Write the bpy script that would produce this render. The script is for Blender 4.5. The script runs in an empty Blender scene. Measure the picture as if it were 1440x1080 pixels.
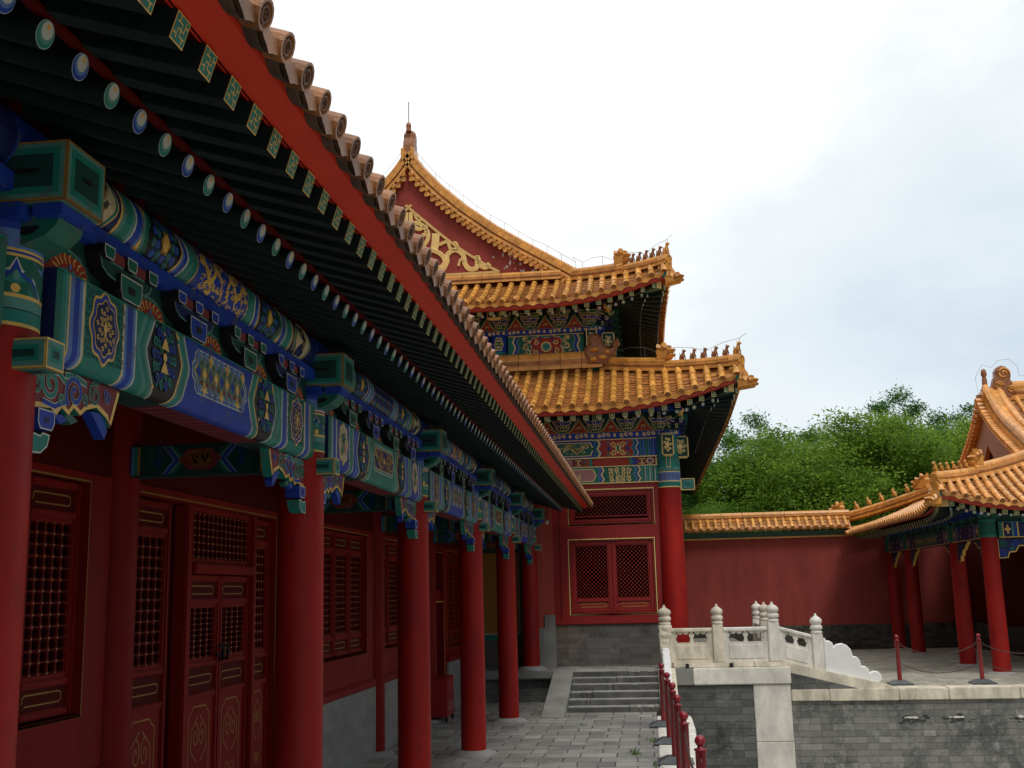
import bpy, bmesh, math, random
from mathutils import Vector, Matrix
V = Vector
random.seed(7)
S = bpy.context.scene
COL = S.collection
R_ = math.radians
# ---------------------------------------------------------------- camera
cam_d = bpy.data.cameras.new("camera")
cam = bpy.data.objects.new("camera", cam_d); COL.objects.link(cam)
cam_d.sensor_width = 36.0
cam_d.lens = 1550.0 / 1440.0 * 36.0
cam_d.clip_start = 0.05; cam_d.clip_end = 2000
_y = V(((913 - 720) / 1550.0, -(830 - 540) / 1550.0, 1.0)).normalized()
_a, _b = -0.024, 1.0
_z = V((_a, _b, -(_a * _y.x + _b * _y.y) / _y.z)).normalized()
_x = -_y.cross(_z)
# rows: world axes written in camera (right, up, forward)
cr = V((_x.x, _y.x, _z.x)); cu = V((_x.y, _y.y, _z.y)); cf = V((_x.z, _y.z, _z.z))
m = Matrix.Identity(4)
for i in range(3):
    m[i][0] = cr[i]; m[i][1] = cu[i]; m[i][2] = -cf[i]
m.translation = V((0, 0, 2.2))
cam.matrix_world = m
S.camera = cam
# ---------------------------------------------------------------- light
SUN_EL, SUN_AZ = 58.0, 150.0      # degrees; azimuth clockwise from +Y
world = bpy.data.worlds.new("World"); S.world = world
world.use_nodes = True
nt = world.node_tree; nt.nodes.clear()
N = nt.nodes.new; L = nt.links.new
out = N("ShaderNodeOutputWorld"); bg1 = N("ShaderNodeBackground"); bg2 = N("ShaderNodeBackground"); mixs = N("ShaderNodeMixShader")
sky = N("ShaderNodeTexSky"); sky.sky_type = 'NISHITA'; sky.sun_disc = False
sky.sun_elevation = R_(SUN_EL); sky.sun_rotation = R_(SUN_AZ)
L(sky.outputs[0], bg1.inputs[0]); bg1.inputs[1].default_value = 0.12
tc = N("ShaderNodeTexCoord"); mp = N("ShaderNodeMapping"); mp.inputs['Scale'].default_value = (1.0, 1.0, 1.9)
mp.inputs['Location'].default_value = (0.35, 0.1, 0.0)
L(tc.outputs['Generated'], mp.inputs[0])
nz = N("ShaderNodeTexNoise"); nz.inputs['Scale'].default_value = 2.3; nz.inputs['Detail'].default_value = 7; nz.inputs['Roughness'].default_value = 0.55
L(mp.outputs[0], nz.inputs['Vector'])
sp = N("ShaderNodeSeparateXYZ"); L(tc.outputs['Generated'], sp.inputs[0])
# cloud thickness: thinner low on the right hand side of the view
ma = N("ShaderNodeMath"); ma.operation = 'MULTIPLY_ADD'; L(sp.outputs['Z'], ma.inputs[0]); ma.inputs[1].default_value = 1.7; ma.inputs[2].default_value = -0.22
mb_ = N("ShaderNodeMath"); mb_.operation = 'MULTIPLY_ADD'; L(sp.outputs['X'], mb_.inputs[0]); mb_.inputs[1].default_value = -0.75; L(ma.outputs[0], mb_.inputs[2])
mc = N("ShaderNodeMath"); mc.operation = 'MULTIPLY_ADD'; L(nz.outputs[0], mc.inputs[0]); mc.inputs[1].default_value = 1.25; L(mb_.outputs[0], mc.inputs[2])
rp = N("ShaderNodeValToRGB"); L(mc.outputs[0], rp.inputs[0])
e = rp.color_ramp.elements
e[0].position = 0.28; e[0].color = (0.57, 0.70, 0.82, 1)
e[1].position = 1.0; e[1].color = (1.18, 1.18, 1.18, 1)
x_ = e.new(0.55); x_.color = (0.80, 0.89, 0.95, 1)
x_ = e.new(0.78); x_.color = (0.93, 0.98, 1.0, 1)
# low sky to the sides and behind is dimmed to deepen the gallery's shade
w1 = N("ShaderNodeMapRange"); w1.interpolation_type = 'SMOOTHSTEP'; L(sp.outputs['Y'], w1.inputs[0]); w1.inputs[1].default_value = .80; w1.inputs[2].default_value = .45
w2 = N("ShaderNodeMapRange"); w2.interpolation_type = 'SMOOTHSTEP'; L(sp.outputs['Z'], w2.inputs[0]); w2.inputs[1].default_value = .95; w2.inputs[2].default_value = .2
w3 = N("ShaderNodeMath"); w3.operation = 'MULTIPLY'; w5 = N("ShaderNodeMapRange"); L(sp.outputs['Y'], w5.inputs[0]); w5.inputs[1].default_value = -.35; w5.inputs[2].default_value = -.85; w5.inputs[3].default_value = 1.0; w5.inputs[4].default_value = .72
w6 = N("ShaderNodeMath"); w6.operation = 'MULTIPLY'; L(w1.outputs[0], w6.inputs[0]); L(w5.outputs[0], w6.inputs[1])
L(w6.outputs[0], w3.inputs[0]); L(w2.outputs[0], w3.inputs[1])
w4 = N("ShaderNodeMath"); w4.operation = 'MULTIPLY_ADD'; L(w3.outputs[0], w4.inputs[0]); w4.inputs[1].default_value = -.97; w4.inputs[2].default_value = 1.12
L(rp.outputs[0], bg2.inputs[0]); L(w4.outputs[0], bg2.inputs[1])
mixs.inputs[0].default_value = 0.93
L(bg1.outputs[0], mixs.inputs[1]); L(bg2.outputs[0], mixs.inputs[2]); L(mixs.outputs[0], out.inputs[0])
sl = bpy.data.lights.new("sun", 'SUN'); sun = bpy.data.objects.new("sun", sl); COL.objects.link(sun)
sl.energy = 1.5; sl.angle = R_(14); sl.color = (1.0, 0.96, 0.90)
_d = V((math.sin(R_(SUN_AZ)) * math.cos(R_(SUN_EL)), math.cos(R_(SUN_AZ)) * math.cos(R_(SUN_EL)), math.sin(R_(SUN_EL))))
sun.rotation_euler = _d.to_track_quat('Z', 'Y').to_euler()
S.view_settings.view_transform = 'Standard'; S.view_settings.look = 'None'
S.view_settings.exposure = -0.16; S.view_settings.gamma = 1.0; S.view_settings.use_curve_mapping = False
S.cycles.max_bounces = 6
# ---------------------------------------------------------------- materials
MATS = {}
def nodes(name):
    mt = bpy.data.materials.new(name); mt.use_nodes = True
    t = mt.node_tree; p = t.nodes['Principled BSDF']
    return mt, t, p
def var(t, src, base, amt, dark=None):
    """multiply colour by 1 +- amt following src"""
    r = t.nodes.new("ShaderNodeValToRGB"); t.links.new(src, r.inputs[0])
    lo = tuple(c * (1 - amt) for c in (dark or base)) + (1,); hi = tuple(min(1, c * (1 + amt)) for c in base) + (1,)
    r.color_ramp.elements[0].color = lo; r.color_ramp.elements[1].color = hi
    r.color_ramp.elements[0].position = .3; r.color_ramp.elements[1].position = .7
    return r.outputs[0]
def mat(name, col, rough=.5, amt=.18, scale=6., spec=.4, metal=0., bump=0., bscale=40., island=0., streak=None, wear=None):
    if name in MATS: return MATS[name]
    mt, t, p = nodes(name); n = t.nodes.new; l = t.links.new
    g = n("ShaderNodeNewGeometry"); tx = n("ShaderNodeTexNoise"); tx.inputs['Scale'].default_value = scale; tx.inputs['Detail'].default_value = 6
    tx.inputs['Roughness'].default_value = .65
    if streak:
        q = n("ShaderNodeMapping"); q.inputs['Scale'].default_value = streak; l(g.outputs['Position'], q.inputs[0]); l(q.outputs[0], tx.inputs['Vector'])
    else: l(g.outputs['Position'], tx.inputs['Vector'])
    c = var(t, tx.outputs[0], col, amt)
    if island:
        hs = n("ShaderNodeHueSaturation"); mm = n("ShaderNodeMapRange"); l(g.outputs['Random Per Island'], mm.inputs[0])
        mm.inputs[3].default_value = 1 - island; mm.inputs[4].default_value = 1 + island
        l(mm.outputs[0], hs.inputs['Value']); l(c, hs.inputs['Color']); c = hs.outputs[0]
    if wear:     # worn or dusty patches: colour, scale, threshold, amount, stretch
        wc, wsc, wth, wam, wst = wear
        q = n("ShaderNodeMapping"); q.inputs['Scale'].default_value = wst; l(g.outputs['Position'], q.inputs[0])
        t3 = n("ShaderNodeTexNoise"); t3.inputs['Scale'].default_value = wsc; t3.inputs['Detail'].default_value = 9; t3.inputs['Roughness'].default_value = .7; l(q.outputs[0], t3.inputs['Vector'])
        mr = n("ShaderNodeMapRange"); l(t3.outputs[0], mr.inputs[0]); mr.inputs[1].default_value = wth; mr.inputs[2].default_value = wth + .06; mr.inputs[4].default_value = wam
        mx = n("ShaderNodeMix"); mx.data_type = 'RGBA'; l(mr.outputs[0], mx.inputs[0]); l(c, mx.inputs[6]); mx.inputs[7].default_value = wc + (1,); c = mx.outputs[2]
    l(c, p.inputs['Base Color'])
    p.inputs['Roughness'].default_value = rough; p.inputs['Metallic'].default_value = metal
    p.inputs['Specular IOR Level'].default_value = spec
    if bump:
        b = n("ShaderNodeBump"); b.inputs['Strength'].default_value = bump; b.inputs['Distance'].default_value = .02
        t2 = n("ShaderNodeTexNoise"); t2.inputs['Scale'].default_value = bscale; t2.inputs['Detail'].default_value = 5; l(g.outputs['Position'], t2.inputs['Vector'])
        l(t2.outputs[0], b.inputs['Height']); l(b.outputs[0], p.inputs['Normal'])
    MATS[name] = mt; return mt
def brick_mat(name, c1, c2, mortar, bw, bh, axes, stain=.5, stain_col=(.02, .02, .02), msize=.012, sscale=.9, warm=None, offs=.5, bump=.5, pale=None, wob_amt=(.03, .02, 0), per=.35):
    mt, t, p = nodes(name); n = t.nodes.new; l = t.links.new
    g = n("ShaderNodeNewGeometry"); s = n("ShaderNodeSeparateXYZ"); l(g.outputs['Position'], s.inputs[0])
    cb = n("ShaderNodeCombineXYZ")
    l(s.outputs[axes[0]], cb.inputs[0]); l(s.outputs[axes[1]], cb.inputs[1])
    wob = n("ShaderNodeTexNoise"); wob.inputs['Scale'].default_value = 3.; l(g.outputs['Position'], wob.inputs['Vector'])
    wv = n("ShaderNodeVectorMath"); wv.operation = 'MULTIPLY_ADD'; l(wob.outputs[1], wv.inputs[0]); wv.inputs[1].default_value = wob_amt; l(cb.outputs[0], wv.inputs[2])
    b = n("ShaderNodeTexBrick"); l(wv.outputs[0], b.inputs['Vector'])
    b.inputs['Color1'].default_value = c1 + (1,); b.inputs['Color2'].default_value = c2 + (1,); b.inputs['Mortar'].default_value = mortar + (1,)
    b.inputs['Scale'].default_value = 1.; b.inputs['Mortar Size'].default_value = msize; b.inputs['Mortar Smooth'].default_value = .3
    b.inputs['Brick Width'].default_value = bw; b.inputs['Row Height'].default_value = bh; b.offset = offs
    c = b.outputs[0]
    q0 = n("ShaderNodeVectorMath"); q0.operation = 'DIVIDE'; l(wv.outputs[0], q0.inputs[0]); q0.inputs[1].default_value = (bw*.5, bh, 1)
    q1 = n("ShaderNodeVectorMath"); q1.operation = 'FLOOR'; l(q0.outputs[0], q1.inputs[0])
    wq = n("ShaderNodeTexWhiteNoise"); wq.noise_dimensions = '3D'; l(q1.outputs[0], wq.inputs['Vector'])
    hv = n("ShaderNodeHueSaturation"); rm_ = n("ShaderNodeMapRange"); l(wq.outputs[0], rm_.inputs[0]); rm_.inputs[3].default_value = 1-per; rm_.inputs[4].default_value = 1+per
    l(rm_.outputs[0], hv.inputs['Value']); l(c, hv.inputs['Color']); c = hv.outputs[0]
    def lay(c, scale, lo, hi, col, fac, rough=.76, det=12):
        tx = n("ShaderNodeTexNoise"); tx.inputs['Scale'].default_value = scale; tx.inputs['Detail'].default_value = det; tx.inputs['Roughness'].default_value = rough
        l(g.outputs['Position'], tx.inputs['Vector'])
        mr = n("ShaderNodeMapRange"); l(tx.outputs[0], mr.inputs[0]); mr.inputs[1].default_value = lo; mr.inputs[2].default_value = hi; mr.inputs[4].default_value = fac
        mx = n("ShaderNodeMix"); mx.data_type = 'RGBA'; l(mr.outputs[0], mx.inputs[0]); l(c, mx.inputs[6]); mx.inputs[7].default_value = col + (1,)
        return mx.outputs[2]
    c = lay(c, sscale, .50, .64, stain_col, stain)
    c = lay(c, sscale * 9, .5, .75, stain_col, stain * .5)
    if warm: c = lay(c, .55, .5, .66, warm, .55)
    if pale: c = lay(c, 1.9, .56, .70, pale, .7)
    l(c, p.inputs['Base Color']); p.inputs['Roughness'].default_value = .85; p.inputs['Specular IOR Level'].default_value = .25
    bp = n("ShaderNodeBump"); bp.inputs['Strength'].default_value = bump; bp.inputs['Distance'].default_value = .015
    t2 = n("ShaderNodeTexNoise"); t2.inputs['Scale'].default_value = 22; t2.inputs['Detail'].default_value = 6; l(g.outputs['Position'], t2.inputs['Vector'])
    ad = n("ShaderNodeMath"); ad.operation = 'MULTIPLY_ADD'; l(b.outputs['Fac'], ad.inputs[0]); ad.inputs[1].default_value = -.7; l(t2.outputs[0], ad.inputs[2])
    l(ad.outputs[0], bp.inputs['Height']); l(bp.outputs[0], p.inputs['Normal'])
    MATS[name] = mt; return mt

mat('red', (.215, .010, .008), .55, .16, 2.2, streak=(1, 1, .35), spec=.16)  # gallery joinery: same paint as the pillars, gallery shade put into the colour
mat('red_pillar', (.315, .012, .009), .5, .3, 2.2, streak=(1, 1, .3), spec=.22, bump=.05, bscale=9, wear=((.20, .012, .010), 2.2, .54, .6, (1.5, 1.5, .5)))
mat('lattice_red', (.125, .007, .005), .6, .2, spec=.12)
mat('red_dark', (.085, .005, .004), .6, .15, spec=.1)
mat('red_wall', (.28, .056, .045), .9, .2, 1.3, spec=.1, streak=(1.2, 1.2, .35), bump=.15, wear=((.21, .042, .035), 1.5, .54, .35, (2.2, 2.2, .4)))
mat('red_plaster', (.42, .085, .065), .9, .12, 1.4, spec=.1)
mat('red_eave', (.64, .034, .010), .55, .1, 2.)
mat('red_paint', (.36, .035, .018), .6)
mat('maroon', (.20, .03, .035), .6)
mat('gold', (.80, .50, .12), .42, .18, 9., metal=.12, wear=((.10, .095, .085), 9., .56, .55, (1, 1, 1)))
mat('gold_dull', (.36, .20, .05), .5, .2, 9., metal=.2)
mat('yellow_panel', (.40, .17, .03), .8, .08)
mat('green', (.006, .12, .085), .55, wear=((.10, .095, .085), 9., .56, .55, (1, 1, 1)))
mat('green_dark', (.004, .050, .042), .6)
mat('teal', (.010, .20, .165), .55, wear=((.10, .095, .085), 9., .56, .55, (1, 1, 1)))
mat('teal_pale', (.09, .26, .23), .6, wear=((.10, .095, .085), 9., .56, .55, (1, 1, 1)))
mat('blue', (.008, .045, .36), .55, wear=((.10, .095, .085), 9., .56, .55, (1, 1, 1)))
mat('blue_dark', (.006, .014, .10), .55)
mat('blue_pale', (.10, .20, .47), .6, wear=((.10, .095, .085), 9., .56, .55, (1, 1, 1)))
mat('white', (.52, .54, .50), .6, wear=((.10, .095, .085), 9., .56, .55, (1, 1, 1)))
mat('cream', (.50, .42, .26), .7, .3, 14.)
mat('black', (.006, .007, .010), .5)
mat('pink', (.42, .20, .20), .6)
mat('rafter_paint', (.0025, .014, .013), .6, .4, 5.)
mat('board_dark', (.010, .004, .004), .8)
mat('gilt', (.86, .62, .24), .4, .12, 9., metal=.05)
mat('hall_red', (.27, .013, .010), .48, .14, 2.2, streak=(1, 1, .35))
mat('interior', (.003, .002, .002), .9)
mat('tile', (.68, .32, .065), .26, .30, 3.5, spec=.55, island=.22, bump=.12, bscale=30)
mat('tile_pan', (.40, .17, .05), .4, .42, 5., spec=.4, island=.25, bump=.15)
mat('tile_ridge', (.66, .30, .06), .28, .32, 4., spec=.5, island=.15, bump=.2, bscale=18)
mat('tile_old', (.30, .125, .045), .38, .40, 9., spec=.5, island=.22, bump=.25, bscale=60)
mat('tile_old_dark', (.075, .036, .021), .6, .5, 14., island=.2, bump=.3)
mat('tile_face', (.17, .075, .04), .5, .4, 25., island=.2, bump=.5, bscale=80)
mat('tile_green', (.02, .10, .05), .35, .3, 4.)
mat('tile_pale', (.78, .37, .105), .3, .25, 4., spec=.5, island=.15, bump=.1)
mat('beast', (.30, .12, .05), .45, .35, 12.)
mat('marble', (.74, .71, .64), .7, .24, 4.0, streak=(1, 1, .5), spec=.25, bump=.12, bscale=25)
mat('marble_new', (.82, .82, .80), .65, .06, 5., spec=.25)
mat('marble_aged', (.66, .60, .48), .75, .36, 4.5, streak=(1, 1, .45), spec=.2, bump=.25, bscale=30)
mat('stone', (.25, .25, .23), .8, .25, 1.8, spec=.25, bump=.2, bscale=14)
mat('step_stone', (.32, .315, .29), .8, .3, 2.0, spec=.25, bump=.3, bscale=16)
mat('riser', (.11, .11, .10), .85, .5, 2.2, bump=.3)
mat('pedestal', (.30, .30, .285), .8, .25, 5., bump=.2)
mat('post_red', (.25, .012, .018), .25, .1, 8., spec=.5)
mat('plate_steel', (.09, .10, .105), .4, .15, 6.)
mat('chain_steel', (.10, .065, .06), .5, .3, 20., metal=.3)
mat('box_red', (.34, .012, .014), .35, .08)
mat('wire', (.12, .12, .12), .5, .1)
mat('stain', (.050, .054, .054), .9, .4, 6.)
mat('bark', (.05, .04, .03), .9, .3, 4.)
mat('brass', (.25, .15, .06), .4, .2, metal=.6)
mat('iron', (.012, .012, .012), .5, .1)
brick_mat('brick_far', (.21, .21, .195), (.29, .285, .26), (.16, .16, .15), .44, .125, (0, 2), .93, (.026, .032, .034), .007, .95, pale=(.55, .55, .53), bump=.6, per=.22)
brick_mat('brick_near', (.11, .113, .106), (.165, .165, .153), (.08, .082, .08), .50, .14, (0, 2), .85, (.020, .025, .026), .007, 1.1, pale=(.26, .27, .27), bump=.6, per=.2)
brick_mat('brick_dado', (.11, .105, .098), (.155, .15, .138), (.10, .098, .09), .45, .11, (0, 2), .8, (.03, .033, .034), .005, .9, warm=(.25, .14, .085), bump=.3, per=.12)
brick_mat('brick_wallfoot', (.065, .06, .05), (.10, .092, .078), (.05, .045, .04), .45, .11, (0, 2), .85, (.016, .016, .014), .006, .7)
brick_mat('brick_side', (.25, .255, .24), (.29, .29, .275), (.225, .23, .22), .45, .12, (1, 2), .3, (.15, .15, .145), .005, 1.5, bump=.2, per=.08)
brick_mat('paving', (.215, .213, .196), (.31, .303, .278), (.06, .06, .055), .50, .40, (0, 1), .55, (.10, .097, .09), .011, .8, offs=.43, pale=(.36, .355, .33), bump=.45, wob_amt=(.07, .05, 0), per=.2)
brick_mat('paving_court', (.33, .315, .255), (.42, .395, .32), (.20, .185, .15), .45, .45, (0, 1), .5, (.17, .16, .12), .012, .6, per=.15)
# leaves
def leaf_mat(name, c1, c2):
    mt, t, p = nodes(name); n = t.nodes.new; l = t.links.new
    g = n("ShaderNodeNewGeometry"); r = n("ShaderNodeValToRGB"); l(g.outputs['Random Per Island'], r.inputs[0])
    r.color_ramp.elements[0].color = c1 + (1,); r.color_ramp.elements[1].color = c2 + (1,)
    nz_ = n("ShaderNodeTexNoise"); nz_.inputs['Scale'].default_value = .55; nz_.inputs['Detail'].default_value = 4; l(g.outputs['Position'], nz_.inputs['Vector'])
    h_ = n("ShaderNodeHueSaturation"); m1 = n("ShaderNodeMapRange"); l(nz_.outputs[0], m1.inputs[0]); m1.inputs[1].default_value = .35; m1.inputs[2].default_value = .65; m1.inputs[3].default_value = .78; m1.inputs[4].default_value = 1.35
    m2 = n("ShaderNodeMapRange"); l(nz_.outputs[0], m2.inputs[0]); m2.inputs[3].default_value = .53; m2.inputs[4].default_value = .48
    l(m1.outputs[0], h_.inputs['Value']); l(m2.outputs[0], h_.inputs['Hue']); l(r.outputs[0], h_.inputs['Color']); r = h_
    oi = n("ShaderNodeObjectInfo"); h2 = n("ShaderNodeHueSaturation"); m3 = n("ShaderNodeMapRange"); l(oi.outputs['Random'], m3.inputs[0]); m3.inputs[3].default_value = .72; m3.inputs[4].default_value = 1.2
    m4 = n("ShaderNodeMapRange"); l(oi.outputs['Random'], m4.inputs[0]); m4.inputs[3].default_value = .545; m4.inputs[4].default_value = .505
    l(m3.outputs[0], h2.inputs['Value']); l(m4.outputs[0], h2.inputs['Hue']); l(r.outputs[0], h2.inputs['Color']); r = h2
    l(r.outputs[0], p.inputs['Base Color']); p.inputs['Roughness'].default_value = .55; p.inputs['Specular IOR Level'].default_value = .2
    tr = n("ShaderNodeBsdfTranslucent"); l(r.outputs[0], tr.inputs[0]); mx = n("ShaderNodeMixShader"); mx.inputs[0].default_value = .5
    o = t.nodes['Material Output']; l(p.outputs[0], mx.inputs[1]); l(tr.outputs[0], mx.inputs[2]); l(mx.outputs[0], o.inputs[0])
    MATS[name] = mt
leaf_mat('leaf_mid', (.095, .160, .016), (.26, .36, .045))
leaf_mat('leaf_dark', (.075, .145, .030), (.16, .27, .065))
leaf_mat('leaf_pale', (.12, .20, .030), (.28, .39, .065))
# ---------------------------------------------------------------- mesh builder
WPOS = {}
MIRX = False
class MB:
    def __init__(s): s.v = []; s.f = []; s.m = []; s.sm = []
    def vert(s, p): s.v.append((p[0], p[1], p[2])); return len(s.v) - 1
    def face(s, idx, m, smooth=False): s.f.append(tuple(idx)); s.m.append(m); s.sm.append(smooth)
    def poly(s, pts, m, smooth=False): s.face([s.vert(p) for p in pts], m, smooth)
    def box(s, a, b, m):
        x0, y0, z0 = a; x1, y1, z1 = b
        i = [s.vert(p) for p in ((x0,y0,z0),(x1,y0,z0),(x1,y1,z0),(x0,y1,z0),(x0,y0,z1),(x1,y0,z1),(x1,y1,z1),(x0,y1,z1))]
        for q in ((0,3,2,1),(4,5,6,7),(0,1,5,4),(1,2,6,5),(2,3,7,6),(3,0,4,7)): s.face([i[k] for k in q], m)
    def bevbox(s, a, b, m, c=.01):
        """box with chamfered edges"""
        x0, y0, z0 = a; x1, y1, z1 = b
        bm = bmesh.new(); bmesh.ops.create_cube(bm, size=1)
        for v in bm.verts: v.co = V(((x0+x1)/2 + v.co.x*(x1-x0), (y0+y1)/2 + v.co.y*(y1-y0), (z0+z1)/2 + v.co.z*(z1-z0)))
        bmesh.ops.bevel(bm, geom=list(bm.edges), offset=c, segments=2, affect='EDGES')
        s.addbm(bm, m)
    def addbm(s, bm, m, smooth=False):
        bm.verts.index_update(); o = len(s.v)
        for v in bm.verts: s.v.append(tuple(v.co))
        for f in bm.faces: s.face([o + v.index for v in f.verts], m, smooth)
        bm.free()
    def rings(s, rings, m, closed=True, smooth=True, cap0=None, cap1=None):
        ids = [[s.vert(p) for p in r] for r in rings]
        n = len(ids[0])
        for a, b in zip(ids, ids[1:]):
            for k in range(n if closed else n - 1):
                s.face((a[k], a[(k+1) % n], b[(k+1) % n], b[k]), m, smooth)
        if cap0: s.poly([rings[0][k] for k in range(n)][::-1], cap0)
        if cap1: s.poly(rings[-1], cap1)
        return ids
    def lathe(s, prof, m, c=(0,0,0), n=20, smooth=True, cap=True):
        rs = [[(c[0] + r*math.cos(2*math.pi*k/n), c[1] + r*math.sin(2*math.pi*k/n), c[2] + z) for k in range(n)] for r, z in prof]
        s.rings(rs, m, True, smooth, m if cap else None, m if cap else None)
    def tube(s, pts, r, m, n=8, smooth=True, cap=True):
        pts = [V(p) for p in pts]; rs = []
        rr = r if isinstance(r, (list, tuple)) else [r] * len(pts)
        for i, p in enumerate(pts):
            d = (pts[min(i+1, len(pts)-1)] - pts[max(i-1, 0)])
            d = d.normalized() if d.length > 1e-9 else V((0,0,1))
            a = d.cross(V((0,0,1)));  a = a.normalized() if a.length > 1e-3 else V((1,0,0))
            b = a.cross(d)
            rs.append([p + (a*math.cos(2*math.pi*k/n) + b*math.sin(2*math.pi*k/n)) * rr[i] for k in range(n)])
        s.rings(rs, m, True, smooth, m if cap else None, m if cap else None)
    def prism(s, pts, d, m, m2=None, front=None):
        """pts: planar loop (3D), extruded by vector d; m side, m2 caps"""
        d = V(d); n = len(pts); m2 = m2 or m
        a = [V(p) for p in pts]; b = [p + d for p in a]
        s.poly(a[::-1], front or m2); s.poly(b, m2)
        for k in range(n): s.poly((a[k], a[(k+1) % n], b[(k+1) % n], b[k]), m)
    def build(s, name, parent=None, origin=None, flip=False):
        me = bpy.data.meshes.new(name)
        if origin is None: o = V(WPOS.get(parent.name, V((0,0,0)))) if parent else V((0,0,0))
        else: o = V((-origin[0] if MIRX else origin[0], origin[1], origin[2]))
        if MIRX: s.v = [(-x, y, z) for x, y, z in s.v]; s.f = [f[::-1] for f in s.f]
        me.from_pydata([(x-o.x, y-o.y, z-o.z) for x, y, z in s.v], [], s.f)
        keys = []
        for k in s.m:
            if k not in keys: keys.append(k)
        for k in keys: me.materials.append(MATS[k])
        ix = {k: i for i, k in enumerate(keys)}
        me.polygons.foreach_set('material_index', [ix[k] for k in s.m])
        me.polygons.foreach_set('use_smooth', s.sm)
        me.update()
        ob = bpy.data.objects.new(name, me); COL.objects.link(ob)
        put(ob, parent, o); return ob
def put(ob, parent, wpos):
    wpos = V(wpos)
    if parent is not None:
        ob.parent = parent; ob.location = wpos - WPOS[parent.name]
    else: ob.location = wpos
    WPOS[ob.name] = wpos
def thing(name, label, cat, loc=(0,0,0), group=None):
    o = bpy.data.objects.new(name, None); COL.objects.link(o); o.empty_display_size = .2
    put(o, None, loc); tag(o, label, cat, group); return o
def tag(o, label, cat, group=None):
    o['label'] = label; o['category'] = cat
    if group: o['group'] = group
    return o
def dup(ob, parent, wpos, rotz=None, label=None, group=None):
    c = ob.copy(); COL.objects.link(c); c.parent = None
    put(c, parent, wpos)
    if rotz is not None: c.rotation_euler = (0, 0, rotz)
    if label: c['label'] = label
    if group: c['group'] = group
    for ch in [q for q in COL.objects if q.parent == ob]:
        d = ch.copy(); COL.objects.link(d); d.parent = c; WPOS[d.name] = WPOS[ch.name] - WPOS[ob.name] + V(wpos)
    return c
def inset(pts, d):
    """inset a counter-clockwise or clockwise 2D loop by d"""
    n = len(pts); A = sum(pts[i][0]*pts[(i+1)%n][1] - pts[(i+1)%n][0]*pts[i][1] for i in range(n))
    sg = 1 if A > 0 else -1; res = []
    for i in range(n):
        p0, p1, p2 = V(pts[i-1]), V(pts[i]), V(pts[(i+1) % n])
        e1 = (p1-p0); e2 = (p2-p1)
        if e1.length < 1e-9 or e2.length < 1e-9: res.append(tuple(p1)); continue
        e1.normalize(); e2.normalize()
        n1 = V((-e1.y, e1.x))*sg; n2 = V((-e2.y, e2.x))*sg
        b = n1 + n2
        if b.length < 1e-4: b = n1
        b.normalize(); k = min(1/max(b.dot(n1), .35), 2.0)
        q = p1 + b*d*k; res.append((q.x, q.y))
    return res
def outlined(mb, pts2, frame, thick, mfill, medge, w=.008, mside=None, eye=None):
    """a block whose outline (2D) is extruded backwards; front face has a painted edge line. frame(u,v,h)->xyz"""
    inn = inset(pts2, w); n = len(pts2)
    o = [frame(u, v, 0) for u, v in pts2]; i_ = [frame(u, v, 0) for u, v in inn]; b = [frame(u, v, -thick) for u, v in pts2]
    for k in range(n):
        mb.poly((o[k], o[(k+1) % n], i_[(k+1) % n], i_[k]), medge)
        mb.poly((o[k], b[k], b[(k+1) % n], o[(k+1) % n]), mside or mfill)
    mb.poly(i_, mfill); mb.poly(b[::-1], mside or mfill)
    if eye:
        cu_ = sum(p[0] for p in inn)/n; cv_ = sum(p[1] for p in inn)/n
        mb.poly([frame(cu_ + (p[0]-cu_)*.35, cv_ + (p[1]-cv_)*.35, .0015) for p in inn], eye)
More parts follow.
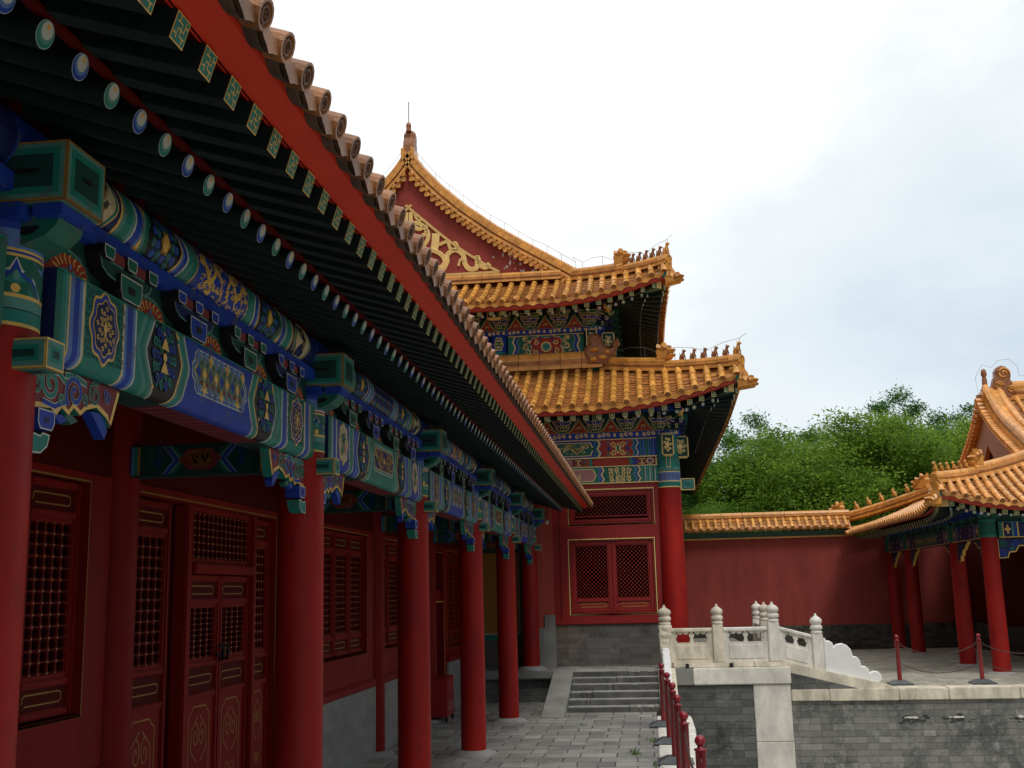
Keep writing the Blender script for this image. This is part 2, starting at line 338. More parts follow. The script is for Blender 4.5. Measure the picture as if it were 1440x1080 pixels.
class Paint:
    """flat shapes laid in thin layers on a surface given by fr(u, v, h)"""
    STEP = .0012
    def __init__(s, mb, fr): s.mb = mb; s.fr = fr
    def pt(s, u, v, l): return s.fr(u, v, .0015 + l * s.STEP)
    def band(s, fl, fr_, v0, v1, m, l=0, n=8):
        vs = [v0 + (v1-v0)*k/n for k in range(n+1)]
        g = lambda f, v: f(v) if callable(f) else f
        for a, b in zip(vs, vs[1:]):
            s.mb.poly([s.pt(g(fl, a), a, l), s.pt(g(fr_, a), a, l), s.pt(g(fr_, b), b, l), s.pt(g(fl, b), b, l)], m)
    def star(s, c, pts, m, l=0):
        """fan round centre c"""
        n = len(pts); cc = s.pt(c[0], c[1], l); q = [s.pt(p[0], p[1], l) for p in pts]
        for k in range(n): s.mb.poly((cc, q[k], q[(k+1) % n]), m)
    def oval(s, c, ru, rv, m, l=0, lob=0, la=.1, n=28):
        s.star(c, [(c[0] + ru*(1+la*(math.cos(lob*t) if lob else 0))*math.cos(t), c[1] + rv*(1+la*(math.cos(lob*t) if lob else 0))*math.sin(t)) for t in [2*math.pi*k/n for k in range(n)]], m, l)
    def rib(s, pts, w, m, l=0, taper=False):
        n = len(pts); L_ = []; R__ = []
        for i, p in enumerate(pts):
            a = pts[max(i-1, 0)]; b = pts[min(i+1, n-1)]
            du, dv = b[0]-a[0], b[1]-a[1]; d = math.hypot(du, dv) or 1
            ww = w * (.5 + .5*math.sin(math.pi*min(1, (1-i/(n-1))*1.1))) if taper else w
            ww = ww/2
            L_.append(s.pt(p[0]-dv/d*ww, p[1]+du/d*ww, l)); R__.append(s.pt(p[0]+dv/d*ww, p[1]-du/d*ww, l))
        for k in range(n-1): s.mb.poly((R__[k], R__[k+1], L_[k+1], L_[k]), m)
    def loop(s, pts, w, m, l=0): s.rib(list(pts) + [pts[0], pts[1]], w, m, l)
    def spiral(s, c, r, turns, w, m, l=0, a0=0, sgn=1, n=26, sv=1.):
        s.rib([(c[0] + r*(1-.85*k/n)*math.cos(a0 + sgn*turns*2*math.pi*k/n), c[1] + sv*r*(1-.85*k/n)*math.sin(a0 + sgn*turns*2*math.pi*k/n)) for k in range(n+1)], w, m, l)
    def dragon(s, u0, u1, v0, v1, m, l, rnd, w=None, flames=20):
        H = v1-v0; L_ = u1-u0; w = w or H*.11; n = 48; sg0 = 1 if L_ > 0 else -1
        wav = max(1.5, abs(L_)/H*.62)
        pts = [(u0 + L_*(.08+.86*k/n), v0 + H*(.50 + .20*math.sin(wav*2*math.pi*k/n + 1.)*(1-.2*k/n) + .05*math.sin(k*1.3))) for k in range(n+1)]
        s.rib(pts, w, m, l, True)
        for k in range(2, n-2, 1):      # back fins
            p = pts[k]; s.rib([p, (p[0]+.02*H, p[1]+w*.85)], H*.02, m, l)
        hu, hv = pts[0]
        s.oval((hu-sg0*.04*H, hv), H*.13, H*.11, m, l, 5, .3, 14)
        for q in (-1, 0, 1): s.rib([(hu, hv+q*H*.05), (hu-sg0*H*.10, hv+H*(.12+.1*q)), (hu-sg0*H*.2, hv+H*(.14*q+.1))], H*.03, m, l)
        for k in range(4, n, 6):      # legs with claws
            p = pts[k]; sg = 1 if p[1] < v0+H*.5 else -1; sg = -sg if rnd.random() < .35 else sg
            kx = rnd.uniform(-.12, .12)*H; e = (p[0]+kx+.1*H, p[1]+sg*.20*H)
            s.rib([p, (p[0]+kx, p[1]+sg*.12*H), e], H*.045, m, l)
            for c in (-.8, 0, .8): s.rib([e, (e[0]+.09*H*math.cos(c), e[1]+sg*.05*H+.09*H*math.sin(c))], H*.022, m, l)
        for k in range(int(flames*1.6)):
            fu, fv = rnd.uniform(min(u0,u1)+.04*abs(L_), max(u0,u1)-.04*abs(L_)), rnd.choice((rnd.uniform(v0+.03*H, v0+.28*H), rnd.uniform(v1-.28*H, v1-.05*H), rnd.uniform(v0+.1*H, v1-.1*H)))
            a = rnd.uniform(.6, 1.2); s.rib([(fu, fv), (fu+.06*H*a, fv+.03*H), (fu+.10*H*a, fv-.015*H), (fu+.17*H*a, fv+.05*H)], H*.028, m, l)
            s.rib([(fu+.05*H, fv+.02*H), (fu+.11*H, fv+.09*H)], H*.022, m, l)
def circle2(c, r, n=16, rv=None): return [(c[0]+r*math.cos(2*math.pi*k/n), c[1]+(rv or r)*math.sin(2*math.pi*k/n)) for k in range(n)]
def inflated(mb, pts, fr, th, m):
    """silhouette (2D loop) with a rounded thickness; fr(u,v,h)"""
    n = len(pts); cu_ = sum(p[0] for p in pts)/n; cv_ = sum(p[1] for p in pts)/n
    i1 = inset(pts, th*.22)
    rs = [[fr(u, v, th*.5) for u, v in i1], [fr(u, v, th*.28) for u, v in pts], [fr(u, v, -th*.28) for u, v in pts], [fr(u, v, -th*.5) for u, v in i1]]
    mb.rings(rs, m, True, False)
    mb.poly(rs[0][::-1], m); mb.poly(rs[-1], m)
def beast(mb, base, d, h, m, seed=0):
    """small seated ridge animal facing horizontal direction d, height h"""
    d = V((d[0], d[1], 0)).normalized(); sd = V((-d.y, d.x, 0)); b = V(base); rn = random.Random(seed)
    P = lambda f, z, s_=0: b + d*f*h + sd*s_*h + V((0,0,z*h))
    mb.tube([P(-.22,.0), P(-.2,.18), P(-.08,.38), P(.04,.55), P(.10,.68)], [.15*h,.19*h,.17*h,.14*h,.10*h], m, 8)     # trunk
    mb.tube([P(.04,.66), P(.12,.80), P(.24,.80), P(.34,.74)], [.10*h,.14*h,.10*h,.06*h], m, 8)                        # head and muzzle
    for s_ in (-1, 1):
        mb.tube([P(.08,.5,.07*s_), P(.17,.25,.09*s_), P(.17,0,.09*s_)], [.07*h,.055*h,.06*h], m, 6)                    # front legs
        mb.tube([P(.08,.86,.07*s_), P(.03,1.0,.09*s_)], [.04*h,.012*h], m, 5)                                         # ears
    mb.tube([P(-.26,.1), P(-.38,.3), P(-.30,.55), P(-.36,.72)], [.06*h,.06*h,.05*h,.02*h], m, 6)                       # tail
DRAGON_HEAD = [(-.5,0),(.42,0),(.50,.10),(.62,.12),(.70,.25),(.60,.30),(.48,.27),(.58,.40),(.72,.50),(.60,.58),(.42,.52),(.36,.62),(.40,.78),(.28,.72),(.18,.60),(.06,.78),(.04,1.0),(-.10,.86),(-.10,.66),(-.26,.76),(-.42,.98),(-.40,.70),(-.52,.58),(-.44,.34)]
CHIWEN = [(-.42,0),(.36,0),(.44,.14),(.62,.18),(.66,.32),(.48,.38),(.42,.50),(.46,.62),(.38,.74),(.42,.92),(.36,1.10),(.22,1.22),(.04,1.26),(-.12,1.20),(-.22,1.06),(-.22,.90),(-.30,.78),(-.40,.52)]
# ---------------------------------------------------------------- tiled roofs
def slope_pt(E, T, t, k):
    p = E.lerp(T, t); p.z = E.z + (T.z-E.z)*(t*(1-k) + k*t*t); return p
def tile_roof(mb, eaves, tops, k=.3, r=.075, tl=.32, mt='tile', mp_='tile_pan', seg=6, face='tile_face', ends=True, fine=True, drip=None, skip=0):
    """tubular tiles from eaves[i] to tops[i]; eaves ordered left to right seen from outside"""
    n = len(eaves); E = [V(p) for p in eaves]; T = [V(p) for p in tops]
    A = []
    for i in range(n):
        a = (E[min(i+1, n-1)] - E[max(i-1, 0)]); A.append(a.normalized())
    for i in range(n):
        ln = (T[i]-E[i]).length
        if ln < .05: continue
        ns = max(1, round(ln/tl)); prev = None
        for j in range(ns):
            t0, t1 = j/ns, min(1, (j+1)/ns + .0)
            p0, p1 = slope_pt(E[i], T[i], t0, k), slope_pt(E[i], T[i], t1, k)
            d = (p1-p0).normalized(); nn = A[i].cross(d).normalized()
            if nn.z < 0: nn = -nn
            a = d.cross(nn).normalized()
            if a.dot(A[i]) < 0: a = -a
            def ring(p, rr, off): return [p + a*(-rr*math.cos(math.pi*q/seg)) + nn*(rr*math.sin(math.pi*q/seg)*1.05 + off) for q in range(seg+1)]
            mb.rings([ring(p0, r, r*.35), ring(p1, r*.88, r*.35)], mt, False, True)
            if j == 0:
                front = ring(p0, r, r*.35); back = p0
                if ends:   # round end tile with rim and sunk boss
                    c = p0 + nn*r*.35; o = -d
                    cir = lambda rr, oo: [c + a*(-rr*math.cos(2*math.pi*q/14)) + nn*(rr*math.sin(2*math.pi*q/14)) + o*oo for q in range(14)]
                    mb.rings([cir(r, -.06), cir(r*1.06, .0), cir(r*1.04, .016), cir(r*.84, .016), cir(r*.80, .004)], mt, True, False)
                    mb.poly(cir(r*.80, .004), face)
                    if fine:
                        mb.rings([cir(r*.62, .005), cir(r*.58, .014), cir(r*.44, .014), cir(r*.40, .005)], face, True, False)
                        for q in range(5):
                            th = q*1.257 + i
                            cc = c + a*math.cos(th)*r*.24 + nn*math.sin(th)*r*.24
                            mb.poly([cc + a*r*.10 + o*.005, cc + nn*r*.10 + o*.015, cc - a*r*.10 + o*.005, cc - nn*r*.10 + o*.012], face)
                    # nail cap
                    q = slope_pt(E[i], T[i], min(1, .14/ln), k) + nn*(r*1.38)
                    mb.lathe([(r*.26, -.02), (r*.24, r*.30), (r*.05, r*.5)], mt, q, 7, True, True)
        # pan tiles to the right
        if i < n-1:
            ln2 = min(ln, (T[i+1]-E[i+1]).length)
            if ln2 < .05: continue
            nr = max(1, round(ln2/(tl*.42 if fine else tl)))
            for j in range(nr):
                t0, t1 = j/nr, (j+1)/nr
                l0, l1 = slope_pt(E[i], T[i], t0, k), slope_pt(E[i], T[i], t1*1., k)
                r0, r1 = slope_pt(E[i+1], T[i+1], t0, k), slope_pt(E[i+1], T[i+1], t1, k)
                d = (l1-l0).normalized(); nn = A[i].cross(d).normalized()
                if nn.z < 0: nn = -nn
                up, dn = nn*.022, nn*.004
                rowa = [l0.lerp(r0, q/4) - nn*(math.sin(math.pi*q/4)*r*.42) + up for q in range(5)]
                rowb = [l1.lerp(r1, q/4) - nn*(math.sin(math.pi*q/4)*r*.42) + dn for q in range(5)]
                mb.rings([rowa, rowb], mp_, False, True)
                rowc = [p - nn*.02 for p in rowa]
                mb.rings([rowc, rowa], mp_, False, False)
            if ends and fine:   # thick lip of the lowest pan tile
                l0, r0 = E[i], E[i+1]; d = (T[i]-E[i]).normalized(); nn = A[i].cross(d).normalized()
                if nn.z < 0: nn = -nn
                sec = lambda o, lo: [l0.lerp(r0, q/8) + d*o - nn*(math.sin(math.pi*q/8)*r*.70 + lo) for q in range(9)]
                mb.rings([sec(.16, .022), sec(.012, .022), sec(.010, .0), sec(.1, -.01)], mp_, False, True)
            if ends:   # hanging drip tile
                c = (E[i]+E[i+1])/2; w = (E[i+1]-E[i]).length/2; d = (T[i]-E[i]).normalized(); nn = A[i].cross(d).normalized()
                if nn.z < 0: nn = -nn
                a = (E[i+1]-E[i]).normalized(); dd = nn*.82 + d*.28; dh = (drip or r*1.5)
                sh = [(-1,.30),(-.5,.02),(0,-.08),(.5,.02),(1,.30),(.92,-.30),(.62,-.62),(.30,-.78),(0,-1.0),(-.30,-.78),(-.62,-.62),(-.92,-.30)]
                pts = [c + a*w*u + dd*dh*v + nn*.01 for u, v in sh]
                mb.prism(pts, d*.02, mp_, face, mt if fine else mp_)
def ridge(mb, pts, w, h, m, top='tile_ridge', joints=.5):
    """layered ridge along pts (centre of its foot): plinth, waist, cap roll"""
    P = [V(p) for p in pts]
    # resample so each tile is an island
    out_ = []
    for a, b in zip(P, P[1:]):
        n = max(1, round((b-a).length/joints))
        for q in range(n): out_.append((a.lerp(b, q/n), a.lerp(b, (q+1)/n - .012/max(.05, (b-a).length))))
    prof = [(-.5,0),(-.5,.20),(-.40,.24),(-.40,.34),(-.46,.38),(-.46,.46),(-.34,.52),(-.34,.66),(-.36,.70),(-.30,.85),(-.16,.97),(0,1.0),(.16,.97),(.30,.85),(.36,.70),(.34,.66),(.34,.52),(.46,.46),(.46,.38),(.40,.34),(.40,.24),(.5,.20),(.5,0)]
    for a, b in out_:
        d = (b-a); sd = V((d.y, -d.x, 0)).normalized(); rs = []
        for p in (a, b): rs.append([p + sd*(u*w) + V((0,0,v*h)) for u, v in prof])
        ids = mb.rings(rs, m, False, False, m, m)
        for q, f in enumerate(range(len(mb.f)-2-22, len(mb.f)-2)):
            if 2 <= q <= 5 or 16 <= q <= 19: mb.m[f] = 'tile_pan'
def align(ob, start, end, parent):
    """place ob (mesh made along -Y from its end at the origin, back towards +Y) so that its end is at end and it runs back to start"""
    start, end = V(start), V(end)
    if MIRX: start.x = -start.x; end.x = -end.x
    d = (start - end).normalized()
    put(ob, parent, end)
    xa = d.cross(V((0,0,1))).normalized(); za = xa.cross(d)
    ob.rotation_euler = Matrix((xa, d, za)).transposed().to_euler()
# ================================================================ GALLERY ON THE LEFT
rnd = random.Random(3)
GX, GW = -2.55, -3.95             # pillar line, wall plane
G = thing('gallery_hall', 'long low red gallery with painted beams, round and square rafter ends and brown eave tiles', 'building', (GX, 14, 0))
Y_END = 24.35; YS = -16.0
# ---- pillars
def make_pillar(y, z0, collar_to=3.72, ztop=3.27, r0=.178, r1=.168):
    mb = MB()
    mb.lathe([(r0, z0 + .05), (r0 - .002, z0 + 1.2), (r1, ztop)], 'red_pillar', (GX, y, 0), 32)
    p = mb.build('pillar', G, (GX, y, z0))
    st = MB(); st.lathe([(.33, z0 - .02), (.32, z0 + .012), (.24, z0 + .045), (.19, z0 + .06)], 'pedestal', (GX, y, 0), 28)
    st.build('base_stone', p, (GX, y, z0))
    c = MB(); n = 32
    def rg(z, r): return [(GX + r*math.cos(2*math.pi*k/n), y + r*math.sin(2*math.pi*k/n), z) for k in range(n)]
    prev = (ztop, r1 + .004)
    for z, m_ in ((3.285,'gold'),(3.335,'teal'),(3.34,'black'),(3.385,'teal_pale'),(3.40,'gold'),(3.55,'green'),(3.562,'gold'),(3.572,'blue'),(3.582,'gold'),(3.66,'blue_pale'),(3.82,'blue')):
        c.rings([rg(prev[0], prev[1]), rg(z, prev[1])], m_); prev = (z, prev[1])
    # pointed petals round the painted top
    P = Paint(c, lambda u, v, h: (GX + (r1+.004+h)*math.cos(u/r1), y + (r1+.004+h)*math.sin(u/r1), v))
    w = 2*math.pi*r1/4
    for q in range(4):
        u = q*w - w/2 + .03
        P.star((u, 3.45), [(u-w*.5, 3.40), (u, 3.40), (u+w*.5, 3.40), (u+w*.32, 3.47), (u+w*.1, 3.50), (u, 3.55), (u-w*.1, 3.50), (u-w*.32, 3.47)], 'white', 0)
        P.star((u, 3.44), [(u-w*.45, 3.40), (u, 3.40), (u+w*.45, 3.40), (u+w*.28, 3.465), (u+w*.08, 3.49), (u, 3.54), (u-w*.08, 3.49), (u-w*.28, 3.465)], 'blue', 1)
        P.star((u, 3.43), [(u-w*.32, 3.40), (u, 3.40), (u+w*.32, 3.40), (u+w*.12, 3.46), (u, 3.50), (u-w*.12, 3.46)], 'teal', 2)
        P.oval((u-w*.12, 3.425), .022, .02, 'green', 3); P.oval((u+w*.12, 3.425), .022, .02, 'green', 3); P.oval((u, 3.42), .018, .018, 'gold', 4); P.oval((u, 3.47), .014, .02, 'teal_pale', 4)
        ue = u + w/2
        P.star((ue, 3.52), [(ue-w*.25, 3.55), (ue, 3.50), (ue+w*.25, 3.55)], 'blue_pale', 1)
    c.build('painted_collar', p, (GX, y, z0))
    return p
for k in range(-3, 7):
    y = 4.0*k
    make_pillar(y, .62 if k == 6 else 0.)
# ---- lintels, one per bay
def lintel(y0, y1, style):
    L_ = y1 - y0; mb = MB(); X0 = -2.40
    r_ = .065; prof = [(X0, 3.59), (X0-.30, 3.59)] + [(X0-.30+r_-r_*math.cos(a), 3.265-r_*math.sin(a)) for a in (0, .39, .78, 1.18, 1.5708)] + [(X0-r_+r_*math.cos(a), 3.265-r_*math.sin(a)) for a in (1.5708, 1.18, .78, .39, 0)]
    mb.prism([(x, y0, z) for x, z in prof], (0, L_, 0), 'blue_dark', 'blue_dark')
    # underside painting
    for q in range(int(L_/.12)):
        yy = y0 + q*.12
        mb.poly([(X0-.06, yy, 3.1985), (X0-.06, yy+.1, 3.1985), (X0-.24, yy+.1, 3.1985), (X0-.24, yy, 3.1985)], 'maroon' if .3*L_ < q*.12 < .7*L_ else 'green_dark')
    P = Paint(mb, lambda u, v, h: (X0 + h, y0 + u, 3.265 + v) if v >= 0 else (X0 - r_ + (r_+h)*math.cos(-v/r_), y0 + u, 3.265 - (r_+h)*math.sin(-v/r_)))
    H = .325; B = -.098; C = L_/2; lt = style % 2 == 0
    c1, c2 = ('blue', 'teal') if lt else ('teal', 'blue')
    pc = {'blue': 'blue_pale', 'teal': 'teal_pale'}
    for sg in (0, 1):
        f = (lambda u: u) if sg == 0 else (lambda u: L_ - u)
        def B_(a, b, m_, l=0):
            fa = (lambda v: f(a(v))) if callable(a) else f(a); fb = (lambda v: f(b(v))) if callable(b) else f(b)
            for va, vb, n_ in ((B, 0, 5), (0, H, 8)): (P.band(fa, fb, va, vb, m_, l, n_) if sg == 0 else P.band(fb, fa, va, vb, m_, l, n_))
        # hoop stripes next to the pillar
        for a, b, m_ in ((.0,.05,'green'),(.05,.08,'teal'),(.08,.105,'teal_pale'),(.105,.115,'gold'),(.115,.15,'blue_pale'),(.15,.195,'blue'),(.195,.22,'blue_pale'),(.22,.235,'white'),(.235,.243,'gold')): B_(a, b, m_)
        # square box with a medallion
        B_(.243, .60, 'teal' if lt else 'blue', 0)
        for q in range(11):
            for q2 in range(11):
                uu, vv = f(.262 + .0325*q + .012*(q2 % 2)), .012 + .029*q2
                P.spiral((uu, vv), .0155, 1.25, .0055, 'green_dark' if lt else 'blue_pale', 1, rnd.uniform(0, 6), 1, 9)
        mc = f(.42)
        P.oval((mc, H*.48), .135, .165, 'gold', 2, 8, .07, 48); P.oval((mc, H*.48), .122, .150, 'blue' if lt else 'white', 3, 8, .07, 48)
        P.oval((mc, H*.48), .102, .128, 'gold', 4, 8, .07, 48); P.oval((mc, H*.48), .096, .121, 'blue_dark' if lt else 'cream', 5, 8, .07, 48)
        if lt:
            P.oval((mc, H*.48), .014, .05, 'gold', 7, 6, .3)
            for q in range(26):
                th = q*.74; rr_ = .028 + .0022*q; P.spiral((mc+rr_*math.cos(th), H*.48+rr_*1.3*math.sin(th)), .013, 1.1, .006, 'gold', 7, th*2, (-1)**q, 8)
        else:
            P.rib([(mc-.05, H*.2), (mc-.02, H*.5), (mc+.03, H*.72)], .014, 'bark', 6); P.oval((mc-.01, H*.6), .05, .04, 'green', 7, 5, .3); P.oval((mc+.03, H*.35), .04, .03, 'pink', 7, 5, .3); P.oval((mc-.04, H*.3), .03, .03, 'teal', 8, 5, .3)
        for a, b, m_ in ((.60,.608,'gold'),(.608,.62,'white'),(.62,.645,pc[c1]),(.645,.70,c1),(.70,.725,pc[c1]),(.725,.74,'white')): B_(a, b, m_)
        zz = lambda s_: (lambda v: s_ + .085*abs(v - H*.47)/(H*.5))
        for a, b, m_ in ((.74,.755,'gold'),(.755,.79,pc[c2]),(.79,.83,c2),(.83,.86,pc[c2]),(.86,.875,'white')):
            B_(.74 if a == .74 else zz(a-.02), zz(b-.02), c2 if a == .74 else m_)
        # whirling flower ground
        zr = lambda s_: (lambda v: s_ - .085*abs(v - H*.47)/(H*.5))
        B_(zz(.855), zr(1.27), 'black')
        fc = f(1.05)
        for ring_, nr, rr in ((.125, 14, .036), (.085, 10, .032), (.05, 7, .026)):
            for q in range(nr):
                th = 2*math.pi*q/nr
                ce = (fc + ring_*.95*math.cos(th), H*.48 + ring_*1.18*math.sin(th))
                if ce[1] > H-.02 or ce[1] < -.02: continue
                P.oval(ce, rr*.80, rr*.80, 'black', 2+q % 2, n=12); P.oval(ce, rr*.70, rr*.70, ('blue' if (q+int(ring_*100)) % 2 else 'teal'), 4+q % 2, n=12); P.spiral(ce, rr*.45, 1.1, .005, 'black', 6, th, 1, 8)
        for dv in (-.32, .30): P.star((fc, H*(.48+dv*.6)), [(fc-.045, H*(.48+dv*.6)-.02), (fc+.045, H*(.48+dv*.6)-.02), (fc+.02, H*(.48+dv*.6)+.02), (fc, H*(.48+dv*.6)+.045), (fc-.02, H*(.48+dv*.6)+.02)], 'gold', 7)
        P.oval((fc, H*.48), .022, .022, 'gold', 7)
        for q in range(18):
            uu, vv = f(rnd.uniform(.9, 1.22)), rnd.choice((rnd.uniform(-.02, .06), rnd.uniform(H-.07, H-.015)))
            P.oval((uu, vv), .012, .012, rnd.choice(('teal', 'blue', 'gold')), 2, n=8)
        for a, b, m_ in ((1.25,1.265,'gold'),(1.265,1.29,'teal_pale'),(1.29,1.33,'teal'),(1.33,1.35,'teal_pale'),(1.35,1.365,'white')): B_(zr(a+.02), zr(b+.02), m_)
    # central cartouche
    a0 = 1.383; zr0 = lambda v: a0 - .085*abs(v - H*.47)/(H*.5)
    for va, vb, n_ in ((B, 0, 5), (0, H, 8)): P.band(zr0, lambda v: L_ - zr0(v), va, vb, 'blue' if lt else 'teal', 0, n_)
    def cart(g, l, m_):
        x0, x1, yb, yt = a0 + .02 + g, L_ - a0 - .02 - g, .045 + g, H - .03 - g
        cc = .07
        P.star((C, H/2), [(x0+cc, yb), (C, yb), (x1-cc, yb), (x1-.035, yb+.03), (x1-.035, yb+.06), (x1, yb+.09), (x1, yt-.09), (x1-.035, yt-.06), (x1-.035, yt-.03), (x1-cc, yt), (C, yt), (x0+cc, yt), (x0+.035, yt-.03), (x0+.035, yt-.06), (x0, yt-.09), (x0, yb+.09), (x0+.035, yb+.06), (x0+.035, yb+.03)], m_, l)
    cart(0, 1, 'white'); cart(.008, 2, 'blue_pale' if lt else 'teal_pale'); cart(.026, 3, 'gold'); cart(.033, 4, 'teal_pale' if lt else 'blue_dark')
    u0, u1, v0, v1 = a0+.10, L_-a0-.10, .085, H-.07
    if lt:     # brocade of lozenges and roundels
        n = int((u1-u0)/.075)
        for q in range(n+1):
            uc = u0 + (u1-u0)*q/n
            for rr, vv in enumerate((v0, (v0+v1)/2, v1)):
                P.oval((uc, vv), .026, .032, ('blue_pale', 'gold', 'blue_pale')[(q+rr) % 3] if rr != 1 else ('blue', 'gold')[q % 2], 5, 4, .25, 14)
            if q < n:
                P.rib([(uc, v0), (uc+.075, v1)], .008, 'gold_dull', 6); P.rib([(uc, v1), (uc+.075, v0)], .008, 'gold_dull', 6)
                P.oval((uc+.0375, (v0+v1)/2+.055), .014, .016, 'green', 6, n=8); P.oval((uc+.0375, (v0+v1)/2-.055), .014, .016, 'maroon', 6, n=8)
    else:
        P.dragon(u0, (u0+u1)/2-.02, v0-.01, v1+.01, 'gold', 5, rnd); P.dragon(u1, (u0+u1)/2+.02, v0-.01, v1+.01, 'gold', 5, rnd)
        P.oval(((u0+u1)/2, (v0+v1)/2), .025, .03, 'gold', 5)
    P.band(0, L_, H-.007, H, 'teal', 8, 1)
    return mb.build('lintel', G, (X0-.15, y0, 3.4))
for k in range(-2, 6): lintel(4.0*k + .185, 4.0*k + 3.815, k + 1)
# ---- beam ends under the lintel and beam heads over it
def stud(name, y, x0, x1, hw, z0, z1, parent, cols):
    mb = MB(); mb.bevbox((x0, y-hw, z0), (x1, y+hw, z1), cols[0], .004)
    def face(fr, w, h):
        P = Paint(mb, fr)
        for i, (g, m_) in enumerate(cols[1]):
            g = min(g, w*.92, h*.92); P.star((0, 0), [(-w+g, -h+g), (w-g, -h+g), (w-g, h-g), (-w+g, h-g)], m_, i)
    zc = (z0+z1)/2; hh = (z1-z0)/2; xc = (x0+x1)/2
    face(lambda u, v, h: (x1+h, y+u, zc+v), hw, hh)
    face(lambda u, v, h: (xc+u, y-hw-h, zc+v), (x1-x0)/2, hh)
    face(lambda u, v, h: (xc+u, y+v, z0-h), (x1-x0)/2, hw)
    return mb.build(name, parent, ((x0+x1)/2, y, z0))
for k in range(1, 7):
    y = 4.0*k
    stud('beam_end', y-.02, -2.46, -2.27, .066, 3.10, 3.22, G, ('teal', [(0,'gold'),(.008,'teal_pale'),(.028,'teal'),(.045,'green_dark')]))
    b = stud('beam_head', y, -2.6, -2.19, .15, 3.755, 4.0, G, ('green_dark', [(0,'gold_dull'),(.010,'teal_pale'),(.028,'teal'),(.055,'green_dark'),(.115,'black')]))
    # curved cushion arms under the beam head
    mb = MB()
    arm = [(-.12,.0),(.02,.0),(.10,.03),(.15,.075),(.165,.12),(-.12,.12)]
    outlined(mb, arm, lambda u, v, h: (-2.40+u, y-.09-h, 3.595+v), .18, 'green', 'teal_pale', .008, 'green', 'black')
    mb.bevbox((-2.34, y-.13, 3.70), (-2.215, y+.13, 3.753), 'blue', .006)
    mb.bevbox((-2.55, y-.17, 3.69), (-2.36, y+.17, 3.752), 'blue', .006)
    mb.build('cushion_arm', b, (-2.4, y, 3.6))
# ---- bracket sets and painted board between lintel and purlin
BX = -2.43
def bracket_mesh(c1, c2):
    mb = MB(); F = lambda d: (lambda u, v, h: (BX + d + h, u, 3.592 + v))
    # big block
    outlined(mb, [(-.085,.0),(.085,.0),(.11,.04),(.11,.115),(-.11,.115),(-.11,.04)], F(.06), .14, c1, 'white', .006, 'black', 'black')
    # bow-shaped arm
    arm = [(-.10,.075),(.10,.075),(.19,.085),(.245,.11),(.27,.16),(-.27,.16),(-.245,.11),(-.19,.085)]
    outlined(mb, arm, F(.035), .08, c2 + '_dark', 'teal_pale', .008, 'black')
    for u in (-.225, 0, .225):
        outlined(mb, [(u-.036,.15),(u+.036,.15),(u+.05,.175),(u+.05,.212),(u-.05,.212),(u-.05,.175)], F(.06), .11, c1, 'white', .006, 'black')
    for u in (-.11, .11): mb.box((BX-.01, u-.06, 3.753), (BX+.045, u+.06, 3.798), 'maroon')
    return mb
br_a = bracket_mesh('green', 'green').build('bracket_set', G, (BX, 0, 3.6)); br_b = bracket_mesh('blue', 'blue').build('bracket_set', G, (BX, 0, 3.6))
first = {0: True, 1: True}; ct = 0
for k in range(1, 7):
    for q in range(1, 5):
        y = 4*k + .8*q
        if y > Y_END or y < 2: continue
        src = (br_a, br_b)[ct % 2]; ct += 1
        if first[(ct-1) % 2]: first[(ct-1) % 2] = False; put(src, G, (BX, y, 3.6))
        else: dup(src, G, (BX, y, 3.6))
for q in range(1, 5): dup((br_a, br_b)[q % 2], G, (BX, .8*q, 3.6))
def bracket_board(y0, y1):
    mb = MB(); mb.box((BX-.10, y0, 3.592), (BX-.04, y1, 3.82), 'green_dark')
    P = Paint(mb, lambda u, v, h: (BX-.04+h, y0+u, 3.595+v))
    u = .4
    while u < y1-y0:
        for g, m_ in ((0,'teal_pale'),(.012,'green'),(.03,'red_paint')):
            w = .27-g; P.star((u, .04), [(u-w, 0), (u, 0), (u+w, 0), (u+w*.72, .03), (u+w*.55, .09), (u+w*.35, .125-g*.6), (u, .14-g), (u-w*.35, .125-g*.6), (u-w*.55, .09), (u-w*.72, .03)], m_, int(g*100))
        for q in range(9):
            th = math.pi*(.08 + .84*q/8); P.rib([(u+.10*math.cos(th), .02+.05*math.sin(th)), (u+.13*math.cos(th+.1), .02+.08*math.sin(th)), (u+.15*math.cos(th), .02+.095*math.sin(th))], .010, 'gold', 5)
        for a in (-.03, .03): P.oval((u+a, .035), .014, .018, 'teal_pale', 5)
        P.oval((u, .06), .012, .016, 'blue_pale', 6)
        u += .8
    return mb.build('bracket_board', G, (BX, y0, 3.6))
for k in range(0, 6): bracket_board(4*k, 4*k+4)
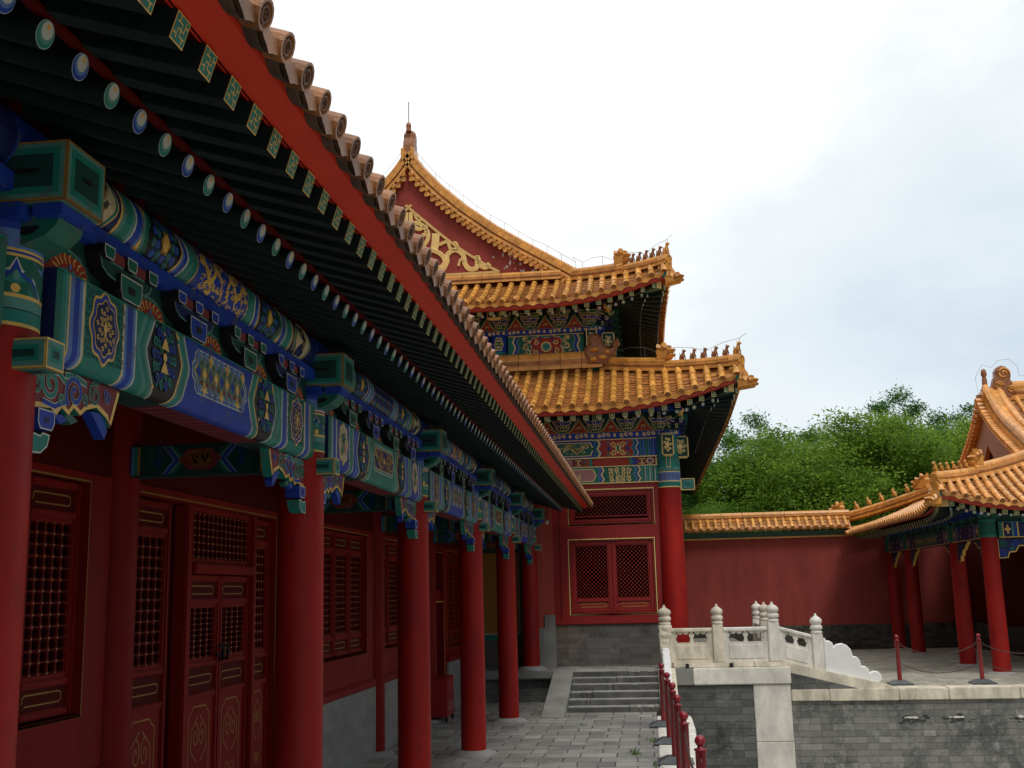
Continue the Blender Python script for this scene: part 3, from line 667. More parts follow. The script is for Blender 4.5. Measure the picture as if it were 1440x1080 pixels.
# ---- plate and purlin
mb = MB(); mb.bevbox((-2.66, YS, 3.80), (-2.405, Y_END, 3.885), 'blue', .008); mb.build('purlin_plate', G, (GX, 14, 3.84))
PZ, PR, PX = 4.03, .155, GX
def purlin(y0, y1, style):
    L_ = y1-y0; mb = MB(); n = 24
    rg = lambda y: [(PX + PR*math.cos(2*math.pi*k/n), y, PZ + PR*math.sin(2*math.pi*k/n)) for k in range(n)]
    mb.rings([rg(y0), rg(y1)], 'blue_dark', True, True)
    P = Paint(mb, lambda u, v, h: (PX + (PR+h)*math.cos((v-.155)/PR), y0+u, PZ + (PR+h)*math.sin((v-.155)/PR)))
    v0, v1, H = -.07, .36, .30; vc = .14; lt = style % 2 == 0
    for sg in (0, 1):
        f = (lambda u: u) if sg == 0 else (lambda u: L_-u)
        def B_(a, b, m_, l=0, n_=12):
            fa = (lambda v: f(a(v))) if callable(a) else f(a); fb = (lambda v: f(b(v))) if callable(b) else f(b)
            (P.band(fa, fb, v0, v1, m_, l, n_) if sg == 0 else P.band(fb, fa, v0, v1, m_, l, n_))
        cv_ = lambda s_: (lambda v: s_ + 1.1*(v-vc)**2*(-1) + .03)
        B_(.0, .17, 'blue'); B_(.17, .70, 'blue_dark')
        mc = f(.50)
        for ru, m_, l in ((.175,'gold',1),(.165,'teal',2),(.14,'gold',3),(.133,'cream',4)): P.oval((mc, vc), ru, ru*1.0, m_, l, 6, .06, 40)
        for q in range(7):
            uu, vv = mc + rnd.uniform(-.07,.07), vc + rnd.uniform(-.07,.07)
            P.rib([(uu, vv), (uu+.02, vv+.03), (uu+.035, vv+.02), (uu+.05, vv+.05)], .014, ('bark','green_dark','gold_dull')[q % 3], 6)
            P.oval((uu+.02, vv+.02), .022, .016, ('green_dark', 'gold_dull', 'bark')[q % 3], 5, 5, .3, 10)
        for a, b, m_ in ((.68,.70,'gold'),(.70,.735,'teal_pale'),(.735,.80,'teal'),(.80,.83,'teal_pale'),(.83,.845,'white'),(.845,.90,'blue'),(.90,.92,'blue_pale')): B_(cv_(a), cv_(b), m_)
        z1 = lambda s_: (lambda v: s_ + .09*abs(v-vc)/.2)
        zr = lambda s_: (lambda v: s_ - .09*abs(v-vc)/.2)
        for a, b, m_ in ((.90,.93,'gold'),(.93,.96,'teal_pale'),(.96,1.0,'green')): B_(cv_(.92) if a == .90 else z1(a), z1(b), m_, 1)
        B_(z1(1.0), zr(1.40), 'black', 1)
        fc = f(1.2)
        for ring_, nr in ((.13, 13), (.085, 9)):
            for q in range(nr):
                th = 2*math.pi*q/nr; ce = (fc + ring_*math.cos(th), vc + ring_*math.sin(th))
                P.oval(ce, .026, .026, 'blue' if (q + int(ring_*100)) % 2 else 'green', 2, n=10); P.spiral(ce, .019, 1.1, .005, 'blue_pale', 3, th, 1, 8)
        P.oval((fc, vc), .035, .045, 'gold', 4); P.oval((fc, vc), .05, .06, 'gold_dull', 3, 6, .15)
        for a, b, m_ in ((1.38,1.395,'gold'),(1.395,1.42,'blue_pale'),(1.42,1.46,'blue'),(1.46,1.48,'white'),(1.48,1.52,'teal'),(1.52,1.535,'teal_pale')): B_(zr(a+.02), zr(b+.02), m_, 1)
    a0 = 1.555
    P.band(lambda v: a0-.09*abs(v-vc)/.2, lambda v: L_-a0+.09*abs(v-vc)/.2, v0, v1, 'teal' if lt else 'blue_pale', 1, 12)
    for g, m_, l in ((.02,'gold',2),(.03,'blue' if lt else 'blue_dark',3)):
        vb, vt = vc-.16+g, vc+.17-g
        P.band(lambda v: a0+g-.05*abs(v-vc)/.16+.04, lambda v: L_-a0-g+.05*abs(v-vc)/.16-.04, vb, vt, m_, l, 8)
    if lt:
        P.dragon(a0+.10, L_/2-.01, vc-.11, vc+.13, 'gold', 5, rnd, None, 26); P.dragon(L_-a0-.10, L_/2+.01, vc-.11, vc+.13, 'gold', 5, rnd, None, 26)
        for q in range(60):
            uu, vv = rnd.uniform(a0+.06, L_-a0-.06), rnd.uniform(vc-.12, vc+.14); P.rib([(uu, vv), (uu+.02, vv+.008), (uu+.04, vv-.004)], .006, 'gold', 5)
    else:
        n_ = int((L_-2*a0-.2)/.06)
        for q in range(n_+1):
            uc = a0+.1+(L_-2*a0-.2)*q/n_
            for rr, vv in enumerate((vc-.08, vc, vc+.08)): P.oval((uc, vv), .018, .022, ('gold_dull','blue_pale','teal')[(q+rr) % 3], 5, 4, .3, 10)
            if q < n_: P.rib([(uc, vc-.11), (uc+.06, vc+.11)], .006, 'gold_dull', 6); P.rib([(uc, vc+.11), (uc+.06, vc-.11)], .006, 'gold_dull', 6)
    return mb.build('purlin', G, (PX, y0, PZ))
for k in range(0, 6): purlin(4.0*k, 4.0*k+4, k+1)
mb = MB(); mb.lathe([(PR, 0), (PR, .35)], 'blue_dark', (0,0,0), 20)
# ---- sparrow braces (carved brackets below the lintel)
def brace_mesh():
    """drawn in (u outwards from pillar, v down from lintel)"""
    mb = MB(); F = lambda u, v, h: (h, u, v)
    out_ = [(0,0),(.78,0),(.70,-.19),(.66,-.15),(.56,-.115),(.47,-.14),(.42,-.175),(.36,-.15),(.32,-.19),(.26,-.165),(.22,-.205),(.17,-.18),(.0,-.20)]
    mb.prism([F(u, v, -.03) for u, v in out_], (.06, 0, 0), 'teal', 'maroon')
    for sd in (1, -1):
        P = Paint(mb, (lambda u, v, h: (.03+h, u, v)) if sd == 1 else (lambda u, v, h: (-.03-h, u, v)))
        lo = inset(out_, .010)
        P.rib(lo[1:], .022, 'gold', 1)
        for (cu_, cv_, r, a, s_, m_) in ((.16,-.075,.075,2.,1,'teal'),(.36,-.085,.078,4.,-1,'blue'),(.54,-.062,.058,1.,1,'green'),(.25,-.135,.03,0.,1,'teal'),(.05,-.10,.045,3,-1,'teal'),(.66,-.05,.035,2,1,'blue'),(.45,-.10,.03,5,1,'teal')):
            P.spiral((cu_, cv_), r, 1.5, r*.36, 'white', 2, a, s_, 26); P.spiral((cu_, cv_), r, 1.5, r*.27, m_, 3, a, s_, 26)
        for pts, m_ in (([(.02,-.03),(.08,-.02),(.22,-.02),(.28,-.05)],'teal'),([(.27,-.02),(.36,-.01),(.46,-.03)],'teal'),([(.10,-.16),(.2,-.17),(.3,-.13)],'blue')):
            P.rib(pts, .03, 'white', 1); P.rib(pts, .02, m_, 2)
    # hanging blue/green leaf under the outer tip, small block and green arm by the pillar
    mb.prism([F(u, v, -.025) for u, v in ((.52,-.14),(.60,-.135),(.655,-.165),(.685,-.21),(.66,-.25),(.60,-.20))], (.05,0,0), 'blue', 'blue')
    mb.prism([F(u, v, -.022) for u, v in ((.30,-.19),(.36,-.18),(.42,-.20),(.36,-.225))], (.044,0,0), 'green', 'green')
    mb.prism([F(u, v, -.022) for u, v in ((.22,-.205),(.28,-.19),(.33,-.21),(.27,-.235))], (.044,0,0), 'blue', 'blue')
    outlined(mb, [(.06,-.285),(.15,-.285),(.17,-.255),(.17,-.20),(.04,-.20),(.04,-.255)], lambda u, v, h: (.055+h, u, v), .11, 'blue', 'white', .006, 'blue', 'blue_dark')
    outlined(mb, [(.0,-.39),(.09,-.385),(.14,-.35),(.155,-.30),(.10,-.295),(.08,-.31),(.0,-.30)], lambda u, v, h: (.045+h, u, v), .09, 'teal', 'white', .007, 'teal')
    mb.box((-.03, -.01, -.30), (.03, .05, -.2), 'red_dark')
    return mb
qa = brace_mesh().build('sparrow_brace', G, (0, 0, 0)); qm = MB()
qb = bpy.data.objects.new('sparrow_brace', qa.data.copy()); COL.objects.link(qb)
for v in qb.data.vertices: v.co.y = -v.co.y
qb.data.flip_normals(); WPOS[qb.name] = V((0,0,0))
fa = fb = True
for k in range(1, 7):
    for o, s_ in ((qa, 1), (qb, -1)):
        w = V((GX+.04, 4*k + .16*s_, 3.198))
        if s_ == 1 and k == 6: continue
        if (s_ == 1 and fa): put(o, G, w); fa = False
        elif (s_ == -1 and fb): put(o, G, w); fb = False
        else: dup(o, G, w)
# ---- tie beams from pillar to wall, long beam above
def tie(y, z0, z1):
    mb = MB(); mb.bevbox((GW, y-.09, z0), (GX-.12, y+.09, z1), 'green_dark', .012)
    x0, x1 = GW+.05, GX-.17; L_ = x1-x0; H = z1-z0
    P = Paint(mb, lambda u, v, h: (x0+u, y-.09-h, z0+v))
    for sg in (0, 1):
        f = (lambda u: u) if sg == 0 else (lambda u: L_-u)
        def B_(a, b, m_, l=0):
            fa = (lambda v: f(a(v))) if callable(a) else f(a); fb = (lambda v: f(b(v))) if callable(b) else f(b)
            (P.band(fa, fb, .012, H-.012, m_, l) if sg == 0 else P.band(fb, fa, .012, H-.012, m_, l))
        for a, b, m_ in ((0,.05,'blue_dark'),(.05,.07,'blue_pale'),(.07,.10,'teal'),(.10,.12,'gold_dull')): B_(a, b, m_)
        zr = lambda s_: (lambda v: s_ - .10*abs(v-H/2)/(H/2))
        for a, b, m_ in ((.33,.35,'blue_pale'),(.35,.38,'blue'),(.38,.40,'teal_pale'),(.40,.43,'green')): B_(zr(a+.05), zr(b+.05), m_)
        for q in range(8): P.spiral((f(.2+.07*(q % 2)), .05+.022*q), .03, 1.2, .008, 'blue' if q % 2 else 'green', 1, q, 1, 12)
    c = L_/2
    P.star((c, H/2), [(.50, .04), (c, .04), (L_-.50, .04), (L_-.42, H/2), (L_-.50, H-.04), (c, H-.04), (.50, H-.04), (.42, H/2)], 'maroon', 1)
    P.dragon(.52, c, .05, H-.05, 'gold_dull', 2, rnd); P.dragon(L_-.52, c, .05, H-.05, 'gold_dull', 2, rnd)
    return mb.build('tie_beam', G, (GX-.7, y, z0))
for k in range(1, 7): tie(4.0*k, 3.13, 3.37); 
for k in range(1, 7):
    mb = MB(); mb.bevbox((GW, 4*k-.11, 3.72), (-2.61, 4*k+.11, 3.98), 'green_dark', .015); mb.build('roof_beam', G, (GX-.7, 4*k, 3.8))
# ---- rafters (each one an object sharing four meshes)
RD = 4.0/18; Y0R = 3.476
XR, ZR, XF, ZF = -1.823, 3.978, -1.375, 3.952
def rafter_mesh(c_out, c_mid):
    mb = MB(); r = .048; n = 16
    cir = lambda y, rr, du=0, dv=0: [(du + rr*math.cos(2*math.pi*k/n), y, dv + rr*math.sin(2*math.pi*k/n)) for k in range(n)]
    mb.rings([cir(0, r), cir(.62, r)], 'rafter_paint', True, True); mb.rings([cir(.62, r), cir(2.6, r)], 'red_dark', True, True)
    mb.poly(cir(0, r)[::1], c_out)
    for rr, dv, m_, l in ((r*.98, 0, 'white', .001), (r*.93, 0, c_out, .0018), (r*.78, r*.16, c_mid, .0026), (r*.62, r*.30, 'white', .0034), (r*.2, r*.55, 'gold', .0042)):
        mb.poly(cir(-l, rr, 0, dv), m_)
    return mb
def flyer_mesh():
    mb = MB(); w = .047
    mb.bevbox((-w, 0, -w), (w, .9, w), 'rafter_paint', .003)
    P = Paint(mb, lambda u, v, h: (u, -h, v))
    P.star((0,0), [(-w,-w),(w,-w),(w,w),(-w,w)], 'gold', 0); g = w-.005; P.star((0,0), [(-g,-g),(g,-g),(g,g),(-g,g)], 'teal', 1)
    for pts in ([(-.02,-.034),(-.02,.0),(.02,.0),(.02,.034)], [(-.034,.02),(0,.02),(0,-.02),(.034,-.02)], [(-.042,-.02),(-.02,-.02)], [(.042,.02),(.02,.02)], [(-.02,.02),(-.02,.042)], [(.02,-.02),(.02,-.042)]):
        P.rib(pts, .005, 'gold', 2)
    return mb
rg_, rb_, fl_ = rafter_mesh('teal', 'teal_pale').build('rafter'), rafter_mesh('blue', 'blue_pale').build('rafter'), flyer_mesh().build('flying_rafter')
use = {rg_: 1, rb_: 1, fl_: 1}
def one(o): 
    if use[o]: use[o] = 0; return o
    c = o.copy(); COL.objects.link(c); return c
k = -13
while Y0R + k*RD < Y_END:
    y = Y0R + k*RD
    if y > 2.25:
        align(one(rg_ if k % 2 == 0 else rb_), (-2.55, y, 4.235), (XR, y, ZR), G)
        align(one(fl_), (-1.85, y, 4.10), (XF, y, ZF), G)
    k += 1
# board between the rafter rows, soffit boards, red eave board
mb = MB(); mb.box((-1.84, .2, 4.03), (-1.80, Y_END, 4.075), 'red_dark'); mb.build('eave_batten', G, (-1.82, 14, 4.03))
mb = MB()
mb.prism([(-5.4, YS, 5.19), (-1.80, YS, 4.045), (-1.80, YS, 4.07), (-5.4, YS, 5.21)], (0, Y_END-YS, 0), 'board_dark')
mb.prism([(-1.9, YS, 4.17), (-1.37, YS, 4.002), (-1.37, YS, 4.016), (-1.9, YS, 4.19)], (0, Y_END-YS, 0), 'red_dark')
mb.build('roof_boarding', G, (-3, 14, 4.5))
mb = MB(); mb.prism([(-1.385, YS, 4.004), (-1.245, YS, 4.022), (-1.235, YS, 4.060), (-1.385, YS, 4.055)], (0, Y_END-YS, 0), 'red_eave'); mb.build('eave_board', G, (-1.3, 14, 4.0))
# tiles
n = int((Y_END-.1-.25)/RD); ph = 3.386 - RD*14
ys = [ph + i*RD for i in range(-80, 200) if -2.5 < ph + i*RD < Y_END-.05]
mb = MB()
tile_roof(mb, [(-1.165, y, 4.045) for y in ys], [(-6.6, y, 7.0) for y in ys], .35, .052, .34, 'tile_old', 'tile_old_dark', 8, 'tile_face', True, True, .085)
cv = [slope_pt(V((-1.165, YS, 4.045)), V((-6.6, YS, 7.0)), t, .35) for t in (0, .1, .25, .4, .55, .7, .85, 1)]
cv[0] = V((-1.21, YS, 4.115))
mb.prism([p - V((0,0,.05)) for p in cv] + [p - V((0,0,.12)) for p in cv[:1:-1]] + [V((-1.5, YS, 4.08))], (0, Y_END-YS, 0), 'tile_old_dark')
mb.build('roof_tiles', G, (-3, 14, 4.5))
mb = MB(); mb.prism([(-6.6,YS,7.0),(-6.6,YS,6.8),(-11.5,YS,4.2),(-11.5,YS,4.35)], (0, Y_END-YS, 0), 'tile_old_dark'); ridge(mb, [(-6.6,YS,6.95),(-6.6,Y_END,6.95)], .4, .5, 'tile_old'); mb.build('roof_ridge', G, (-6.6, 14, 7))
# ---- back wall with its bays
mb = MB()
for k in range(0, 6):     # header wall above the joinery and hidden core
    mb.box((GW-.25, 4*k, 3.12), (GW-.02, 4*k+4, 5.0), 'red_dark')
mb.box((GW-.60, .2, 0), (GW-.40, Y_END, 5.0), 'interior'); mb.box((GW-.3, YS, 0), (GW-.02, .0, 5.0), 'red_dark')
mb.box((-10.8, YS, 0), (GW-.3, YS+.3, 4.5), 'red_wall'); mb.box((-10.8, Y_END-.3, 0), (GW-.6, Y_END, 4.5), 'red_wall'); mb.box((-10.8, YS+.3, 0), (-10.5, Y_END-.3, 4.5), 'red_wall')
mb.build('wall', G, (GW, 14, 0))
for k in range(0, 6):
    mb = MB(); mb.lathe([(.17, .05), (.165, 3.7)], 'red', (GW-.05, 4*k, 0), 24); p = mb.build('wall_pillar', G, (GW-.05, 4*k, 0))
    st = MB(); st.lathe([(.30, -.02), (.29, .03), (.2, .055)], 'pedestal', (GW-.05, 4*k, 0), 20); st.build('base_stone', p, (GW-.05, 4*k, 0))
def cell_lattice(mb, ox, y0, y1, z0, z1, ny, nz, m_='lattice_red', dots=True, t=.03):
    """grid of round-cornered openings with gold studs; plane x=ox facing +X"""
    dy, dz = (y1-y0)/ny, (z1-z0)/nz; bw, bh = dy*.11, dz*.085
    for i in range(ny):
        for j in range(nz):
            a0, a1, b0, b1 = y0+i*dy, y0+(i+1)*dy, z0+j*dz, z0+(j+1)*dz
            ca, cb = (a0+a1)/2, (b0+b1)/2; ha, hb = dy/2-bw, dz/2-bh; rr = min(ha, hb)*.75
            inn = []
            for sx, sy, t0 in ((1,1,0),(-1,1,90),(-1,-1,180),(1,-1,270)):
                for q in (0, 45, 90):
                    th = R_(t0+q); inn.append((ca + sx*(ha-rr) + rr*math.cos(th), cb + sy*(hb-rr) + rr*math.sin(th)))
            crn = [(a1,b1),(a0,b1),(a0,b0),(a1,b0)]
            F = lambda p, h=0: (ox+h, p[0], p[1])
            for q in range(4):
                for s_ in range(2): mb.poly((F(crn[q]), F(inn[q*3+s_+1]), F(inn[q*3+s_])), m_)
                mb.poly((F(crn[q]), F(crn[(q+1) % 4]), F(inn[(q*3+3) % 12]), F(inn[q*3+2])), m_)
            for q in range(12): mb.poly((F(inn[q]), F(inn[(q+1) % 12]), F(inn[(q+1) % 12], -t), F(inn[q], -t)), 'red_dark')
    if dots:
        for i in range(ny+1):
            for j in range(nz+1):
                c = (ox+.004, y0+i*dy, z0+j*dz); s_ = .0075
                mb.poly(((c[0], c[1]-s_, c[2]), (c[0], c[1], c[2]-s_), (c[0], c[1]+s_, c[2]), (c[0], c[1], c[2]+s_)), 'gilt')
def frame_rect(mb, ox, y0, y1, z0, z1, w, d, m_, prof=True):
    for a, b in (((ox-d, y0, z0), (ox, y0+w, z1)), ((ox-d, y1-w, z0), (ox, y1, z1)), ((ox-d, y0+w, z0), (ox, y1-w, z0+w)), ((ox-d, y0+w, z1-w), (ox, y1-w, z1))): mb.bevbox(a, b, m_, min(.012, w*.2))
def gold_line(mb, ox, pts, w=.012): 
    P = Paint(mb, lambda u, v, h: (ox+h, u, v)); P.loop(pts, w, 'gold_dull', 0)
def ruyi(mb, ox, y0, y1, z0, z1):
    c = (y0+y1)/2; w = (y1-y0)/2*.72; h = z1-z0; P = Paint(mb, lambda u, v, hh: (ox+hh, u, v))
    o = [(c-w, z0+.04), (c+w, z0+.04), (c+w, z1-.12), (c+w*.75, z1-.09), (c+w*.6, z1-.05), (c-w*.6, z1-.05), (c-w*.75, z1-.09), (c-w, z1-.12)]
    P.loop(o, .012, 'gold_dull', 0)
    for s_ in (-1, 1):
        P.spiral((c+s_*w*.32, z1-.30), w*.30, 1.3, .012, 'gold_dull', 0, 1.57, s_, 20, 1.6)
        P.rib([(c+s_*w*.1, z1-.13), (c+s_*w*.7, z1-.25), (c+s_*w*.75, z1-.42), (c+s_*w*.2, z1-.52)], .012, 'gold_dull', 0)
        P.spiral((c+s_*w*.3, z0+.2), w*.3, 1.3, .012, 'gold_dull', 0, -1.57, -s_, 20, 1.4)
def sash(parent, y0, y1, z0, z1, nx, nz, name='casement', bottom='short'):
    """leaf with lattice, small panels top and bottom"""
    mb = MB(); ox = GW - .06
    frame_rect(mb, ox, y0, y1, z0, z1, .055, .06, 'red')
    zt = z1-.22; zb = z0+.20 if bottom == 'short' else z0+1.5
    for zz in (zt-.04, zb): mb.bevbox((ox-.06, y0+.055, zz), (ox, y1-.055, zz+.05), 'red', .01)
    lat = (y0+.085, y1-.085, zb+.085, zt-.07)
    frame_rect(mb, ox-.012, y0+.055, y1-.055, zb+.05, zt-.04, .032, .035, 'red')
    for a, b in ((zt+.01, z1-.055), (z0+.055, zb) if bottom == 'short' else (zb-.22, zb)):
        mb.box((ox-.05, y0+.055, a), (ox-.025, y1-.055, b), 'red_dark')
        cz = (a+b)/2; hy = (y1-y0)/2-.115; cy = (y0+y1)/2
        gold_line(mb, ox-.025, [(cy-hy, cz-.02), (cy-hy+.03, cz-.035), (cy+hy-.03, cz-.035), (cy+hy, cz-.02), (cy+hy, cz+.02), (cy+hy-.03, cz+.035), (cy-hy+.03, cz+.035), (cy-hy, cz+.02)], .010)
    if bottom != 'short':
        mb.bevbox((ox-.06, y0+.055, zb-.27), (ox, y1-.055, zb-.22), 'red', .01)
        mb.box((ox-.05, y0+.055, z0+.3), (ox-.022, y1-.055, zb-.27), 'red'); ruyi(mb, ox-.022, y0+.055, y1-.055, z0+.32, zb-.29)
        mb.bevbox((ox-.06, y0+.055, z0+.25), (ox, y1-.055, z0+.3), 'red', .01); mb.box((ox-.05, y0+.055, z0+.055), (ox-.025, y1-.055, z0+.25), 'red_dark')
    s_ = mb.build(name, parent, (ox, (y0+y1)/2, z0))
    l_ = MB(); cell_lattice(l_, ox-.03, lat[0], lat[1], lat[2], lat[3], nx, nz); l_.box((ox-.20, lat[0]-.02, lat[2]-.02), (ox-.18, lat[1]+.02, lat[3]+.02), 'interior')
    l_.build('lattice', s_, (ox-.03, (y0+y1)/2, lat[2]))
    return s_
def outer_frame(mb, y0, y1, z0, z1):
    """jamb surround with a thin gold fillet"""
    P = Paint(mb, lambda u, v, h: (GW+.002+h, u, v)); P.loop([(y0, z0), (y1, z0), (y1, z1), (y0, z1)], .015, 'gold_dull', 0)
def window_bay(k, ya, yb, n, dado=True):
    w = MB(); y0, y1 = 4*k+.18, 4*k+3.82
    w.box((GW-.2, y0, 1.05), (GW, ya, 3.12), 'red'); w.box((GW-.2, yb, 1.05), (GW, y1, 3.12), 'red')
    w.box((GW-.2, ya, 3.06), (GW, yb, 3.12), 'red'); w.box((GW-.2, ya, 1.05), (GW, yb, 1.44), 'red')
    w.bevbox((GW-.15, y0, .95), (GW+.05, y1, 1.06), 'red', .02)
    outer_frame(w, ya, yb, 1.44, 3.06)
    ob = w.build('window', G, (GW, (ya+yb)/2, 1.0)); sw = (yb-ya)/n
    sash_first = None
    for q in range(n): sash(G, ya+.02+q*sw, ya-.005+(q+1)*sw, 1.46, 3.045, 5, 13)
    d = MB(); d.box((GW-.3, y0, 0), (GW+.03, y1, .95), 'brick_side'); d.box((GW-.3, y0-.001, 0), (GW+.034, y0+.10, .952), 'stone'); d.box((GW-.3, y1-.10, 0), (GW+.034, y1+.001, .952), 'stone')
    d.build('dado', G, (GW, 4*k+2, 0))
window_bay(0, .6, 3.4, 4)
window_bay(1, 4.55, 7.50, 4)
window_bay(3, 12.55, 15.45, 4)
window_bay(4, 16.2, 19.4, 4)
# door bay
def door_bay(k, yL0, yL1, yD0, yD1, yR0, yR1):
    w = MB(); y0, y1 = 4*k+.16, 4*k+3.84
    w.box((GW-.2, y0, 0), (GW, yL0, 3.12), 'red'); w.box((GW-.2, yR1, 0), (GW, y1, 3.12), 'red'); w.box((GW-.2, yL0, 3.04), (GW, yR1, 3.12), 'red')
    w.box((GW-.26, yL1, 0), (GW-.16, yD0-.12, 3.04), 'red_dark'); w.box((GW-.26, yD1+.10, 0), (GW-.16, yR0, 3.04), 'red_dark')
    w.bevbox((GW-.16, yD0-.12, 0), (GW-.02, yD0, 3.04), 'red', .015); w.bevbox((GW-.16, yD1, 0), (GW-.02, yD1+.10, 3.04), 'red', .015)
    w.bevbox((GW-.15, yD0, 2.44), (GW+.01, yD1, 2.53), 'red', .015); w.bevbox((GW-.2, yL0, 0), (GW+.02, yR1, .12), 'red', .02)
    outer_frame(w, yL0, yR1, .12, 3.06)
    frame_rect(w, GW-.06, yD0, yD1, 2.53, 3.04, .05, .05, 'red')
    ob = w.build('door_frame', G, (GW, (yD0+yD1)/2, 0))
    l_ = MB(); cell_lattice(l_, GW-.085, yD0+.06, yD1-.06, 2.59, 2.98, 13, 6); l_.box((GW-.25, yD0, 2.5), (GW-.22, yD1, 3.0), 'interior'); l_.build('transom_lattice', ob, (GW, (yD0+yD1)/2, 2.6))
    sash(G, yL0+.03, yL1, .12, 3.02, 5, 12, 'fixed_panel', 'long'); sash(G, yR0, yR1-.03, .12, 3.02, 4, 12, 'fixed_panel', 'long')
    for a, b in ((yD0+.01, (yD0+yD1)/2-.005), ((yD0+yD1)/2+.005, yD1-.01)):
        s_ = sash(G, a, b, .12, 2.43, 4, 9, 'door', 'long')
        h = MB(); yy = b-.05 if b < (yD0+yD1)/2 else a+.05; h.tube([(GW-.04, yy, 1.78), (GW-.005, yy, 1.80), (GW+.01, yy, 1.74), (GW-.005, yy, 1.66), (GW-.04, yy, 1.68)], .016, 'iron', 8); h.lathe([(.03,-.0),(.03,.02)], 'iron', (GW-.05, yy, 1.7), 10); h.build('handle', s_, (GW, yy, 1.7))
door_bay(2, 8.20, 9.02, 9.40, 10.92, 11.03, 11.55)
# far bay: open doorway with lintel panel, then windows over a dado
w = MB(); y0 = 20.16
w.box((GW-.2, y0, 0), (GW, 20.25, 3.12), 'red'); w.box((GW-.3, 20.25, 2.1), (GW-.06, 21.38, 2.3), 'red'); w.box((GW-.2, 21.38, 0), (GW, 21.62, 3.12), 'red'); w.box((GW-.2, 20.25, 3.05), (GW, 21.38, 3.12), 'red')
w.box((GW-.14, 20.25, 2.3), (GW-.12, 21.38, 3.05), 'red_dark'); w.box((GW-.16, 20.25, .2), (GW-.14, 20.95, 2.1), 'red'); w.box((GW-.2, 20.9, .0), (GW-.10, 21.0, 2.1), 'red')
w.box((GW-.3, 20.95, 0), (GW-.25, 21.38, 2.1), 'red_dark'); w.bevbox((GW-.2, 20.25, 0), (GW+.05, 21.62, .24), 'red', .02)
P = Paint(w, lambda u, v, h: (GW+.003+h, u, v)); P.rib([(20.27, 2.08), (21.36, 2.08), (21.37, .26)], .025, 'gold', 0); P.loop([(20.3, 2.35), (21.34, 2.35), (21.34, 3.0), (20.3, 3.0)], .018, 'gold_dull', 0)
w.build('door_frame', G, (GW, 20.8, 0))
w = MB(); w.box((GW-.2, 21.62, 1.05), (GW, 21.75, 3.12), 'red'); w.box((GW-.2, 23.5, 1.05), (GW, Y_END, 3.12), 'red'); w.box((GW-.2, 21.75, 3.06), (GW, 23.5, 3.12), 'red'); w.box((GW-.2, 21.75, 1.05), (GW, 23.5, 1.2), 'red'); w.bevbox((GW-.15, 21.62, .92), (GW+.06, 23.6, 1.06), 'red', .02)
outer_frame(w, 21.75, 23.5, 1.2, 3.06); w.build('window', G, (GW, 22.6, 1))
for q in range(3): sash(G, 21.77+q*.575, 21.76+(q+1)*.575, 1.22, 3.045, 4, 14)
d = MB(); d.box((GW-.3, 21.64, 0), (GW+.03, Y_END, .92), 'brick_side'); d.box((GW-.2, 21.63, 0), (GW+.034, 21.80, .922), 'stone'); d.bevbox((GW-.3, 21.55, -.02), (GW+.16, 22.0, .16), 'stone', .02); d.build('dado', G, (GW, 22.7, 0))
# red box on the gallery floor by the far door
fb = thing('fire_box', 'small red metal box with white characters standing on the gallery floor by the doorway', 'box', (-3.78, 20.15, 0))
mb = MB(); mb.bevbox((-3.92, 19.80, .09), (-3.62, 20.50, .74), 'box_red', .01); mb.build('body', fb)
mb = MB(); mb.bevbox((-3.935, 19.79, .742), (-3.605, 20.51, .765), 'box_red', .006); mb.build('lid', fb)
for a, b in ((-3.90, 19.83), (-3.66, 19.83), (-3.90, 20.43), (-3.66, 20.43)):
    mb = MB(); mb.box((a, b, 0), (a+.04, b+.04, .089), 'iron'); mb.build('leg', fb)
mb = MB(); P = Paint(mb, lambda u, v, h: (-3.62+h, u, v))
for z, n_, hh in ((.55, 3, .06), (.30, 4, .05), (.22, 4, .04)):
    for q in range(n_):
        u = 20.0 + q*.10 + (.05 if n_ == 3 else 0)
        for pts in ([(u, z), (u+.06, z)], [(u+.03, z-hh*.6), (u+.03, z+hh*.6)], [(u+.005, z-hh*.5), (u+.055, z-hh*.45)], [(u+.01, z+hh*.4), (u+.05, z+hh*.45)]): P.rib(pts, .010, 'white', 0)
mb.build('lettering', fb)
# ================================================================ TWO-EAVED HALL AT THE END
HX, HY = .55, 24.75           # corner pillar
HC = -5.8                     # middle of the gable side
PZ0 = .62                     # platform level
YB = 46.0                     # far end of the hall
H = thing('double_eaved_hall', 'tall red hall with two tiers of yellow tiled eaves and a gilded red gable', 'building', (HC, 35, PZ0))
rnd = random.Random(11)
YW = 24.70
# body
mb = MB()
mb.box((HC*2-HX, YW+.25, PZ0), (HX-.1, YB, 6.6), 'red_dark'); mb.box((HC*2-HX+1.5, 26.5, 6.6), (-1.15, YB-1.6, 9.6), 'red_dark')
mb.build('body', H)
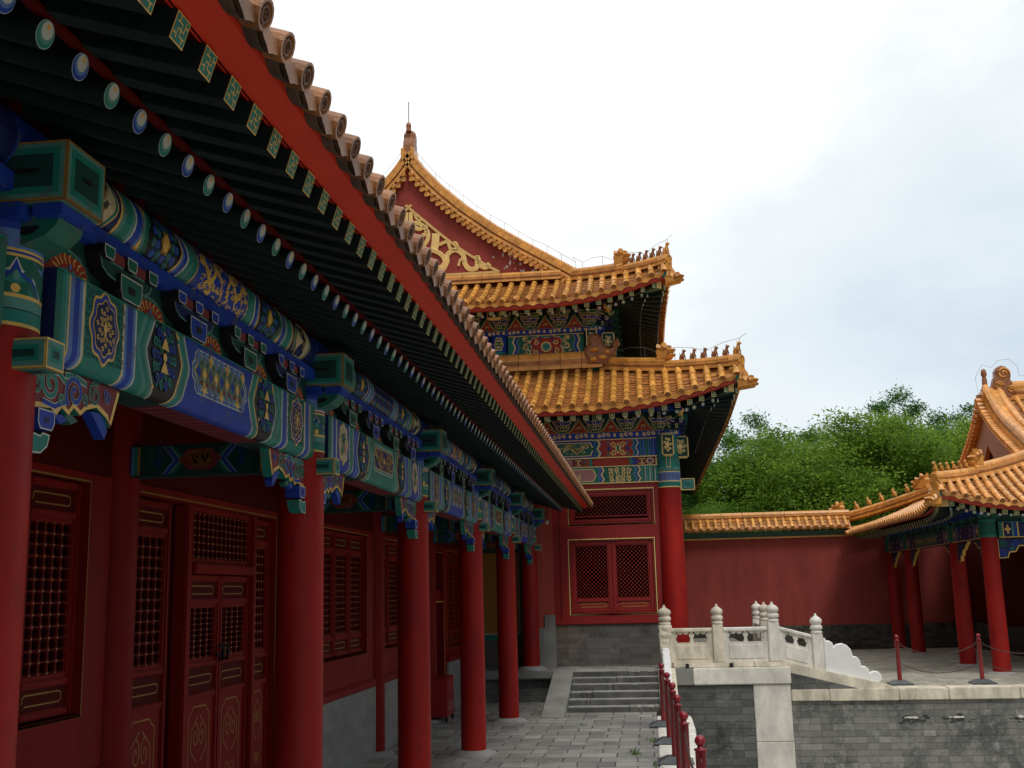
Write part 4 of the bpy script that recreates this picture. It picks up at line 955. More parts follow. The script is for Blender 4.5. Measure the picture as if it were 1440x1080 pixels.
# dado, piers
mb = MB(); mb.box((-2.09, YW, PZ0-.3), (.30, YW+.24, 1.49), 'brick_dado'); mb.build('dado', H)
mb = MB(); mb.box((HX+.0-.1, YW+.2, PZ0-.3), (HX+.12, YB, 1.5), 'brick_dado'); mb.build('dado', H)
mb = MB(); mb.box((-2.62, 24.42, 1.45), (-2.32, YW+.24, 4.7), 'red_plaster'); mb.box((-2.32, 24.56, 1.72), (-2.09, YW+.24, 4.7), 'red_plaster')
mb.box((-2.64, 24.40, PZ0-.2), (-2.30, YW+.2, 1.45), 'stone'); mb.box((-2.30, 24.54, PZ0-.2), (-2.075, YW+.2, 1.72), 'stone'); mb.build('wall_pier', H)
mb = MB(); mb.box((-3.95, YW+.02, 1.3), (-2.66, YW+.2, 3.6), 'yellow_panel'); mb.box((-3.95, YW-.01, PZ0-.3), (-2.62, YW+.2, 1.2), 'brick_dado')
mb.box((-3.95, YW, 1.2), (-2.62, YW+.2, 1.31), 'teal'); mb.box((-2.84, YW-.002, 1.31), (-2.72, YW+.2, 3.6), 'teal'); mb.box((-2.72, YW-.004, 1.2), (-2.64, YW+.2, 3.6), 'pedestal')
mb.box((-3.95, YW, 3.1), (-2.66, YW+.19, 3.6), 'green_dark'); P = Paint(mb, lambda u, v, h: (u, YW+.016-h, v)); P.rib([(-3.95, 1.33), (-2.9, 1.33), (-2.87, 1.36), (-2.87, 3.1)], .018, 'white', 0)
mb.build('painted_panel', H)
# corner pillar and far side pillars
def hall_pillar(x, y, r, z0, z1, z2):
    mb = MB(); mb.lathe([(r, z0), (r*.985, z0+1.5), (r*.925, z1)], 'red_pillar', (x, y, 0), 36); p = mb.build('pillar', H, (x, y, z0))
    c = MB(); rr = r*.925+.004; n = 36
    rg = lambda z: [(x + rr*math.cos(2*math.pi*k/n), y + rr*math.sin(2*math.pi*k/n), z) for k in range(n)]
    zs = [0, .02, .10, .115, .125, .27, .285, .30, .36, .96, .975, 1.0]; ms = ['gilt','teal','gilt','white','blue_pale','gilt','teal','teal_pale','teal','gilt','blue']
    prev = z1
    for q, m_ in enumerate(ms):
        z = z1 + (z2-z1)*zs[q+1]; c.rings([rg(prev), rg(z)], m_); prev = z
    P = Paint(c, lambda u, v, h: (x + (rr+h)*math.sin(u/rr), y - (rr+h)*math.cos(u/rr), z1 + v))
    D = z2-z1
    for q in range(9):
        for s_ in range(5): P.spiral((-rr*1.5+q*rr*.375, D*.14+s_*.03), .025, 1.2, .010, 'maroon' if s_ % 2 else 'blue_pale', 1, q+s_, 1, 9)
    for q in range(90):
        u, v = rnd.uniform(-rr*1.5, rr*1.6), rnd.uniform(D*.38, D*.94); P.spiral((u, v), .032, 1.1, .012, ('blue_pale','teal','green')[q % 3], 1, q, 1, 9)
    for u in (0, rr*1.55): 
        P.oval((u, D*.66), .13, .16, 'gilt', 3, 7, .1, 30); P.oval((u, D*.66), .115, .145, 'green', 4, 7, .1, 30)
        for q in range(8): P.spiral((u+.07*math.cos(q*.785), D*.66+.09*math.sin(q*.785)), .035, 1.2, .014, 'gilt', 5, q, 1, 9)
        P.band(u-.045, u+.045, D*.36, D*.56, 'gilt', 4, 1); P.band(u-.035, u+.035, D*.37, D*.55, 'teal', 5, 1)
    c.build('painted_collar', p, (x, y, z0)); return p
hall_pillar(HX, HY, .27, PZ0-.05, 4.42, 5.66)
# windows
def diag_lattice(mb, y, x0, x1, z0, z1, nx, m_='hall_red', t=.05):
    d = (x1-x0)/nx; h = d/2; nz = max(1, round((z1-z0)/d)); dz = (z1-z0)/nz
    for par in (0, 1):
        for i in range(nx + par):
            for j in range(nz + par):
                cx, cz = x0 + d*(i + (.5 if not par else 0)), z0 + dz*(j + (.5 if not par else 0))
                crn = [(cx+h, cz), (cx, cz+dz/2), (cx-h, cz), (cx, cz-dz/2)]
                if any(p[0] < x0-1e-6 or p[0] > x1+1e-6 or p[1] < z0-1e-6 or p[1] > z1+1e-6 for p in crn): crn = [(min(max(p[0], x0), x1), min(max(p[1], z0), z1)) for p in crn]
                r = d*.36; F = lambda p, q=0: (p[0], y+q, p[1])
                inn = [(min(max(cx+r*math.cos(R_(a)), x0), x1), min(max(cz+r*math.sin(R_(a)), z0), z1)) for a in range(0, 360, 45)]
                for q in range(4):
                    a, b, c_ = inn[2*q], inn[2*q+1], inn[(2*q+2) % 8]
                    mb.poly((F(crn[q]), F(a), F(b)), m_); mb.poly((F(crn[q]), F(b), F(crn[(q+1) % 4])), m_); mb.poly((F(crn[(q+1) % 4]), F(b), F(c_)), m_)
                for q in range(8): mb.poly((F(inn[q]), F(inn[(q+1) % 8]), F(inn[(q+1) % 8], t), F(inn[q], t)), 'red_dark')
    for i in range(nx+1):
        for j in range(nz):
            c = (x0+d*i, z0+dz*(j+.5)); s_ = .009
            if rnd.random() < .55: mb.poly([(c[0]-s_, y-.004, c[1]), (c[0], y-.004, c[1]-s_), (c[0]+s_, y-.004, c[1]), (c[0], y-.004, c[1]+s_)], 'gold_dull')
def hframe(mb, y, x0, x1, z0, z1, w, d, m_):
    for a, b in (((x0, y, z0), (x0+w, y+d, z1)), ((x1-w, y, z0), (x1, y+d, z1)), ((x0+w, y, z0), (x1-w, y+d, z0+w)), ((x0+w, y, z1-w), (x1-w, y+d, z1))): mb.bevbox(a, b, m_, min(.012, w*.2))
wl = MB()
WX0, WX1 = -1.74, .16
wl.box((-2.09, YW+.02, 1.49), (WX0, YW+.24, 4.57), 'hall_red'); wl.box((WX1+.02, YW+.02, 1.49), (HX-.1, YW+.24, 4.57), 'hall_red')
wl.box((WX0, YW+.02, 1.49), (WX1+.02, YW+.24, 1.70), 'hall_red'); wl.box((WX0, YW+.02, 3.34), (WX1+.02, YW+.24, 3.66), 'hall_red'); wl.box((WX0, YW+.02, 4.44), (WX1+.02, YW+.24, 4.57), 'hall_red')
wl.bevbox((-2.085, YW-.04, 1.495), (.29, YW+.02, 1.64), 'hall_red', .015); wl.bevbox((-1.93, YW-.01, 1.64), (-1.86, YW+.02, 4.56), 'hall_red', .01)
wl.build('window_wall', H, (-.9, YW, 1.5))
for (x0, x1, z0, z1, n) in ((WX0, WX1, 1.70, 3.34, 2), (WX0+.02, WX1+.03, 3.66, 4.44, 1)):
    fr_ = MB(); P = Paint(fr_, lambda u, v, h: (u, YW+.017-h, v)); P.loop([(x0, z0), (x1, z0), (x1, z1), (x0, z1)], .028, 'gilt', 0)
    hframe(fr_, YW+.05, x0+.015, x1-.015, z0+.015, z1-.015, .04, .08, 'hall_red')
    wn = fr_.build('window', H, ((x0+x1)/2, YW, z0))
    for q in range(n):
        a = x0+.055+q*(x1-x0-.11)/n; b = a + (x1-x0-.11)/n - .01; l_ = MB()
        hframe(l_, YW+.07, a, b, z0+.055, z1-.055, .07, .06, 'hall_red')
        zb = z0+.055+(.22 if n == 2 else .06)
        if n == 2:
            l_.bevbox((a+.07, YW+.075, zb), (b-.07, YW+.13, zb+.06), 'hall_red', .01); l_.box((a+.07, YW+.10, z0+.12), (b-.07, YW+.12, zb), 'hall_red')
            P = Paint(l_, lambda u, v, h: (u, YW+.10-h, v)); c = (a+b)/2; zc = z0+.20
            P.loop([(c-.30, zc), (c-.26, zc-.035), (c+.26, zc-.035), (c+.30, zc), (c+.26, zc+.035), (c-.26, zc+.035)], .016, 'gold_dull', 0)
        hframe(l_, YW+.09, a+.065, b-.065, zb+.055, z1-.12, .03, .04, 'hall_red')
        cs = l_.build('casement', wn, ((a+b)/2, YW+.07, z0)) if n == 2 else l_.build('frame', wn, ((a+b)/2, YW+.07, z0))
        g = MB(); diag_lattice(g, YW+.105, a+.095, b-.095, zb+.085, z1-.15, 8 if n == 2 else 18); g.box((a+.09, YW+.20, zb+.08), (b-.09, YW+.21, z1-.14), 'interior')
        g.build('lattice', wn, ((a+b)/2, YW+.1, zb))
# painted lintels on the front (and plain on the side)
def hall_beam(name, x0, x1, z0, z1, y, spec, th=.22):
    mb = MB(); mb.bevbox((x0, y, z0), (x1, y+th, z1), spec[0], .02); P = Paint(mb, lambda u, v, h: (x1-u, y-h, z0+v)); Hh = z1-z0
    spec[1](P, x1-x0, Hh); return mb.build(name, H, ((x0+x1)/2, y, z0))
def zig(s_, w, Hh, k=2):    # zigzag boundary
    return lambda v: s_ + w*(abs(((v/Hh*k) % 1.) - .5)*2)
def zband(P, a, w, Hh, cols, l=1, amp=.06, k=2):
    for i, m_ in enumerate(cols): P.band(zig(a+i*w, amp, Hh, k), zig(a+(i+1)*w+.002, amp, Hh, k), .0, Hh, m_, l, 16)
def b_upper(P, L_, Hh):     # seen from the right end (pillar) to the left
    P.band(0, .05, 0, Hh, 'blue', 0, 1)
    for q in range(3):   # nested stripes
        a = .06+q*.11; P.band(a, a+.02, .03, Hh-.03, 'blue_pale', 1, 1); P.band(a+.02, a+.06, .03, Hh-.03, 'green' if q % 2 else 'blue', 1, 1); P.band(a+.06, a+.09, .03, Hh-.03, 'teal', 1, 1)
    zband(P, .39, .03, Hh, ('white','teal','blue','teal_pale'), 2)
    P.band(zig(.51, .06, Hh), zig(1.22, .06, Hh), 0, Hh, 'red_paint', 1, 16)
    for s_ in (-1, 1):
        P.spiral((.86+s_*.10, Hh*.66), .075, 1.3, .022, 'gilt', 3, 0 if s_ > 0 else 3.14, s_, 18); P.spiral((.86+s_*.10, Hh*.30), .075, 1.3, .022, 'gilt', 3, 0 if s_ > 0 else 3.14, -s_, 18)
        P.oval((.86+s_*.21, Hh*.5), .035, .05, 'blue', 3, 5, .3); P.oval((.86+s_*.22, Hh*.2), .03, .03, 'teal', 3, 5, .3); P.oval((.86+s_*.22, Hh*.8), .03, .03, 'blue_pale', 3, 5, .3)
    P.oval((.86, Hh*.5), .05, .10, 'gilt', 3, 4, .3); P.oval((.86, Hh*.5), .03, .07, 'teal', 4)
    zband(P, 1.24, .035, Hh, ('gilt','teal_pale','blue','teal'), 2)
    u = 1.40; P.band(u-.05, L_, 0, Hh, 'blue', 0, 1)
    while u < L_:
        w = 1.55; 
        for g, m_, l in ((0,'gilt',2),(.015,'green',3)): P.star((u+w/2, Hh/2), [(u+g*2, Hh/2), (u+.07+g, Hh*.14+g), (u+w/2, Hh*.14+g), (u+w-.07-g, Hh*.14+g), (u+w-g*2, Hh/2), (u+w-.07-g, Hh*.86-g), (u+w/2, Hh*.86-g), (u+.07+g, Hh*.86-g)], m_, l)
        P.dragon(u+.12, u+w/2-.04, Hh*.17, Hh*.83, 'gilt', 4, rnd, Hh*.16, 12); P.dragon(u+w-.12, u+w/2+.04, Hh*.17, Hh*.83, 'gilt', 4, rnd, Hh*.16, 12); P.oval((u+w/2, Hh*.5), .03, .05, 'gilt', 4)
        u += w+.1
    P.band(0, L_, 0, Hh*.06, 'gilt', 6, 1); P.band(0, L_, Hh*.95, Hh, 'gilt', 6, 1)
def b_strip(P, L_, Hh):
    P.band(0, .04, 0, Hh, 'gilt', 1, 1)
    for u in (.16, 2.1, 2.32, 2.54):
        P.oval((u, Hh/2), .085, Hh*.42, 'gilt', 1); P.oval((u, Hh/2), .065, Hh*.33, 'blue_pale', 2, 8, .12); P.oval((u, Hh/2), .03, Hh*.15, 'red_paint', 3)
    for u in (.33, 1.75): P.band(u, u+.025, Hh*.1, Hh*.9, 'gilt', 1, 1); P.band(u-.06, u+.08, Hh*.12, Hh*.22, 'gilt', 1, 1); P.band(u-.06, u+.08, Hh*.78, Hh*.88, 'gilt', 1, 1)
    P.band(zig(.42, .08, Hh, 1), zig(.60, -.05, Hh, 1), 0, Hh, 'blue', 1, 8); P.band(zig(.52, .08, Hh, 1), zig(.60, .05, Hh, 1), 0, Hh, 'teal', 2, 8)
    P.band(lambda v: .62+.1*abs(v/Hh-.5), lambda v: 1.45-.1*abs(v/Hh-.5), 0, Hh, 'red_paint', 2, 8)
    P.band(1.45, 1.62, 0, Hh, 'teal', 1, 1); P.band(zig(1.5, .05, Hh, 1), zig(1.58, .05, Hh, 1), 0, Hh, 'red_paint', 2, 8)
    P.band(1.9, L_, 0, Hh, 'pink', 0, 1)
def b_lower(P, L_, Hh):
    P.band(0, .04, 0, Hh, 'teal', 0, 1)
    for q in range(3):
        a = .05+q*.11; P.band(a, a+.02, .03, Hh-.03, 'white', 1, 1); P.band(a+.02, a+.06, .03, Hh-.03, 'teal' if q % 2 else 'green', 1, 1); P.band(a+.06, a+.09, .03, Hh-.03, 'teal_pale', 1, 1)
    zband(P, .37, .03, Hh, ('gilt','blue','teal','blue_pale'), 2)
    P.band(zig(.50, .06, Hh), zig(1.16, .06, Hh), 0, Hh, 'green', 1, 16)
    for q in range(16): P.spiral((.64+(q % 4)*.13, Hh*(.18+.2*(q//4))), .055, 1.3, .022, 'gilt', 3, q*1.3, (-1)**q, 12)
    zband(P, 1.18, .035, Hh, ('gilt','blue','blue_pale','teal'), 2)
    u = 1.36; P.band(u-.05, L_, 0, Hh, 'teal', 0, 1)
    while u < L_:
        w = 1.5
        for g, m_, l in ((0,'gilt',2),(.015,'pink',3)): P.star((u+w/2, Hh/2), [(u+g*2, Hh/2), (u+.07+g, Hh*.14+g), (u+w/2, Hh*.14+g), (u+w-.07-g, Hh*.14+g), (u+w-g*2, Hh/2), (u+w-.07-g, Hh*.86-g), (u+w/2, Hh*.86-g), (u+.07+g, Hh*.86-g)], m_, l)
        c = u+w*.60; P.oval((c, Hh/2), .15, Hh*.34, 'white', 4, 12, .08, 36); P.oval((c, Hh/2), .12, Hh*.27, 'blue_pale', 5, 12, .1, 36); P.oval((c, Hh/2), .06, Hh*.14, 'teal', 6, 6, .2)
        for s_ in (-1, 1):
            for q in range(3): P.spiral((c+s_*(.26+.13*q), Hh*(.62-.12*q)), .055, 1.2, .020, ('gilt','blue','gilt')[q], 4, q, s_, 12)
            P.rib([(c+s_*.18, Hh*.35), (c+s_*.35, Hh*.25), (c+s_*.55, Hh*.4)], .02, 'gilt', 4)
        u += w+.1
    P.band(0, L_, 0, Hh*.06, 'gilt', 6, 1); P.band(0, L_, Hh*.95, Hh, 'gilt', 6, 1)
def b_plate(P, L_, Hh):
    u = .1
    while u < L_:
        for q in range(3): P.spiral((u+q*.10, Hh*.5), Hh*.36, 1.2, .022, 'gilt', 1, q*2., (-1)**q, 10)
        P.oval((u+.36, Hh*.5), .03, Hh*.3, 'gilt', 1, 5, .3, 14); u += .5
XL = -5.0
hall_beam('lintel', XL, HX-.24, 5.13, 5.56, YW-.03, ('blue', b_upper)); hall_beam('lintel_strip', XL, HX-.24, 4.96, 5.125, YW+.0, ('maroon', b_strip)); hall_beam('lintel', XL, HX-.24, 4.56, 4.955, YW-.02, ('teal', b_lower))
hall_beam('lintel_plate', XL, HX+.30, 5.565, 5.70, YW-.13, ('blue', b_plate), .4)
# beam ends crossing at the corner
def corner_block(x, y, z0, z1, dx, dy, w):
    mb = MB(); cx = x+dx*.36; cy = y+dy*.36
    a = (min(x, cx+dx*.05)-(w if dx == 0 else 0), min(y, cy)-(w if dy == 0 else 0), z0); b = (max(x, cx)+(w if dx == 0 else 0), max(y, cy)+(w if dy == 0 else 0), z1)
    mb.bevbox(a, b, 'gilt', .03)
    P = Paint(mb, lambda u, v, h: (((a[0]+b[0])/2)+u, a[1]-h, (z0+z1)/2+v)); ww, hh = (b[0]-a[0])/2-.025, (z1-z0)/2-.025
    P.star((0,0), [(-ww,-hh),(ww,-hh),(ww,hh),(-ww,hh)], 'green_dark', 0)
    for q in range(7): P.spiral((ww*.6*math.cos(q*.9), hh*.6*math.sin(q*.9)), ww*.3, 1.2, .018, 'gilt', 1, q, 1, 10)
    P.oval((0,0), ww*.4, hh*.3, 'gilt', 1, 4, .3)
    mb.build('beam_end', H, ((a[0]+b[0])/2, (a[1]+b[1])/2, z0))
corner_block(HX, HY-.1, 5.10, 5.58, 0, -1, .13); corner_block(HX+.1, HY, 5.08, 5.56, 1, 0, .13)
mb = MB(); mb.bevbox((HX, HY-.06, 4.36), (HX+.56, HY+.06, 4.62), 'gilt', .01); P = Paint(mb, lambda u, v, h: (HX+.27+u, HY-.06-h, 4.49+v)); P.star((.13,0), [(.0,-.11),(.27,-.11),(.27,.11),(.0,.11)], 'teal', 0); P.star((.14,0), [(.03,-.08),(.24,-.08),(.24,.08),(.03,.08)], 'teal_pale', 1); P.star((.14,0), [(.05,-.05),(.22,-.05),(.22,.05),(.05,.05)], 'teal', 2); mb.build('beam_end', H, (HX+.4, HY, 4.4))
# upper storey band
UX, UY = -1.05, 26.3
mb = MB(); mb.lathe([(.22, 7.2), (.215, 8.55)], 'teal', (UX, UY, 0), 28); mb.lathe([(.222, 7.95), (.222, 8.4)], 'blue', (UX, UY, 0), 28); mb.build('pillar', H, (UX, UY, 7.2))
for px in (-3.38,):
    mb = MB(); mb.lathe([(.20, 7.2), (.195, 8.5)], 'blue', (px, UY, 0), 28); mb.lathe([(.203, 7.85), (.203, 8.0)], 'teal', (px, UY, 0), 28)
    P = Paint(mb, lambda u, v, h: (px+(.2+h)*math.sin(u/.2), UY-(.2+h)*math.cos(u/.2), v)); P.oval((0, 8.2), .11, .17, 'gilt', 1, 6, .1); P.oval((0, 8.2), .09, .15, 'green', 2, 6, .1)
    for q in range(6): P.spiral((.05*math.cos(q), 8.2+.09*math.sin(q)), .03, 1.2, .013, 'gilt', 3, q, 1, 8)
    mb.build('pillar', H, (px, UY, 7.2))
def b_up2(P, L_, Hh):
    P.band(0, L_, 0, Hh, 'teal', 0, 1); P.band(0, .06, 0, Hh, 'green', 1, 1)
    def half(f, rev):
        def Z(a, w, cols, l):
            for i, m_ in enumerate(cols):
                A, B = zig(a+i*w, .06, Hh), zig(a+(i+1)*w, .06, Hh)
                fa, fb = (lambda v, A=A: f(A(v))), (lambda v, B=B: f(B(v)))
                (P.band(fb, fa, 0, Hh, m_, l, 16) if rev else P.band(fa, fb, 0, Hh, m_, l, 16))
        Z(.10, .035, ('gilt','blue','blue','teal_pale'), 2)
        A, B = zig(.24, .06, Hh), zig(.66, .06, Hh)
        (P.band(lambda v: f(B(v)), lambda v: f(A(v)), 0, Hh, 'green', 1, 16) if rev else P.band(lambda v: f(A(v)), lambda v: f(B(v)), 0, Hh, 'green', 1, 16))
        P.rib([(f(.42), Hh*.85), (f(.55), Hh*.75), (f(.40), Hh*.6), (f(.36), Hh*.45), (f(.52), Hh*.4), (f(.55), Hh*.25), (f(.40), Hh*.15)], .04, 'gilt', 3, False); P.oval((f(.42), Hh*.85), .06, .05, 'gilt', 3, 5, .3)
        for q in range(14): P.spiral((f(rnd.uniform(.32, .62)), Hh*rnd.uniform(.1, .9)), .03, 1.1, .014, 'gilt', 3, q, 1, 8)
        Z(.68, .035, ('gilt','blue','blue_pale','teal'), 2)
    half(lambda u: u, False); half(lambda u: L_-u, True)
    c = L_/2
    for g, m_, l in ((0,'white',2),(.015,'red_paint',3)):
        w = .40-g; h = Hh*.40-g; P.star((c, Hh/2), [(c-w, Hh/2-h*.5), (c-w*.85, Hh/2-h), (c, Hh/2-h), (c+w*.85, Hh/2-h), (c+w, Hh/2-h*.5), (c+w*.9, Hh/2), (c+w, Hh/2+h*.5), (c+w*.85, Hh/2+h), (c, Hh/2+h), (c-w*.85, Hh/2+h), (c-w, Hh/2+h*.5), (c-w*.9, Hh/2)], m_, l)
    P.oval((c, Hh/2), .13, .13, 'gilt', 4, 10, .1); P.oval((c, Hh/2), .10, .10, 'teal_pale', 5, 10, .1); P.oval((c, Hh/2), .05, .05, 'teal', 6)
    for s_ in (-1, 1):
        for t_ in (-1, 1): P.spiral((c+s_*.25, Hh/2+t_*.11), .075, 1.2, .022, 'gilt', 4, 1, s_*t_, 14); P.oval((c+s_*.16, Hh/2+t_*.16), .04, .03, 'blue', 4, 5, .3)
    P.band(0, L_, 0, .02, 'gilt', 6, 1); P.band(0, L_, Hh-.02, Hh, 'gilt', 6, 1)
hall_beam('lintel', -3.16, UX-.24, 7.80, 8.40, UY-.10, ('teal', b_up2), .2)
hall_beam('lintel_plate', -10.5, UX+.26, 8.40, 8.52, UY-.22, ('blue', b_plate), .4)
mb = MB(); mb.box((-10.5, UY+.0, 7.3), (-3.6, UY+.2, 8.4), 'blue'); mb.bevbox((-10.5, UY-.1, 7.85), (-3.62, UY-.001, 8.39), 'blue', .02); mb.build('lintel', H, (-5, UY, 7.8))
def upblock(x, y, z0, w, h, d, m='green_dark'):
    mb = MB(); mb.bevbox((x-w, y-d, z0), (x+w, y, z0+h), 'gilt', .02); P = Paint(mb, lambda u, v, hh: (x+u, y-d-hh, z0+h/2+v)); a, b = w-.025, h/2-.025
    P.star((0,0), [(-a,-b),(a,-b),(a,b),(-a,b)], m, 0)
    for q in range(7): P.spiral((a*.6*math.cos(q*.9), b*.6*math.sin(q*.9)), a*.3, 1.2, .018, 'gilt', 1, q, 1, 10)
    P.oval((0, .02), a*.42, b*.36, 'gilt', 1, 4, .3); mb.build('beam_end', H, (x, y, z0))
upblock(UX-.05, UY-.12, 7.92, .13, .50, .3); upblock(UX+.34, UY+.05, 7.85, .15, .50, .3); upblock(-3.42, UY-.6, 8.70, .16, .38, .2)
mb = MB(); mb.box((-3.56, UY-.24, 7.60), (-3.44, UY-.16, 7.72), 'teal'); mb.build('beam_end', H, (-3.5, UY-.2, 7.6))
# bracket sets under both eaves
def dougong(tiers, sc=1.):
    mb = MB(); mats = ('green', 'blue')
    outlined(mb, [(-.07,0),(.07,0),(.09,.03),(.09,.09),(-.09,.09),(-.09,.03)], lambda u, v, h: (u, -.12-h, v), .2, 'green', 'gilt', .008, 'green_dark')
    for t in range(tiers):
        y = -.14 - .13*t; z = .06 + .105*t; w = .15 + .065*t
        for w_, y_, c in ((w, y, mats[t % 2]), (w*.78, y+.12, mats[(t+1) % 2])):
            outlined(mb, [(-w_*.55, z), (w_*.55, z), (w_*.9, z+.03), (w_, z+.085), (-w_, z+.085), (-w_*.9, z+.03)], lambda u, v, h, y_=y_: (u, y_-h, v), .06, c, 'gilt', .013, c + '_dark')
            for s_ in (-1, 0, 1): outlined(mb, [(s_*w_*.86-.03, z+.07), (s_*w_*.86+.03, z+.07), (s_*w_*.86+.042, z+.09), (s_*w_*.86+.042, z+.12), (s_*w_*.86-.042, z+.12), (s_*w_*.86-.042, z+.09)], lambda u, v, h, y_=y_: (u, y_-.012-h, v), .08, mats[(t+1) % 2], 'gilt', .010, mats[(t+1) % 2] + '_dark')
        # projecting beak
        outlined(mb, [(-.032, z-.03), (.032, z-.03), (.036, z+.07), (-.036, z+.07)], lambda u, v, h, y=y: (u, y-.14-h, v), .20, mats[t % 2], 'gilt', .010, mats[t % 2] + '_dark')
    z = .06 + .105*tiers; y = -.14-.13*tiers
    outlined(mb, [(-.032, z-.04), (.032, z-.04), (.032, z+.09), (-.032, z+.09)], lambda u, v, h: (u, y-.06-h, v), .3, 'teal', 'gilt', .008, 'green')
    return mb
def panelboard(x0, x1, z0, z1, y, sp, xs):
    mb = MB(); mb.box((x0, y, z0), (x1, y+.05, z1), 'green_dark'); P = Paint(mb, lambda u, v, h: (u, y-h, v)); Hh = z1-z0
    for x in xs:
        u = x + sp/2
        for g, m_, l in ((0,'gilt',0),(.014,'green',1),(.04,'gilt',2),(.05,'red_paint',3)):
            w, h = sp*.40-g, min(Hh*.92, .36)-g*1.6; P.star((u, z0+.06), [(u-w, z0+g*.3), (u, z0+g*.3), (u+w, z0+g*.3), (u+w*.55, z0+h*.30), (u+w*.22, z0+h*.72), (u, z0+h), (u-w*.22, z0+h*.72), (u-w*.55, z0+h*.30)], m_, l)
        P.spiral((u, z0+.10), .05, 1.2, .016, 'gilt', 5, 0, 1, 10); P.oval((u, z0+.09), .022, .035, 'green', 6)
    mb.build('bracket_board', H, ((x0+x1)/2, y, z0))
SPc = .72
dl = dougong(2).build('bracket_set', H, (0,0,0)); du_ = dougong(3).build('bracket_set', H, (0,0,0))
xs = [HX-.16 - SPc*k for k in range(0, 7)]
for i, x in enumerate(xs): (put(dl, H, (x, YW-.02, 5.70)) if i == 0 else dup(dl, H, (x, YW-.02, 5.70)))
panelboard(XL, HX+.1, 5.70, 6.12, YW-.10, SPc, xs[1:])
xu = [UX-.1 - SPc*k for k in range(0, 13)]
for i, x in enumerate(xu): (put(du_, H, (x, UY-.08, 8.52)) if i == 0 else dup(du_, H, (x, UY-.08, 8.52)))
panelboard(-10.5, UX+.1, 8.52, 9.2, UY-.16, SPc, xu[1:])
# corner sets turned round the corner and side sets
for (o, x, y, z) in ((dl, HX+.02, HY-.02, 5.70), (du_, UX+.02, UY+.02, 8.52)):
    dup(o, H, (x, y, z), R_(45)); dup(o, H, (x, y, z), R_(90))
    for k in range(1, 8): dup(o, H, (x+.02, y+SPc*k, z), R_(90))
mb = MB(); mb.box((HX-.1, HY, 5.6), (HX+.08, YB, 6.3), 'green_dark'); mb.box((HX-.1, HY, 4.56), (HX+.14, YB, 5.58), 'blue_dark'); mb.build('side_beam', H, (HX, 35, 5))
mb = MB(); mb.box((HX-.1, HY+.2, 1.5), (HX+.06, YB, 4.56), 'red_wall'); mb.build('side_wall', H, (HX, 35, 1.5))
mb = MB(); mb.box((UX-.1, UY, 7.4), (UX+.1, YB-1.5, 8.5), 'blue_dark'); mb.box((UX-.1, UY, 8.5), (UX+.06, YB-1.5, 9.3), 'green_dark'); mb.build('side_beam', H, (UX, 35, 8))
